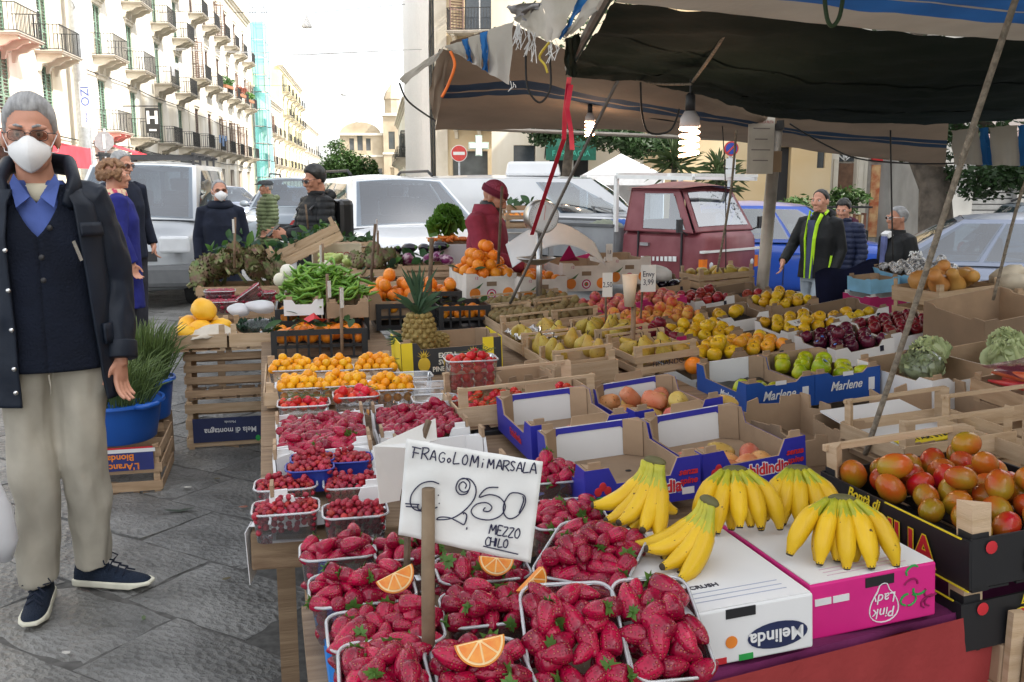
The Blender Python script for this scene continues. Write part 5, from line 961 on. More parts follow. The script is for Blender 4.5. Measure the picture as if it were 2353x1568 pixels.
# price board on the pole
t=thing('notice_board','white card notice with red heading hung beside the pole','sign',PY(1748,335,6.75),R(14));b=MB();b.box((0,0,0),(.205,.008,.40));b.build('board',mat('aged white card',(.62,.58,.5),.8,var=.1,scale=6),t)
mr_=mat('red lettering',(.35,.03,.03),.7);mg_=mat('grey lettering',(.25,.22,.2),.7)
text('PROVINCE DELLA FRUTTA',.028,mr_,t,frame((0,-.0045,.165),(1,0,0),(0,0,1)),sx=.55)
for k_,wd_ in enumerate((.13,.1,.15,.12)):MB().box((0,-.0045,.12-.075*k_),(wd_,.001,.008)).build('print_line',mg_,t)
tag(MB().box((0,0,0),(.125,.03,.15)).build('cardboard_tag',mat('brown card',(.33,.23,.14),.85,var=.1)),'small brown cardboard tag tied to the metal pole','tag').location=PY(1775,372,6.86)
# ======================= STALL: TABLES =======================
m_plank=mat('old stall plank',(.17,.105,.06),.8,col2=(.29,.2,.12),scale=5,mix=(.3,.7),bump=.5,bscale=14);m_pine=mat('pale crate wood',(.42,.29,.17),.8,col2=(.52,.38,.25),scale=6,rnd=.12,bump=.25,bscale=50);m_pineo=mat('weathered crate wood',(.31,.2,.115),.85,col2=(.42,.29,.18),scale=6,rnd=.14,bump=.25,bscale=50)
stretch(m_plank,(.5,9,9));[stretch(q_,(1,1,9))for q_ in(m_pine,m_pineo)]
YAW=R(15);Av=Vector((-math.sin(YAW),math.cos(YAW),0));Bv=Vector((math.cos(YAW),math.sin(YAW),0))
def table(label,c,w,l,z,m,legs=True,name='stall_table',ry=0.,n=6):
 t=thing(name,label,'table',(c[0],c[1],0),YAW,'trestle tables of the stall')
 for k_ in range(n):MB().box((0,-l/2+l*(k_+.5)/n,z-.012-0),(w,l/n-.006,.024),ry=ry).build('plank',m,t)
 for x in(-w/2+.06,w/2-.06):
  for y in(-l/2+.06,l/2-.06):MB().bx(x-.025,x+.025,y-.025,y+.025,.0,z-.03).build('leg',m,t)
 return t
table('plank table under the prickly pear and pineapple boxes',(.16,3.7),1.25,3.1,.655,m_plank);table('long plank table under the berries and black orange crates',(-.86,4.4),.70,4.0,.625,m_plank)
table('plank table under the rows of apple trays',(1.52,5.35),1.35,3.5,.60,m_plank);table('plank table at the back under the orange cartons',(-.1,6.8),1.4,1.2,.62,m_plank)
table('plank table at the back under the artichokes and greens',(-1.5,7.35),1.7,1.5,.55,m_plank);table('plank table under the tomatoes and cabbages',(1.75,3.2),1.3,2.2,.62,m_plank)
# front table with red and purple cloth
t=thing('stall_table','front table draped with red cloth under the banana boxes','table',(.36,1.45,0),YAW,'trestle tables of the stall');m_cl=cloth('red tablecloth',(.30,.04,.04),.9,var=.06);m_pu=cloth('purple tablecloth',(.15,.02,.09),.9)
for x,y in((-.62,-.4),(-.62,.5),(-.05,-.4),(.78,.1),(.78,.5)):MB().bx(x-.025,x+.025,y-.025,y+.025,0,.58).build('leg',m_plank,t)
MB().bx(-.68,.01,-.48,.62,.58,.60).build('plank',m_plank,t);MB().bx(.014,.84,.25,.62,.60,.618).build('plank',m_plank,t)
MB().grid(lambda i,j:(.0+.88*i,.085+.15*.88*i+.40*j,.6265+.003*noise.noise(Vector((i*9,j*9,0)))),20,20).build('tablecloth_top',m_pu,t,smooth=True)
b=MB()
def hang(i,j):
 s=i*1.4;x=.0+min(s,.88);y=.085+.15*min(s,.88)+max(0,s-.88);o_=.02*math.sin(s*22)*j+.012*math.sin(s*51)*j
 return(x+(o_+.02 if s>.88 else 0)+.02*(s>.88),y-(.02+o_ if s<=.88 else 0),.6255-.5*j)
b.grid(hang,90,10);b.build('tablecloth_skirt',m_cl,t,smooth=True);b=MB();b.grid(lambda i,j:(-.003+.89*i,.0815+.15*.89*i-.006*math.sin(i*20)*j,.631-.03*j-.012*j*math.sin(i*9)),40,3);b.build('tablecloth_edge',m_pu,t,smooth=True)
# ======================= CRATES =======================
m_kraft=mat('kraft cardboard',(.33,.225,.14),.85,var=.14,scale=7,rnd=.12,bump=.2,bscale=24);m_kraftd=mat('dark and shaded kraft cardboard',(.22,.15,.095),.85,var=.1,scale=5,rnd=.08);m_cwhite=mat('white carton board',(.70,.70,.70),.6,var=.04,scale=4);m_cblue=mat('royal blue carton print',(.024,.026,.32),.5,var=.06);m_mblue=mat('cobalt carton print',(.008,.065,.30),.45,var=.06);m_mag=mat('magenta carton print',(.42,.008,.12),.5,var=.06);m_cblack=mat('black carton print',(.012,.012,.014),.5,var=.1);m_yel=mat('yellow carton print',(.75,.58,.02),.5,var=.05);m_ink=mat('dark ink',(.012,.012,.03),.6);m_redp=mat('red print',(.55,.02,.03),.55);m_orp=mat('orange print',(.75,.22,.02),.55);m_grp=mat('green print',(.02,.3,.06),.55);m_pinkp=mat('pink carton print',(.62,.012,.2),.5,var=.06);m_navyp2=mat('navy print',(.012,.02,.075),.55);m_bplas=mat('black crate plastic',(.014,.015,.017),.45,var=.15)
CR={}
def crate_root(key,label,spec,cat='crate',group=None,name='crate'):
 x,y,z,yaw,tx,ty,w,l,h=spec;Mx=Matrix.Translation((x,y,z))@Matrix.Rotation(R(yaw),4,'Z')@Matrix.Rotation(R(tx),4,'X')@Matrix.Rotation(R(ty),4,'Y')@Matrix.Translation((0,0,-h))
 t=thing(name,label,cat,Mx.to_translation(),0,group);t.rotation_euler=Mx.to_euler();CR[key]=(Mx,w,l,h,t);return t,w,l,h
def box_at(FL,FR,z,l,h,yaw=15,tx=0,ty=0,w=None):
 a=PZ(*FL,z);Bq=Vector((math.cos(R(yaw)),math.sin(R(yaw)),0));Aq=Vector((-Bq.y,Bq.x,0))
 if w is None:r=ray(*FR);w=(r.x*a.y-r.y*a.x)/(r.y*Bq.x-r.x*Bq.y)
 c=a+Bq*w/2+Aq*l/2;return(c.x,c.y,z,yaw,tx,ty,w,l,h)
def card(key,label,spec,out,inn=None,low=.6,tabs=True,group='cardboard fruit trays',posts=True,cat='box',name='cardboard_tray',lowside=None,back=True,bottom=None,liner=None,backin=None):
 """open cardboard tray: four walls with cut-down middles, folded corner posts and a bottom"""
 t,w,l,h=crate_root(key,label,spec,cat,group,name);inn=inn or m_kraft;th=.006;cw=min(.07,w*.2)
 def wall(L_,lo):return[(0,0),(L_,0),(L_,h),(L_-cw,h),(L_-cw-.02,h*lo),(cw+.02,h*lo),(cw,h),(0,h)]
 sides=[(((-w/2,-l/2,0),(1,0,0)),w,low,'f'),(((w/2,-l/2,0),(0,1,0)),l,lowside or low,'r'),(((w/2,l/2,0),(-1,0,0)),w,low if not back else 1.,'b'),(((-w/2,l/2,0),(0,-1,0)),l,lowside or low,'l')]
 for(o,ex),L_,lo,sd in sides:
  wl=wall(L_,lo)if lo<.99 else[(0,0),(L_,0),(L_,h),(0,h)]
  fr_=(o,ex,(0,0,1));MB().prism(wl,fr_,-th).build('side_panel',inn if not(sd=='b' and backin)else backin,t)
  k_=MB();k_.prism(wl,fr_,.0016);k_.build('printed_face',out,t)
 MB().bx(-w/2+th+.001,w/2-th-.001,-l/2+th+.001,l/2-th-.001,.002,.008).build('bottom',bottom or inn,t)
 if posts:
  for sx in(-1,1):
   for sy in(-1,1):
    b=MB();x,y=sx*(w/2-th-.002),sy*(l/2-th-.002);b.add([(x,y,.01),(x-sx*.045,y,.01),(x,y-sy*.045,.01),(x,y,h+.002),(x-sx*.045,y,h+.002),(x,y-sy*.045,h+.002)],[(0,1,2),(3,5,4),(1,4,5,2),(0,3,4,1),(2,5,3,0)]);b.build('corner_post',inn,t)
    if tabs and sy<0 or tabs and sx<0:MB().box((x-sx*.02,y,h+.008),(.032,.008,.018)).build('stacking_tab',inn,t)
 if liner:MB().grid(lambda i,j:(-w/2+.012+(w-.024)*i,-l/2+.012+(l-.024)*j,h*.25+.012*noise.noise(Vector((i*9,j*9,w*50)))),16,16).build('liner',liner,t,smooth=True)
 return t
def wood(key,label,spec,m=None,slats=2,group='wooden fruit crates',printed=None,post=.03,tall=.0,name='wooden_crate',gap=.35,rail=False):
 """slatted crate: corner posts, side slats, bottom boards"""
 t,w,l,h=crate_root(key,label,spec,'crate',group,name);m=m or m_pine;th=.006
 for sx in(-1,1):
  for sy in(-1,1):
   x,y=sx*(w/2-th),sy*(l/2-th);b=MB();b.add([(x,y,0),(x-sx*post,y,0),(x,y-sy*post,0),(x,y,h+tall),(x-sx*post,y,h+tall),(x,y-sy*post,h+tall)],[(0,1,2),(3,5,4),(1,4,5,2),(0,3,4,1),(2,5,3,0)]);b.build('corner_post',m,t)
 sh=(h-.01)/slats*(1-gap)
 for k_ in range(slats):
  z=.004+(h-.01)/slats*(k_+.5)+((h-.01)/slats*gap*.3 if k_ else 0)
  for sy in(-1,1):MB().box((0,sy*(l/2-th/2),z+U(-.002,.002)),(w,th,sh),rx=U(-.02,.02),ry=U(-.008,.008)).build('slat',printed if printed and k_==0 else m,t)
  for sx in(-1,1):MB().box((sx*(w/2+th/2-.001),0,z+U(-.002,.002)),(th,l-.001,sh),rx=U(-.006,.006)).build('slat',printed if printed and k_==0 else m,t)
 n=max(3,int(w/.09))
 for k_ in range(n):MB().box((-w/2+w*(k_+.5)/n,0,.004),(w/n*.82,l-.014,.005)).build('bottom_board',m,t)
 if rail:
  for sy in(-1,1):MB().box((0,sy*(l/2-.012),h+tall-.006),(w*.99,.014,.010),ry=U(-.01,.01)).build('rail',m,t)
 return t
def plastic(key,label,spec,m=None,group='black plastic crates',nb=7):
 t,w,l,h=crate_root(key,label,spec,'crate',group,'plastic_crate');m=m or m_bplas;th=.012
 for(L_,fr_)in((w,(0,-1)),(w,(0,1)),(l,(1,0)),(l,(-1,0))):
  b=MB();n=max(4,int(L_/.06))
  def bar(s0,s1,z0,z1):
   s,ln=(s0+s1)/2,s1-s0
   if fr_[1]:b.box((s,fr_[1]*(l/2-th/2),(z0+z1)/2),(ln,th,z1-z0))
   else:b.box((fr_[0]*(w/2-th/2),s,(z0+z1)/2),(th,ln-2*th-.001,z1-z0))
  bar(-L_/2,L_/2,h-.028,h);bar(-L_/2,L_/2,0,.03);bar(-L_/2+.03,L_/2-.03,h*.5-.008,h*.5+.008)
  for k_ in range(n+1):
   s=-L_/2+.015+(L_-.03)*k_/n;e=.015 if k_ in(0,n)else.006;bar(s-e,s+e,.03,h-.028)
  b.build('side_grid',m,t)
 MB().bx(-w/2+th,w/2-th,-l/2+th,l/2-th,.004,.010).build('bottom',m,t);return t
def at_front(t,w,l,h,x,z,off=.004):return frame((x,-l/2-off,z),(1,0,0),(0,0,1))
def at_left(t,w,l,h,y,z,off=.004):return frame((-w/2-off,y,z),(0,-1,0),(0,0,1))
# --- blue prickly pear boxes
FI={'fichiA':(0.277,2.426,0.812,15.5,0.1,-3.4,0.312,0.40,0.115),'fichiB':(0.600,2.600,0.809,16.2,0.1,-5.4,0.312,0.40,0.115),'fichiC':(0.150,2.862,0.812,15.5,.1,-3.6,.308,.40,.115),'fichiD':(0.478,3.06,0.810,16.6,-0.3,-5.4,0.308,0.40,0.115)}
for kx,lb in(('fichiA','empty royal blue prickly pear box behind the striped bananas at the front'),('fichiB','royal blue box with a few prickly pears, in front of the green apples'),('fichiC','royal blue box holding three prickly pears beside the white trays'),('fichiD','royal blue box full of prickly pears behind the others')):
 t=card(kx,lb,FI[kx],m_cblue,low=.62,group='blue prickly pear boxes',backin=m_cwhite)
 w,l,h=FI[kx][6:]
 MB().prism([(-.055,0),(.055,0),(.05,.03),(-.05,.03)],((0,l/2+.0022,h-.002),(1,0,0),(0,0,1)),.004).build('back_tab',m_kraft,t);MB().prism([(-w/2+.007,h*.55),(-w/2+.02,h*.55),(-w/2+.06,h*.84),(w/2-.06,h*.84),(w/2-.02,h*.55),(w/2-.007,h*.55),(w/2-.007,h-.001),(-w/2+.007,h-.001)],((0,l/2-.0068,0),(1,0,0),(0,0,1)),.002).build('back_print',m_cblue,t)
 text('Fichidindia',.046,m_redp,t,at_front(t,w,l,h,.02,h*.36,.0022),off=.0012,sx=.85);text('Fichidindia',.046,m_cwhite,t,at_front(t,w,l,h,.02,h*.36,.0018),off=.004,sx=.85,ext=.0002);text('senza\nspine',.024,m_redp,t,at_front(t,w,l,h,w/2-.035,h*.56),off=.0006,shear=.3)
 text('Fichidindia',.036,m_redp,t,at_left(t,w,l,h,-.03,h*.35),sx=.85)
 b=MB();[b.ball((-w/2+.045+.013*i,-l/2-.002,h*.42+.012*abs(i)*-1+.02),(.010,.0015,.012),10,6)for i in(-1,0,1)];b.build('cactus_fruit_print',m_redp,t);MB().box((-w/2+.045,-l/2-.002,h*.22),(.034,.002,.034)).build('cactus_print',m_grp,t,bev=.0004);MB().box((w/2-.035,-l/2-.0022,h*.22),(.034,.001,.018)).build('barcode_label',m_cwhite,t)
 MB().lathe([(0,.0085),(.009,.0088),(.009,.0092),(0,.0093)],12,(.06,.05,0)).build('vent_hole',m_cblack,t)
# --- cobalt apple boxes
sp=(1.106,3.655,.787,15.2,.6,-4.2,.579,.412,.12);Mx=Matrix.Translation(sp[:3])@Matrix.Rotation(R(15.2),4,'Z')@Matrix.Rotation(R(-4.2),4,'Y')
for kx,ox,lb in(('marlL',-.146,'cobalt blue apple box with black liner and three green apples'),('marlR',.146,'cobalt blue apple box full of green apples')):
 q=Mx@Vector((ox,0,0));t=card(kx,lb,(q.x,q.y,q.z,15.2,.6,-4.2,.288,.412,.12),m_mblue,low=.86,lowside=.6,group='cobalt apple boxes',bottom=m_cblack,backin=m_cwhite if kx=='marlL' else None,liner=mat('black pulp liner',(.02,.022,.022),.45,var=.3,scale=30,bump=.6,bscale=40))
 text('Marlene',.05,m_cwhite,t,at_front(t,.288,.412,.12,-.01,.062),shear=.35,off=.0006,sx=.85);MB().box((.105,-.2085,.055),(.026,.002,.05)).build('torn_label',m_cwhite,t);text('Marlene',.036,m_cwhite,t,at_left(t,.288,.412,.12,-.06,.045),shear=.35,off=.0005)
 MB().box((0,-.2085,.108),(.045,.002,.016)).build('label',m_cwhite,t)
# --- upside-down cartons carrying the bananas
def closed(key,label,spec,side,top=None,group='upturned fruit cartons'):
 t,w,l,h=crate_root(key,label,spec,'box',group,'carton');MB().bx(-w/2,w/2,-l/2,l/2,0,h).build('carton_body',side,t,bev=.004)
 MB().bx(-w/2+.004,w/2-.004,-l/2+.004,l/2-.004,h+.0005,h+.0025).build('top_panel',top or m_cwhite,t);return t,w,l,h
t,w,l,h=closed('mel','white upturned apple carton with navy oval under the bananas',(.367,1.771,.738,14.7,-1.0,-3.0,.30,.40,.108),m_cwhite)
MB().prism([(.062*math.cos(a)*(1.0),.026*math.sin(a))for a in np.linspace(0,6.283,25)[:-1]],((.075,-l/2-.001,.04),(1,0,0),(0,0,1)),.001).build('oval_logo',m_navyp2,t);text('Melinda',.036,m_cwhite,t,frame((.072,-l/2-.0032,.04),(-1,0,0),(0,0,-1)),off=.0007)
MB().prism([(.012*math.cos(a),.012*math.sin(a))for a in np.linspace(0,6.283,17)[:-1]],((-.02,-l/2-.001,.042),(1,0,0),(0,0,1)),.001).build('seal_print',m_orp,t);MB().bx(-.03,.03,-l/2-.0015,-l/2+.01,h-.02,h-.002).build('hand_hole',m_cblack,t)
MB().bx(-.055,-.03,-l/2-.0012,-l/2,.002,.014).build('flag_red',m_redp,t);MB().bx(-.005,.02,-l/2-.0012,-l/2,.002,.014).build('flag_green',m_grp,t);MB().bx(.02,.024,-l/2-.0012,-l/2,.002,.014).build('flag_edge',m_grp,t)
text('NO-CRUSH',.019,m_ink,t,frame((-.045,-.105,h+.003),(1,.0,0),(0,1,0)),off=.0004);mfi=mat('pale blue print',(.35,.38,.5),.6)
for k_ in range(3):MB().bx(-.09,.115,-.13-.018*k_,-.128-.018*k_,h+.003,h+.0034).build('print_line',mfi,t)
t,w,l,h=closed('pink','magenta upturned apple carton with white top under the bananas',(.662,1.905,.742,15,-1.0,-3.6,.288,.40,.114),m_pinkp)
MB().bx(-.02,.045,-l/2-.0015,-l/2+.01,h-.026,h-.006).build('hand_hole',m_cblack,t);text('Pink\nLady',.03,m_cwhite,t,frame((.022,-l/2-.0015,.045),(-1,0,0),(0,0,-1)),shear=.2);MB().tube([(.022+.032*math.cos(a)*(1-.3*math.sin(a)),-l/2-.001,.045+.036*math.sin(a)+(.01 if math.sin(a)>.9 else 0))for a in np.linspace(0,6.283,26)],.0013,5).build('heart_outline',m_cwhite,t)
for x in(-.115,-.075):MB().bx(x-.018,x+.018,-l/2-.0015,-l/2,.07,.084).build('label',m_cwhite,t)
rnd=random.Random(8)
for k_ in range(8):a=rnd.uniform(0,6.28);c=(.105+rnd.uniform(-.03,.03),-l/2-.001,.06+rnd.uniform(-.035,.045));MB().tube([(c[0]+.012*math.cos(a+q*.6)*(1+q*.12),c[1],c[2]+.012*math.sin(a+q*.6))for q in range(6)],.0022,5).build('scroll_print',m_grp if k_%2 else mat('dark magenta print',(.25,.005,.08),.5),t)
for k_ in range(3):MB().bx(-.09,.09,-.15-.014*k_,-.148-.014*k_,h+.003,h+.0034).build('print_line',mat('pale pink print',(.6,.4,.5),.6),t)
# --- white strawberry trays
for kx,sp,lb in(('W1',(-.605,2.83,.735,13,.8,-4.2,.288,.385,.085),'white tray of strawberries with brown corner tabs, nearest the lane'),('W2',(-.315,2.985,.735,13,-.5,-4.0,.28,.39,.085),'white tray of strawberries beside the empty white tray'),('W4',(-.19,2.60,.728,13.3,-1.0,-3.0,.28,.36,.085),'empty white tray with bare brown bottom behind the price sign'),('W3',(-.515,2.44,.73,13,0,-2.5,.285,.39,.085),'white tray holding blue punnets of dark berries')):t=card(kx,lb,sp,m_cwhite,m_cwhite,low=.42,group='white strawberry trays',bottom=m_kraft);[MB().box((sx*(sp[6]/2-.006),sy*(sp[7]/2-.03),sp[8]+.016),(.009,.055,.03)).build('corner_flap',m_kraft,t)for sx in(-1,1)for sy in(-1,1)]
# --- apple trays of the right half
RS={'R1':(.915,4.33,.735,12,1,-6,.27,.33,.10),'R2':(1.165,4.46,.745,10,1,-7,.315,.33,.10),'R3':(1.02,4.90,.745,10,1.5,-7,.315,.36,.10),'R4':(.735,4.78,.735,12,1.5,-6,.25,.33,.10),'R5':(1.36,5.62,.745,11,2,-8,.30,.35,.10),'R6':(1.80,6.10,.76,11,2,-8.5,.33,.36,.10),'R7':(1.615,5.16,.745,13,2,-9,.33,.38,.10),'R8':(2.045,5.62,.765,13,2,-9,.35,.38,.10),'R9':(2.10,4.93,.775,11,2.5,-9.5,.37,.37,.10),'R10':(1.66,4.56,.755,14,2.5,-9,.32,.37,.10),'R13':(1.345,6.43,.745,12,2,-7.5,.29,.37,.10),'R14':(1.68,6.74,.755,10,2.5,-8,.32,.36,.10),'R17':(.985,5.58,.745,12,2,-7.5,.29,.37,.10),'R15':(.60,5.72,.775,12,2,-6,.33,.38,.10),'R15b':(.95,6.12,.775,12,2,-6,.31,.37,.10),'R16':(.66,5.22,.755,12,2,-6,.29,.34,.10),'R19':(1.13,7.0,.80,12,2,-6,.33,.36,.12)}
RL={'R1':'tray of yellow green apples behind the cobalt boxes','R2':'tray of golden apples with orange blush, second from the cobalt boxes','R3':'tray of golden apples between the dark red and the blushed ones','R4':'tray of dark red apples behind the pears','R5':'tray with three loose golden apples in a black liner','R6':'tray of golden apples farthest back, in front of the pole','R7':'tray of golden apples carrying a price card','R8':'half empty tray of golden apples below the walking man','R9':'tray of large red apples next to the wooden squash crates','R10':'tray of dark purple apples with blue stickers','R13':'tray of red apples with white rim in front of the empty tray','R14':'nearly empty tray with black liner before the red cab','R17':'tray of yellow and red apples beside the price stick','R15':'magenta tray of pink apples behind the kiwis','R15b':'second magenta tray of pink apples beside the price card','R16':'tray of red and yellow peaches in front of the magenta tray','R19':'open tray with dark aubergines near the white paper bags'}
mlin=_S['black pulp liner']
for kx,sp in RS.items():
 mg=kx.startswith('R15')or kx in('R4','R16');t=card(kx,RL[kx],sp,m_mag if mg else(m_cwhite if kx in('R5','R7','R8','R9','R13','R10')else m_kraft),m_mag if kx.startswith('R15')else m_kraftd,low=.72,lowside=.75,group='apple trays',liner=mlin if kx in('R5','R8','R9','R10','R13','R14','R19')else None)  # darker kraft inside the trays stands in for shade on their walls
 if not mg:MB().box((sp[6]/2-.07,-sp[7]/2-.0035,.06),(.02,.002,.028)).build('barcode_label',m_ink,t)
 if kx.startswith('R15')or kx=='R4':text('Pink Lady',.026,m_cwhite,t,at_front(t,*sp[6:],-.03,.05),shear=.3)
# --- wooden crates of kiwis, pears, tomatoes
KW={'K1':((-.07,5.76,.768,16,1,-3.5,.29,.40,.085),'small wooden crate of kiwis below the white orange cartons'),'K2':((.225,5.95,.775,16,.5,-4,.29,.40,.085),'small wooden crate of kiwis beside the magenta trays'),'K3':((.02,5.33,.758,16,1,-4,.29,.40,.085),'small wooden crate of kiwis behind the pineapple box'),'K4':((.32,5.50,.765,16,1,-4,.29,.38,.085),'small wooden crate of kiwis in front of the magenta tray'),'P1':((.128,4.60,.771,16.6,-.3,-3.9,.285,.40,.08),'small wooden crate of pears on crumpled clear film'),'P2':((.253,4.12,.773,17,0,-4.3,.28,.41,.08),'small wooden crate of large pears nearest the cherry tomatoes'),'P3':((.50,4.74,.77,16,0,-5,.29,.40,.08),'wooden crate of small pears with pink carton edge'),'P4':((.635,4.18,.78,15,0,-5,.30,.38,.10),'stamped wooden crate behind the blue boxes')}
for kx,(sp,lb)in KW.items():t=wood(kx,lb,sp,slats=1 if kx!='P4' else 2,group='small wooden fruit crates',tall=.035,rail=True,gap=.3)
text('FIMIANDO',.032,m_ink,CR['P4'][4],at_front(None,.30,.38,.1,.0,.05,.008))
sp=box_at((1053,920),(1372,884),.785,.30,.10,15,0,-3);wood('TC1','long wooden crate of cherry tomatoes on the vine',sp,slats=1,tall=.05,rail=True,group='small wooden fruit crates',gap=.25)
t,w,l,h=closed('olano','dark box printed with pale letters under the cherry tomato crate',(sp[0]+.01,sp[1]-.02,sp[2]-.105,15,0,-3,.40,.26,.10),m_cblack,m_cblack,'stacked support boxes');text('OLANO',.03,mat('tan print',(.5,.42,.3),.6),t,frame((-.08,-l/2-.002,.06),(1,0,0),(0,0,1)))
sp=box_at((1278,832),(1418,818),.775,.26,.11,16,0,-3);wood('WC5','pale wooden crate behind the blue prickly pear boxes',sp,slats=1,tall=.03,gap=.12)
sp=box_at((620,858),(770,850),.77,.62,.09,14,0,0);wood('YT','low wooden crate under the yellow tomato punnets',(sp[0]+.14,sp[1]-.02,.72,14,0,0,.56,.62,.08),slats=1,gap=.25,tall=.02)
# --- pineapple box
sp=box_at((921,788),(1150,768),.81,.30,.15,15,0,-2);t=card('PB','dark grey pineapple box with yellow ends',sp,mat('charcoal carton print',(.03,.032,.035),.5),m_kraft,low=.8,lowside=.9,group='fruit boxes');w,l,h=sp[6:]
MB().bx(-w/2-.006,-w/2-.0025,-l/2,l/2,.002,h+.004).build('yellow_end',m_yel,t);MB().bx(w/2+.0025,w/2+.006,-l/2,l/2,.002,h+.004).build('yellow_end',m_yel,t);MB().bx(w/2-.085,w/2-.035,-l/2-.006,-l/2-.002,.055,h+.004).build('yellow_flap',m_yel,t);MB().bx(-w/2,-w/2+.05,-l/2-.005,-l/2-.002,.002,h+.003).build('yellow_flap',m_yel,t)
text('EXTRA\nSWEET\nPINEAPPLES',.031,mat('cream print',(.72,.7,.6),.6),t,at_front(t,w,l,h,-.02,.055),off=.0008,sx=.9)
for x in(-w/2+.10,w/2-.13):
 b=MB();b.ball((x,-l/2-.002,.05),(.028,.002,.034),14,8);[b.add([(x-.006,-l/2-.003,.08),(x+.006,-l/2-.003,.08),(x+.035*math.sin(a),-l/2-.003,.085+.035*math.cos(a))],[(0,1,2)])for a in np.linspace(-1.3,1.3,7)];b.build('pineapple_print',mat('golden print',(.62,.42,.03),.6),t)
# --- black plastic crates
for kx,sp,lb in(('M1',(-1.02,4.80,.778,13,0,0,.484,.36,.17),'black plastic crate of oranges with leaves and a red paper'),('M2',box_at((631,712),(738,711),.82,.40,.20,13),'black plastic crate behind the leafy oranges, on the lane side'),('M3',box_at((752,709),(848,709),.82,.40,.20,13),'black plastic crate behind the leafy oranges, by the tangerines'),('T1',box_at((864,700),(1000,703),.80,.36,.16,14),'black plastic crate of tangerines behind the pineapple'),('T2',box_at((1008,705),(1128,714),.80,.34,.16,14),'black plastic crate of tangerines with a white tie'),('O2',box_at((965,672),(1062,680),.86,.34,.16,14),'black plastic crate of oranges beside the white cartons')):plastic(kx,lb,sp)
sp=box_at((848,676),(962,676),.86,.40,.16,14);card('O1','cardboard box of heaped oranges behind the pineapple',sp,m_kraft,m_kraft,low=.7,group='fruit boxes')
sp=box_at((752,696),(846,696),.885,.36,.085,13);card('BC','brown open carton at the end of the green beans',sp,m_kraft,low=.8,group='fruit boxes');sp=box_at((652,690),(742,690),.90,.36,.085,13);card('BC2','white low carton under the green beans',sp,m_cwhite,low=.7,group='fruit boxes')
# --- white orange cartons
for kx,sp,lb in(('ob1',(-.212,6.50,.914,17,1,0,.355,.50,.19),'white carton heaped with oranges, nearest the vendor'),('ob2',(.145,6.46,.894,17,.5,0,.335,.48,.19),'white orange carton under the sheet of paper'),('ob3',(.46,6.72,.965,16,.5,0,.35,.48,.20),'white orange carton with magenta paper'),('ob4',(.80,6.98,.985,16,0,0,.34,.46,.20),'white orange carton beside the grey load bed')):
 t=card(kx,lb,sp,mat('orange carton white',(.66,.62,.57),.6),m_kraft,low=.9,group='white orange cartons',tabs=False);w,l,h=sp[6:]
 MB().bx(-.035,.035,-l/2-.004,-l/2+.002,h*.55,h*.55+.03).build('hand_hole',m_kraftd,t)
 for x,mm in((-w/2+.06,m_orp),(w/2-.06,m_orp)):MB().prism([(.038*math.cos(a),.038*math.sin(a))for a in np.linspace(0,6.283,17)[:-1]],((x,-l/2-.002,.055),(1,0,0),(0,0,1)),.001).build('orange_print',mm,t)
 for r_,mm in((.034,m_mag),(.025,m_cwhite),(.016,m_redp),(.008,m_grp)):MB().prism([(r_*math.cos(a),r_*math.sin(a))for a in np.linspace(0,6.283,17)[:-1]],((.0,-l/2-.0022-(.034-r_)*.04,.05),(1,0,0),(0,0,1)),.0008).build('target_print',mm,t)
 text('12',.026,m_mag,t,at_front(t,w,l,h,-w/2+.07,h-.03));MB().add([(-w/2+.045,-l/2-.003,.085),(-w/2+.075,-l/2-.003,.10),(-w/2+.12,-l/2-.003,.13),(-w/2+.09,-l/2-.003,.09)],[(0,1,2,3)]).build('leaf_print',mat('leaf print',(.05,.14,.04),.6),t)
# --- left side: crate stack, citron crates, tub crate
wood('S1','upended wooden crate at the foot of the lane side stack',(-1.66,5.30,.29,14,0,0,.475,.34,.29),m_pine,3,'stacked wooden crates',gap=.45);t=CR['S1'][4];MB().box((0,-.174,.12),(.41,.004,.14)).build('print_panel',m_navyp2,t);text('Mela di montagna',.046,m_cwhite,t,frame((.0,-.1775,.115),(-1,0,0),(0,0,-1)),off=.0006,sx=.88);text('Melinda',.02,m_cwhite,t,frame((.0,-.1775,.165),(-1,0,0),(0,0,-1)));MB().ball((.15,-.1775,.06),(.014,.001,.018),8,6).build('leaf_print',m_grp,t)
wood('S2','weathered slatted crate on top of the lane side stack',(-1.66,5.31,.575,14,0,0,.47,.34,.28),m_pineo,4,'stacked wooden crates',gap=.42)
wood('L1','pale wooden crate of large citrons and a paper bag',(-1.80,5.27,.70,14,0,0,.29,.42,.118),m_pine,1,'small citrus crates',gap=.3,tall=.03);wood('L2','pale wooden crate with wrapped greens beside the citrons',(-1.50,5.345,.70,14,0,0,.285,.42,.118),m_pine,1,'small citrus crates',gap=.3,tall=.03)
wood('AB','low wooden crate with blue printed end under the blue tub',(-1.985,4.56,.25,14,0,0,.40,.50,.25),m_pineo,3,'stacked wooden crates',gap=.4);t=CR['AB'][4];MB().box((-.02,-.254,.185),(.38,.004,.115)).build('print_panel',mat('blue poster print',(.02,.03,.16),.5),t);text("L'Arancia\nBionda",.045,m_orp,t,frame((.02,-.2575,.172),(-1,0,0),(0,0,-1)),off=.001);MB().box((.0,-.2565,.227),(.36,.002,.018)).build('white_band',m_cwhite,t);MB().box((-.02,-.2562,.241),(.38,.002,.008)).build('red_band',m_redp,t)
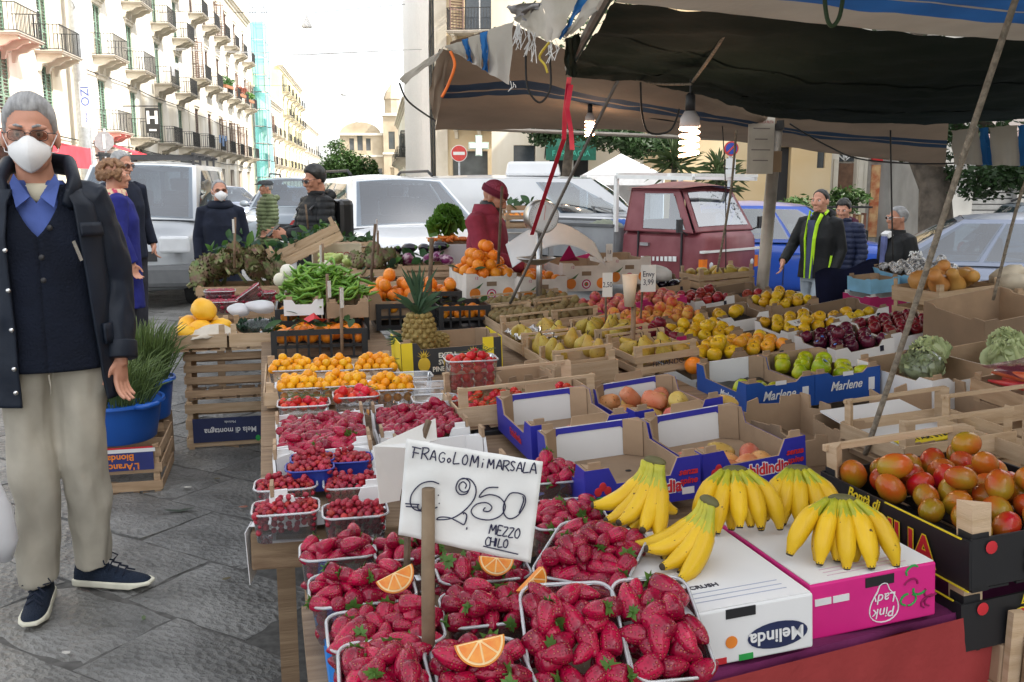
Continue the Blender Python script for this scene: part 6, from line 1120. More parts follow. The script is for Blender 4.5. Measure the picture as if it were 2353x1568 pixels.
# --- tomato crates with printed black sides
for kx,sp,lb in(('sic',(1.06,2.06,.815,14,-1.5,-4.0,.42,.53,.125),'black printed crate of ripe oblong tomatoes'),('sic2',(1.055,2.07,.675,14.6,-1.5,-4.0,.41,.52,.125),'black printed crate under the tomato crate')):
 t=wood(kx,lb,sp,m_cblack,1,'black printed tomato crates',gap=.1,post=.04,tall=.0);w,l,h=sp[6:]
 for sx in(-1,1):
  for sy in(-1,1):x,y=sx*(w/2-.008),sy*(l/2-.008);b=MB();b.add([(x,y,.01),(x-sx*.045,y,.01),(x,y-sy*.045,.01),(x,y,h+.06),(x-sx*.045,y,h+.06),(x,y-sy*.045,h+.06)],[(0,1,2),(3,5,4),(1,4,5,2),(0,3,4,1),(2,5,3,0)]);b.build('pale_post',m_pine,t)
 for off,mm,ofs in((.0095,m_yel,.004),(.0105,m_redp,.0015)):
  text('SICILIA',.085,mm,t,frame((-w/2-off,-.02,.048),(0,-1,0),(0,0,1)),off=ofs,sx=1.12,ext=.0003);text('SICILIA',.075,mm,t,frame((.03,-l/2-off+.004,.05),(1,0,0),(0,0,1)),off=ofs,ext=.0003)
 text('Bontà di',.036,m_yel,t,frame((-w/2-.0105,.08,.098),(0,-1,0),(0,0,1)),shear=.35,off=.0006);text('Bontà di',.03,m_yel,t,frame((-.02,-l/2-.0065,.100),(1,0,0),(0,0,1)),shear=.35);MB().bx(-w/2-.0095,-w/2-.006,-l/2+.02,.0,.112,.1145).build('gold_line',m_yel,t);MB().bx(-w/2-.0095,-w/2-.006,-l/2,l/2,.006,.0085).build('gold_line',m_yel,t);MB().ball((-w/2+.045,-l/2-.003,.095),(.014,.001,.014),12,6).build('seal_print',m_redp,t)
 if kx=='sic':
  for y in(l/2-.01,):MB().box((0,y,h+.05),(w,.014,.016)).build('rail',m_pine,t)
# supports under the tomato crates
t,w,l,h=closed('sup1','plain brown carton under the black tomato crates',(1.26,2.10,.555,14,0,0,.62,.50,.09),m_kraft,m_kraft,'stacked support boxes');MB().box((-w/2+.02,-l/2-.01,.0),(.03,.016,.34)).build('corner_batten',m_pine,t)
t,w,l,h=closed('sup2','red printed carton at the bottom corner',(1.22,1.98,.462,14,0,0,.5,.5,.16),mat('red carton print',(.45,.02,.035),.45,col2=(.6,.06,.05),scale=12),m_kraft,'stacked support boxes');text('Battaglione',.055,m_cwhite,t,frame((.02,-l/2-.002,.11),(-1,0,0),(0,0,-1)),shear=.25,off=.001);text('commerciale',.035,m_cwhite,t,frame((.02,-l/2-.002,.05),(-1,0,0),(0,0,-1)),shear=.25)
# --- torn cartons and white sheet behind the blue boxes
def torn(key,label,spec,seed,m=m_kraft):
 t,w,l,h=crate_root(key,label,spec,'box','torn cartons','torn_carton');rnd=random.Random(seed)
 for(o,ex),L_ in((((-w/2,-l/2,0),(1,0,0)),w),(((w/2,-l/2,0),(0,1,0)),l),(((w/2,l/2,0),(-1,0,0)),w),(((-w/2,l/2,0),(0,-1,0)),l)):
  n=7;top=[]
  for i in range(n):x0=L_*i/n;hh=h*rnd.uniform(.62,1.05);top+=[(x0+.002,hh),(L_*(i+1)/n-.002,hh*rnd.uniform(.92,1.05))]
  MB().prism([(0,0),(L_,0)]+top[::-1],(o,ex,(0,0,1)),-.007).build('side_panel',m,t)
 MB().bx(-w/2+.008,w/2-.008,-l/2+.008,l/2-.008,.002,.01).build('bottom',m,t);return t
torn('TN1','torn brown carton with ragged rim behind the prickly pears',(.93,2.93,.775,15,0,-4,.30,.42,.15),3);t=torn('TN2','shallow brown carton with a white sheet and yellow tape',(1.20,2.78,.775,15,0,-4,.34,.40,.075),5);MB().box((0,.02,.066),(.30,.34,.006),rx=R(6)).build('white_sheet',m_cwhite,t);MB().box((.03,-.13,.058),(.26,.05,.004),rx=R(6)).build('yellow_tape',m_yel,t);text('STAR SYKIES',.03,m_ink,t,frame((.03,-.13,.0615),(1,0,.0),(0,1,.1)))
torn('TN3','brown carton with notched wall beside the cabbage box',(1.50,3.05,.80,15,0,-5,.36,.42,.15),9)
wood('RW1','pale wooden crate with wide gaps beside the ropes',(1.22,2.36+.28,.83,14,0,-4,.36,.30,.11),m_pine,1,gap=.5,tall=.04,rail=True);wood('RW2','pale wooden crate behind the ripe tomatoes at the edge',(1.52,2.62,.84,14,0,-4,.34,.36,.11),m_pine,1,gap=.5,tall=.04,rail=True)
sp=(1.63,3.52,.82,15,0,-6,.34,.44,.12);card('CB','white carton holding wrapped cabbages',sp,m_cwhite,m_kraft,low=.85,group='fruit boxes');sp=(1.98,3.62,.84,15,0,-6,.36,.44,.12);card('CB2','brown carton with wrapped cabbages by the carrots',sp,m_kraft,low=.8,group='fruit boxes')
sp=(1.84,3.0,.88,15,3,-6,.44,.34,.10);wood('CRT','wooden crate holding packs of red carrots',sp,m_pineo,1,gap=.3)
card('BIG','large open brown carton leaning beside the red apples',(2.37,4.50,.93,15,6,-8,.46,.42,.26),m_kraftd,low=.95,group='fruit boxes',posts=False)
wood('SQ1','tall pale wooden crate of butternut squash',(2.62,5.55,.92,15,0,-5,.42,.42,.24),m_pine,2,gap=.25,tall=.03);wood('SQ2','wooden crate with pale pumpkins at the edge',(3.02,5.45,.94,15,0,-5,.42,.42,.22),m_pineo,2,gap=.3);wood('SQ3','wooden crates under the butternut squash',(2.60,5.50,.66,15,0,-3,.5,.42,.24),m_pineo,2,gap=.35)
card('FO','brown carton of foil wrapped fruit with pale blue ends',(2.84,6.45,.93,15,4,-5,.42,.42,.13),mat('pale blue carton',(.2,.45,.65),.5),m_kraft,low=.9,group='fruit boxes');sp=(2.47,6.28,.89,15,0,-4,.22,.26,.10);card('FO2','small pale blue carton with white seal beside the walking man',sp,_S['pale blue carton'],m_kraft,low=.9,group='fruit boxes');card('FO3','cream and magenta carton under the pale blue one',(2.47,6.24,.78,15,0,-4,.28,.30,.12),m_mag,m_cwhite,low=.9,group='fruit boxes')
b=MB();b.grid(lambda i,j:(2.18+.45*i,6.62-.1*j,.88+.09*i-.26*j*(1-.2*i)+.02*math.sin(i*9)),16,8);tag(b.build('dark_cloth',cloth('dark blue cloth',(.006,.008,.03)),smooth=True,solid=.01),'dark blue cloth hanging behind the pale blue cartons','cloth')
# --- back left greens crates
sp=box_at((456,700),(520,700),.80,.45,.22,14);wood('AR1','wooden crate heaped with artichokes at the lane end',(-2.05,6.95,.78,14,0,0,.62,.42,.20),m_pineo,2)
p=PY(693,560,7.35);tt=wood('TI','wooden crate tipped up steeply behind the artichokes',(p.x,7.35,p.z+.05,12,0,-25,.58,.36,.15),m_pine,2,gap=.12,tall=.04)
p=PY(808,552,8.0);wood('GR','wooden crate of chopped green herbs',(p.x,8.0,p.z+.0,14,0,0,.34,.28,.11),m_pine,2,gap=.3);p=PY(778,582,7.85);t,w,l,h=closed('OJ','cream carton with red lettering under the herb crate',(p.x-.02,7.85,p.z+.09,14,0,0,.40,.34,.20),mat('cream carton',(.55,.5,.36),.7),m_kraft,'stacked support boxes');text('OLIVO',.07,mr_,t,frame((0,-l/2-.002,.11),(-1,0,0),(0,0,-1)))
p=PY(780,625,7.0);wood('ZU','wooden crate of pale courgettes',(p.x,7.0,p.z+.05,14,0,0,.32,.34,.13),m_pine,2);p=PY(870,640,6.9);wood('AR2','wooden crate of dark artichokes in the middle',(p.x-.02,6.95,p.z+.09,14,0,0,.40,.36,.17),m_pine,2);p=PY(968,628,7.0);wood('RD','wooden crate of radicchio and herbs',(p.x+.02,7.05,p.z+.08,12,0,0,.44,.36,.17),m_pine,3,gap=.3);p=PY(1040,560,7.4);card('LT','carton of lettuce and carrots behind the vendor',(p.x,7.5,p.z+.02,14,0,0,.34,.36,.2),m_cwhite,low=.9,group='fruit boxes')
p=PY(1645,640,7.1);wood('R18','wooden crate of yellow pears before the red cab',(1.60,7.2,.85,16,0,-4,.46,.34,.12),m_pine,2,gap=.2,tall=.04)
# ======================= PRODUCE =======================
def fruit_mat(name,c,c2,rough=.42,scale=9.,bump=0.,bscale=90.,hue=.012,rnd=.1,spec=.5,mix=(.35,.65),dots=None):
 m=mat(name,c,rough*.85,col2=c2,scale=scale,bump=bump,bscale=bscale,hue=hue,rnd=rnd,spec=spec*.7,mix=mix,bdist=.002)
 p=m.node_tree.nodes['Principled BSDF'];p.inputs['Subsurface Weight'].default_value=.0
 return m
def straw_mat(name='strawberry skin',c=(.18,.0015,.020),c2=(.33,.003,.036),sc=1.):
 m=bpy.data.materials.new(name);m.use_nodes=True;n=m.node_tree.nodes;L=m.node_tree.links;p=n['Principled BSDF'];p.inputs['Roughness'].default_value=.22;p.inputs['Specular IOR Level'].default_value=.45
 tc=n.new('ShaderNodeTexCoord');v=n.new('ShaderNodeTexVoronoi');v.inputs['Scale'].default_value=165*sc;v.inputs['Randomness'].default_value=.35;L.new(tc.outputs['Object'],v.inputs['Vector'])
 r=n.new('ShaderNodeValToRGB');r.color_ramp.elements[0].position=.14;r.color_ramp.elements[1].position=.26;r.color_ramp.elements[0].color=(.55,.20,.07,1);r.color_ramp.elements[1].color=(1,1,1,1);L.new(v.outputs['Distance'],r.inputs['Fac'])
 nz=n.new('ShaderNodeTexNoise');nz.inputs['Scale'].default_value=22;L.new(tc.outputs['Object'],nz.inputs['Vector']);c_=n.new('ShaderNodeValToRGB');c_.color_ramp.elements[0].color=(*c,1);c_.color_ramp.elements[1].color=(*c2,1);c_.color_ramp.elements[0].position=.35;c_.color_ramp.elements[1].position=.65;L.new(nz.outputs['Fac'],c_.inputs['Fac'])
 hs=n.new('ShaderNodeHueSaturation');oi=n.new('ShaderNodeObjectInfo');q=n.new('ShaderNodeMapRange');q.inputs['To Min'].default_value=.75;q.inputs['To Max'].default_value=1.25;L.new(oi.outputs['Random'],q.inputs['Value']);dm=n.new('ShaderNodeMapRange');dm.inputs['From Min'].default_value=.15;dm.inputs['From Max'].default_value=.55;dm.inputs['To Min'].default_value=.6;dm.inputs['To Max'].default_value=1.15;L.new(v.outputs['Distance'],dm.inputs['Value']);d2=n.new('ShaderNodeMath');d2.operation='MULTIPLY';L.new(dm.outputs[0],d2.inputs[0]);L.new(q.outputs[0],d2.inputs[1]);L.new(d2.outputs[0],hs.inputs['Value']);L.new(c_.outputs[0],hs.inputs['Color'])
 mm=n.new('ShaderNodeMix');mm.data_type='RGBA';mm.blend_type='MULTIPLY';mm.inputs['Factor'].default_value=.0;L.new(hs.outputs[0],mm.inputs['A'])
 mx=n.new('ShaderNodeMix');mx.data_type='RGBA';L.new(r.outputs[0],mx.inputs['B']);ms=n.new('ShaderNodeMath');ms.operation='LESS_THAN';ms.inputs[1].default_value=.2;L.new(v.outputs['Distance'],ms.inputs[0]);L.new(ms.outputs[0],mx.inputs['Factor']);L.new(hs.outputs[0],mx.inputs['A']);mx.inputs['B'].default_value=(.55,.16,.06,1)
 for l_ in list(L):
  if l_.to_node==mx and l_.to_socket.name=='B':L.remove(l_)
 mx.inputs[7].default_value=(.44,.10,.05,1)
 L.new(mx.outputs['Result'],p.inputs['Base Color']);bp=n.new('ShaderNodeBump');bp.inputs['Strength'].default_value=.8;bp.inputs['Distance'].default_value=.0018/sc;sm=n.new('ShaderNodeMapRange');sm.inputs['From Max'].default_value=.42;L.new(v.outputs['Distance'],sm.inputs['Value']);L.new(sm.outputs[0],bp.inputs['Height']);L.new(bp.outputs[0],p.inputs['Normal'])
 for s_ in mx.inputs:
  pass
 return m
m_straw=straw_mat();m_calyx=leafm('calyx green',(.10,.22,.04));m_berry=mat('wild berry skin',(.24,.006,.018),.38,col2=(.42,.02,.03),scale=60,hue=.012,rnd=.3,bump=.9,bscale=260,bdist=.004)
m_orange=fruit_mat('orange peel',(.72,.19,.012),(.78,.25,.02),.42,6,.35,160,.008,.08);m_tang=fruit_mat('tangerine peel',(.75,.22,.01),(.8,.28,.02),.42,6,.35,140,.008,.08);m_citron=fruit_mat('citron peel',(.70,.36,.01),(.78,.45,.03),.5,14,.8,60,.01,.06)
m_gold=fruit_mat('golden apple skin',(.60,.33,.008),(.64,.42,.02),.36,14,0,90,.012,.1);m_goldb=fruit_mat('blushed apple skin',(.62,.25,.02),(.64,.41,.025),.36,10,0,90,.02,.1);m_gapple=fruit_mat('green apple skin',(.26,.36,.008),(.45,.43,.015),.34,12,0,90,.02,.1);m_rapple=fruit_mat('dark red apple skin',(.10,.008,.018),(.22,.018,.03),.26,14,0,90,.01,.2);m_rapple2=fruit_mat('red apple skin',(.20,.012,.02),(.40,.05,.03),.28,14,0,90,.015,.2);m_pinka=fruit_mat('pink apple skin',(.45,.03,.07),(.58,.26,.12),.32,16,0,90,.02,.15);m_peach=fruit_mat('peach skin',(.50,.06,.03),(.66,.34,.06),.5,18,0,90,.02,.12)
m_pear=fruit_mat('pear skin',(.38,.25,.03),(.46,.35,.07),.5,16,.15,60,.015,.1);m_kiwi=fruit_mat('kiwi skin',(.17,.115,.045),(.24,.18,.075),.8,20,.5,200,.012,.12);m_ytom=fruit_mat('yellow tomato skin',(.74,.29,.008),(.78,.36,.012),.22,20,0,90,.012,.08);m_rtom=fruit_mat('red tomato skin',(.50,.012,.012),(.58,.035,.02),.2,20,0,90,.012,.15);m_otom=fruit_mat('ripening tomato skin',(.46,.035,.010),(.30,.17,.012),.25,9,0,90,.022,.15);m_prick=fruit_mat('prickly pear skin',(.55,.22,.07),(.58,.30,.12),.5,18,.3,60,.055,.18)
m_stem=mat('fruit stem',(.07,.05,.02),.8);m_vine=mat('tomato vine',(.10,.13,.04),.7,var=.3,scale=40)
def mk(b,name,m,auto=None):me=b.mesh(name,m);fin(me,auto);return me
def bumpy(b,amp,fr):b.v=[tuple(Vector(p)*(1+amp*noise.noise(Vector(p)*fr)))for p in b.v];return b
def straw_shape(k,n=12):
 rnd=random.Random(k);b=MB();L_=rnd.uniform(.047,.060);w=rnd.uniform(.0155,.0195);pr=[(0,0),(.55,.001),(.86,.05),(1,.22),(.97,.4),(.86,.58),(.68,.74),(.44,.88),(.2,.965),(.0,1.)]
 b.lathe([(max(r*w,.0002),-t*L_)for r,t in pr],n,sx=1,sy=rnd.uniform(.86,.98));b.v=[(x*(1+.07*noise.noise(Vector((x*40,y*40,z*30+k*5)))),y*(1+.07*noise.noise(Vector((x*40+9,y*40,z*30+k*5)))),z)for x,y,z in b.v];return b
me_straw=[mk(straw_shape(k,14),'strawberry',m_straw)for k in range(6)]
def calyx_shape(k):
 rnd=random.Random(k);b=MB()
 for i in range(9):a=i*.7+rnd.uniform(-.2,.2);d_=Vector((math.cos(a),math.sin(a),0));s=Vector((-math.sin(a),math.cos(a),0))*.0045;l=rnd.uniform(.013,.021);b.add([Vector((0,0,.002))-s*.5,d_*l*.5-s+Vector((0,0,.003)),d_*l+Vector((0,0,rnd.uniform(-.003,.009))),d_*l*.5+s+Vector((0,0,.003))],[(0,1,2,3)])
 b.tube([(0,0,0),(0,.002,.012)],.0016,5);return mk(b,'calyx',m_calyx)
me_cal=[calyx_shape(k)for k in range(3)]
def berry_shape(k):b=MB();b.ball((0,0,0),(.0078,.0078,.0092),9,7);return mk(bumpy(b,.16,500),'wild_berry',m_berry)
me_berry=[berry_shape(k)for k in range(3)]
me_orange=mk(bumpy(MB().ball((0,0,0),(.038,.038,.0365),20,14),.02,40),'orange',m_orange);me_tang=mk(MB().ball((0,0,0),(.031,.031,.0265),18,12),'tangerine',m_tang)
me_citron=mk(bumpy(MB().lathe([(.001,-.078),(.02,-.072),(.05,-.045),(.06,0),(.052,.04),(.026,.066),(.012,.078),(.001,.08)],22),.06,60),'citron',m_citron)
def apple(m):return mk(MB().lathe([(.001,-.024),(.008,-.026),(.017,-.0305),(.028,-.022),(.0345,-.006),(.0365,.008),(.034,.021),(.026,.0305),(.015,.0325),(.006,.027),(.001,.020)],20),'apple',m)
me_stem=mk(MB().tube([(0,0,.018),(.003,.002,.036)],.0016,5),'stem',m_stem)
APP={k_:apple(v)for k_,v in dict(gold=m_gold,goldb=m_goldb,green=m_gapple,dred=m_rapple,red=m_rapple2,pink=m_pinka,peach=m_peach,plum=fruit_mat('purple apple skin',(.045,.006,.018),(.11,.012,.03),.26,14,0,90,.01,.2)).items()}
me_pear=mk(bumpy(MB().lathe([(.001,-.046),(.02,-.045),(.036,-.03),(.042,-.008),(.038,.012),(.027,.03),(.019,.045),(.014,.056),(.006,.062),(.001,.063)],20),.04,30),'pear',m_pear);me_pstem=mk(MB().tube([(0,0,.058),(.004,.002,.085)],.0024,6),'stem',m_stem)
me_kiwi=mk(MB().ball((0,0,0),(.025,.025,.0335),16,10),'kiwi',m_kiwi);me_ytom=mk(MB().ball((0,0,0),(.0155,.0155,.0165),14,9),'yellow_tomato',m_ytom);me_rtom=mk(MB().ball((0,0,0),(.0145,.0145,.0155),14,9),'cherry_tomato',m_rtom)
me_otom=mk(bumpy(MB().ball((0,0,0),(.033,.033,.043),20,14),.06,25),'oblong_tomato',m_otom);me_prick=mk(bumpy(MB().lathe([(.001,-.042),(.014,-.044),(.025,-.03),(.029,-.005),(.028,.02),(.021,.036),(.012,.036),(.001,.031)],16),.05,50),'prickly_pear',m_prick)
def W(key,x,y,z):return CR[key][0]@Vector((x,y,z))
def grid_pts(w,l,d_,jit=.12,mar=0.,hexa=True):
 nx=max(1,int((w-2*mar)/d_));ny=max(1,int((l-2*mar)/(d_*.9)));P_=[]
 sx=(w-2*mar-d_)/max(1,nx-1)if nx>1 else 0;sy=(l-2*mar-d_)/max(1,ny-1)if ny>1 else 0
 for j in range(ny):
  n=nx-(1 if hexa and j%2 and nx>2 else 0)
  for i in range(n):P_.append(((i-(n-1)/2)*sx+U(-jit,jit)*d_,(j-(ny-1)/2)*sy+U(-jit,jit)*d_))
 return P_
def lay(key,meshes,name,label,cat,r,z,grp=None,sc=(.93,1.06),mar=.012,tilt=.5,skip=.0,second=0.,stem=None,reg=None,up=True,part='stem',lim=999,pile=.75):
 """one layer of single fruits in a crate, with a few on top"""
 Mx,w,l,h,_=CR[key];x0,x1,y0,y1=reg or(-1,1,-1,1);n=0
 pts=[(x,y,z)for x,y in grid_pts(w,l,r*2.03,.10,mar)if x0<=x/(w/2)<=x1 and y0<=y/(l/2)<=y1 and random.random()>=skip]
 if second:pts+=[(x+r*.9,y+r*.8,z+r*1.25)for x,y,_z in pts if random.random()<second and abs(x+r*.9)<w/2-mar-r and abs(y+r*.8)<l/2-mar-r]
 for x,y,zz in pts[:lim]:
  q=W(key,x,y,zz+U(-.1,.1)*r);o=inst(name,meshes if not isinstance(meshes,list)else random.choice(meshes),q,(U(-tilt,tilt),U(-tilt,tilt),U(0,6.28)),U(*sc));tag(o,label,cat,grp or label);n+=1
  if stem:inst(part,stem,(0,0,0),parent=o)
 return n
# apples
AP=[('R1','gold','yellow green apple in the tray behind the cobalt boxes',.0),('R2','goldb','golden apple with orange blush, second tray from the cobalt boxes',0),('R3','gold','golden apple in the tray beside the dark red ones',0),('R4','dred','dark red apple in the tray behind the pears',0),('R6','gold','golden apple in the tray farthest back',0),('R7','gold','golden apple in the tray with the price card',0),('R10','plum','dark purple apple in the tray with blue stickers',.0),('R9','dred','large red apple in the tray by the wooden squash crates',0),('R13','red','red apple in the white rimmed tray',.1),('R15','pink','pink apple in the magenta tray behind the kiwis',0),('R15b','pink','pink apple in the second magenta tray',0),('R16','peach','red and yellow peach in the tray before the magenta one',0),('R17','peach','yellow and red apple in the tray beside the price stick',0),('marlR','green','green apple in the full cobalt box',0)]
stk=mk(MB().lathe([(.0001,.0335),(.009,.0338),(.009,.0343),(.0001,.0345)],10),'sticker',mat('blue sticker',(.08,.2,.6),.4))
for kx,a,lb,sk in AP:lay(kx,APP[a],'apple',lb,'apple',.0335,.086,mar=.008,skip=sk,sc=(.88,.98),stem=me_stem if kx not in('R10','marlR')else None,second=.16,tilt=.7)
for o in[o for o in COL.objects if o.get('label')in('dark purple apple in the tray with blue stickers','green apple in the full cobalt box')]:
 if random.random()<.6:inst('sticker',stk,(0,0,0),(U(-.5,.1),U(-.4,.4),0),parent=o)
for kx,a,lb,sp in(('R5','gold','loose golden apple standing in the black lined tray',((-.09,-.02,.075),(-.075,.06,.075),(.01,.0,.085),(.05,.04,.08))),('R8','gold','golden apple in the half empty tray',((-.12,-.10,.06),(-.05,-.13,.06),(.02,-.12,.06),(-.09,-.03,.06),(-.02,-.05,.075),(.10,-.10,.06))),('marlL','green','green apple at the front of the black lined cobalt box',((-.10,-.09,.07),(-.06,-.15,.07),(.0,-.17,.065))),('R14','red','single red apple in the nearly empty tray',((.02,-.08,.06),(.09,-.1,.06)))):
 for x,y,z in sp:o=inst('apple',APP[a],W(kx,x,y,z),(U(-.9,.9),U(-.9,.9),U(0,6)),U(.98,1.08));tag(o,lb,'apple',lb);inst('stem',me_stem,(0,0,0),parent=o)
aub=mk(MB().lathe([(.001,-.08),(.03,-.075),(.045,-.04),(.042,.01),(.03,.05),(.018,.075),(.001,.08)],16),'aubergine',mat('aubergine skin',(.012,.006,.016),.16,rnd=.1));me_acal=mk(MB().lathe([(.024,.058),(.016,.08),(.004,.085),(.004,.1),(.001,.1)],8),'calyx',m_calyx)
for x,y in((-.09,-.08),(.0,-.05),(.09,-.07),(-.05,.06),(.06,.07)):o=inst('aubergine',aub,W('R19',x,y,.08),(R(90)+U(-.2,.2),0,U(0,6)),U(.8,.95));tag(o,'dark aubergine in the tray near the white paper bags','aubergine','aubergines in the back tray');inst('calyx',me_acal,(0,0,0),parent=o)
# pears, kiwis, prickly pears
for kx,lb,n in(('P1','pear on crumpled film in the farther pear crate',12),('P2','large pear in the crate nearest the cherry tomatoes',14),('P3','small pear in the crate with the pink edge',18),('P4','pear in the stamped crate',9)):lay(kx,me_pear,'pear',lb,'pear',.044 if kx!='P3' else.038,.080,skip=.06,stem=me_pstem,tilt=.9 if kx!='P2' else.35,sc=(.9,1.06)if kx!='P3' else(.75,.88),lim=n)
for kx,lb in(('K1','kiwi in the crate below the orange cartons'),('K2','kiwi in the crate beside the magenta trays'),('K3','kiwi in the crate behind the pineapple box'),('K4','kiwi in the crate in front of the magenta tray')):lay(kx,me_kiwi,'kiwi',lb,'kiwi',.0255,.078,tilt=1.57,second=.2)
for kx,lb,sp in(('fichiD','prickly pear in the full blue box',None),('fichiB','prickly pear in the blue box before the green apples',((-.10,-.11),(-.055,-.145),(-.03,-.08),(.01,-.135),(.055,-.075),(-.12,-.03),(-.06,-.02),(.06,-.14),(.0,.0))),('fichiC','prickly pear in the blue box beside the white trays',((-.09,-.13),(-.01,-.1),(.08,-.07)))):
 if sp is None:lay(kx,me_prick,'prickly_pear',lb,'prickly pear',.034,.056,tilt=1.4,second=.45,reg=(-1,1,-1,.75),mar=.02)
 else:
  for x,y in sp:tag(inst('prickly_pear',me_prick,W(kx,x,y,.036),(R(80)+U(-.3,.3),U(-.3,.3),U(0,6)),U(.95,1.1)),lb,'prickly pear',lb)
tag(inst('orange',me_orange,W('P4',.10,-.24,.03),(0,0,0),1.05),'single orange standing beside the blue prickly pear box','orange');tag(inst('mango',mk(MB().ball((0,0,0),(.032,.055,.026),16,10),'mango',fruit_mat('mango skin',(.55,.33,.05),(.6,.4,.1))),W('fichiD',.20,-.12,.07),(0,.2,.9)),'yellow mango beside the full blue box','mango')
# oranges and tangerines
def heap(key,me,name,label,cat,r,n1,z0,layers,skip=.1,sc=(.94,1.06),part=None):
 Mx,w,l,h,_=CR[key]
 for k_ in range(layers):
  s=(1.06 if key=='ob1' else 1)-.2*k_
  for x,y in grid_pts(w*s-.02,l*s-.02,r*2.0,.10,.004):
   if random.random()<skip*(1+k_*.4):continue
   tag(inst(name,me,W(key,x+(r if k_%2 else 0)*.6,y,z0+k_*r*1.35+U(-.1,.1)*r),(U(0,6),U(0,6),0),U(*sc)),label,cat,label)
heap('ob1',me_orange,'orange','orange heaped high in the white carton nearest the vendor','orange',.042,0,.185,4,.04,(1.08,1.18));heap('ob2',me_orange,'orange','orange showing beside the paper sheet','orange',.039,0,.165,1,.45);heap('O1',me_orange,'orange','orange heaped behind the pineapple','orange',.038,0,.145,3,.18);heap('O2',me_orange,'orange','orange in the black crate beside the white cartons','orange',.038,0,.14,2,.2)
heap('M1',me_orange,'orange','orange in the black crate with leaves and red paper','orange',.038,0,.13,1,.05);heap('T1',me_tang,'tangerine','tangerine in the black crate behind the pineapple','tangerine',.031,0,.13,2,.2);heap('T2',me_tang,'tangerine','tangerine in the black crate with the white tie','tangerine',.031,0,.11,1,.05);heap('M2',me_orange,'orange','orange in the black crate on the lane side','orange',.036,0,.13,1,.3);heap('M3',me_orange,'orange','orange in the black crate by the tangerines','orange',.036,0,.13,1,.3)
for x,y,z,s in((-.08,-.10,.08,1.0),(.0,-.06,.10,1.05),(.10,-.03,.10,1.0),(-.07,.05,.11,1.1),(.04,.07,.12,1.05),(.02,-.01,.21,1.1)):tag(inst('citron',me_citron,W('L1',x,y,z),(R(90)+U(-.5,.5),U(-.4,.4),U(0,6)),s),'large yellow citron in the pale crate at the lane','citron','citrons in the pale crate')
# leaves among the oranges
def leaf_mesh(L_,w_,m,name='leaf'):
 b=MB();b.grid(lambda i,j:(w_*math.sin(math.pi*min(.98,i*.93+.04))*(j-.5)*2,L_*i,.22*L_*i*(1-i)+abs(j-.5)*.25*w_),8,4);return mk(b,name,m)
me_leaf=leaf_mesh(.085,.02,leafm('citrus leaf',(.03,.085,.02),.25));me_leafb=leaf_mesh(.14,.045,leafm('broad leaf',(.04,.11,.035),.3))
rnd=random.Random(11)
def scatter_leaves(key,n,z,me,label,sc=(.8,1.2)):
 Mx,w,l,h,_=CR[key]
 for _ in range(n):tag(inst('leaf',me,W(key,rnd.uniform(-.45,.45)*w,rnd.uniform(-.5,.3)*l,z+rnd.uniform(-.01,.03)),(rnd.uniform(-.9,.6),rnd.uniform(-.6,.6),rnd.uniform(0,6.28)),rnd.uniform(*sc)),label,'leaf',label)
scatter_leaves('M1',22,.175,me_leaf,'citrus leaf among the oranges in the front black crate');scatter_leaves('T1',12,.18,me_leaf,'citrus leaf among the tangerines');scatter_leaves('T2',8,.15,me_leaf,'citrus leaf in the crate with the white tie');scatter_leaves('ob1',5,.20,me_leaf,'citrus leaf on the heaped oranges')
b=MB();b.add([(-.05,-.03,0),(.0,-.05,.03),(.01,.02,.05),(-.04,.03,.02),(.07,-.02,.02),(.06,.03,.0)],[(0,1,2,3),(1,4,5,2)]);o=b.build('red_paper',m_redp,solid=.002);o.location=W('M1',-.03,-.08,.19);o.rotation_euler=(0,0,.4);tag(o,'crumpled red paper lying on the leafy oranges','paper')
# ---------- punnets ----------
m_clear=clear_mat('clear punnet plastic',(.95,.96,.98),.25,.05,.05);m_rim=clear_mat('punnet rim plastic',(.9,.92,.94),.5,.08,.35,(.85,.86,.88));m_bluep=mat('blue punnet plastic',(.02,.04,.28),.35)
def rrect(w,l,r,z,n=5):
 P_=[]
 for cx,cy,a0 in((w/2-r,l/2-r,0),(-w/2+r,l/2-r,90),(-w/2+r,-l/2+r,180),(w/2-r,-l/2+r,270)):P_+=[(cx+r*math.cos(R(a0+90*k_/n)),cy+r*math.sin(R(a0+90*k_/n)),z)for k_ in range(n+1)]
 return P_
_pm={}
def punnet(key,label,pos,yaw,w,l,h,tx=0.,ty=0.,m=None,rim=None,group='clear fruit punnets',z_is_rim=True):
 k_=(round(w,3),round(l,3),round(h,3),id(m))
 if k_ not in _pm:
  b=MB();b.loft([rrect(w*.86,l*.86,.02,.0),rrect(w*.88,l*.88,.024,.004),rrect(w*.97,l*.97,.028,h*.97),rrect(w,l,.03,h)],True,False);b.f.append(tuple(range(23,-1,-1)));me=mk(b,'tub',m or m_clear,40)
  b=MB();q=rrect(w,l,.03,h);b.tube([Vector(p)for p in q]+[Vector(q[0])],.0032,6,False,1.);_pm[k_]=(me,mk(b,'rim',rim or(m or m_rim)))
 spec=(pos[0],pos[1],pos[2],yaw,tx,ty,w,l,h);t,*_=crate_root(key,label,spec,'punnet',group,'punnet');inst('tub',_pm[k_][0],(0,0,0),parent=t);inst('rim',_pm[k_][1],(0,0,0),parent=t);return t
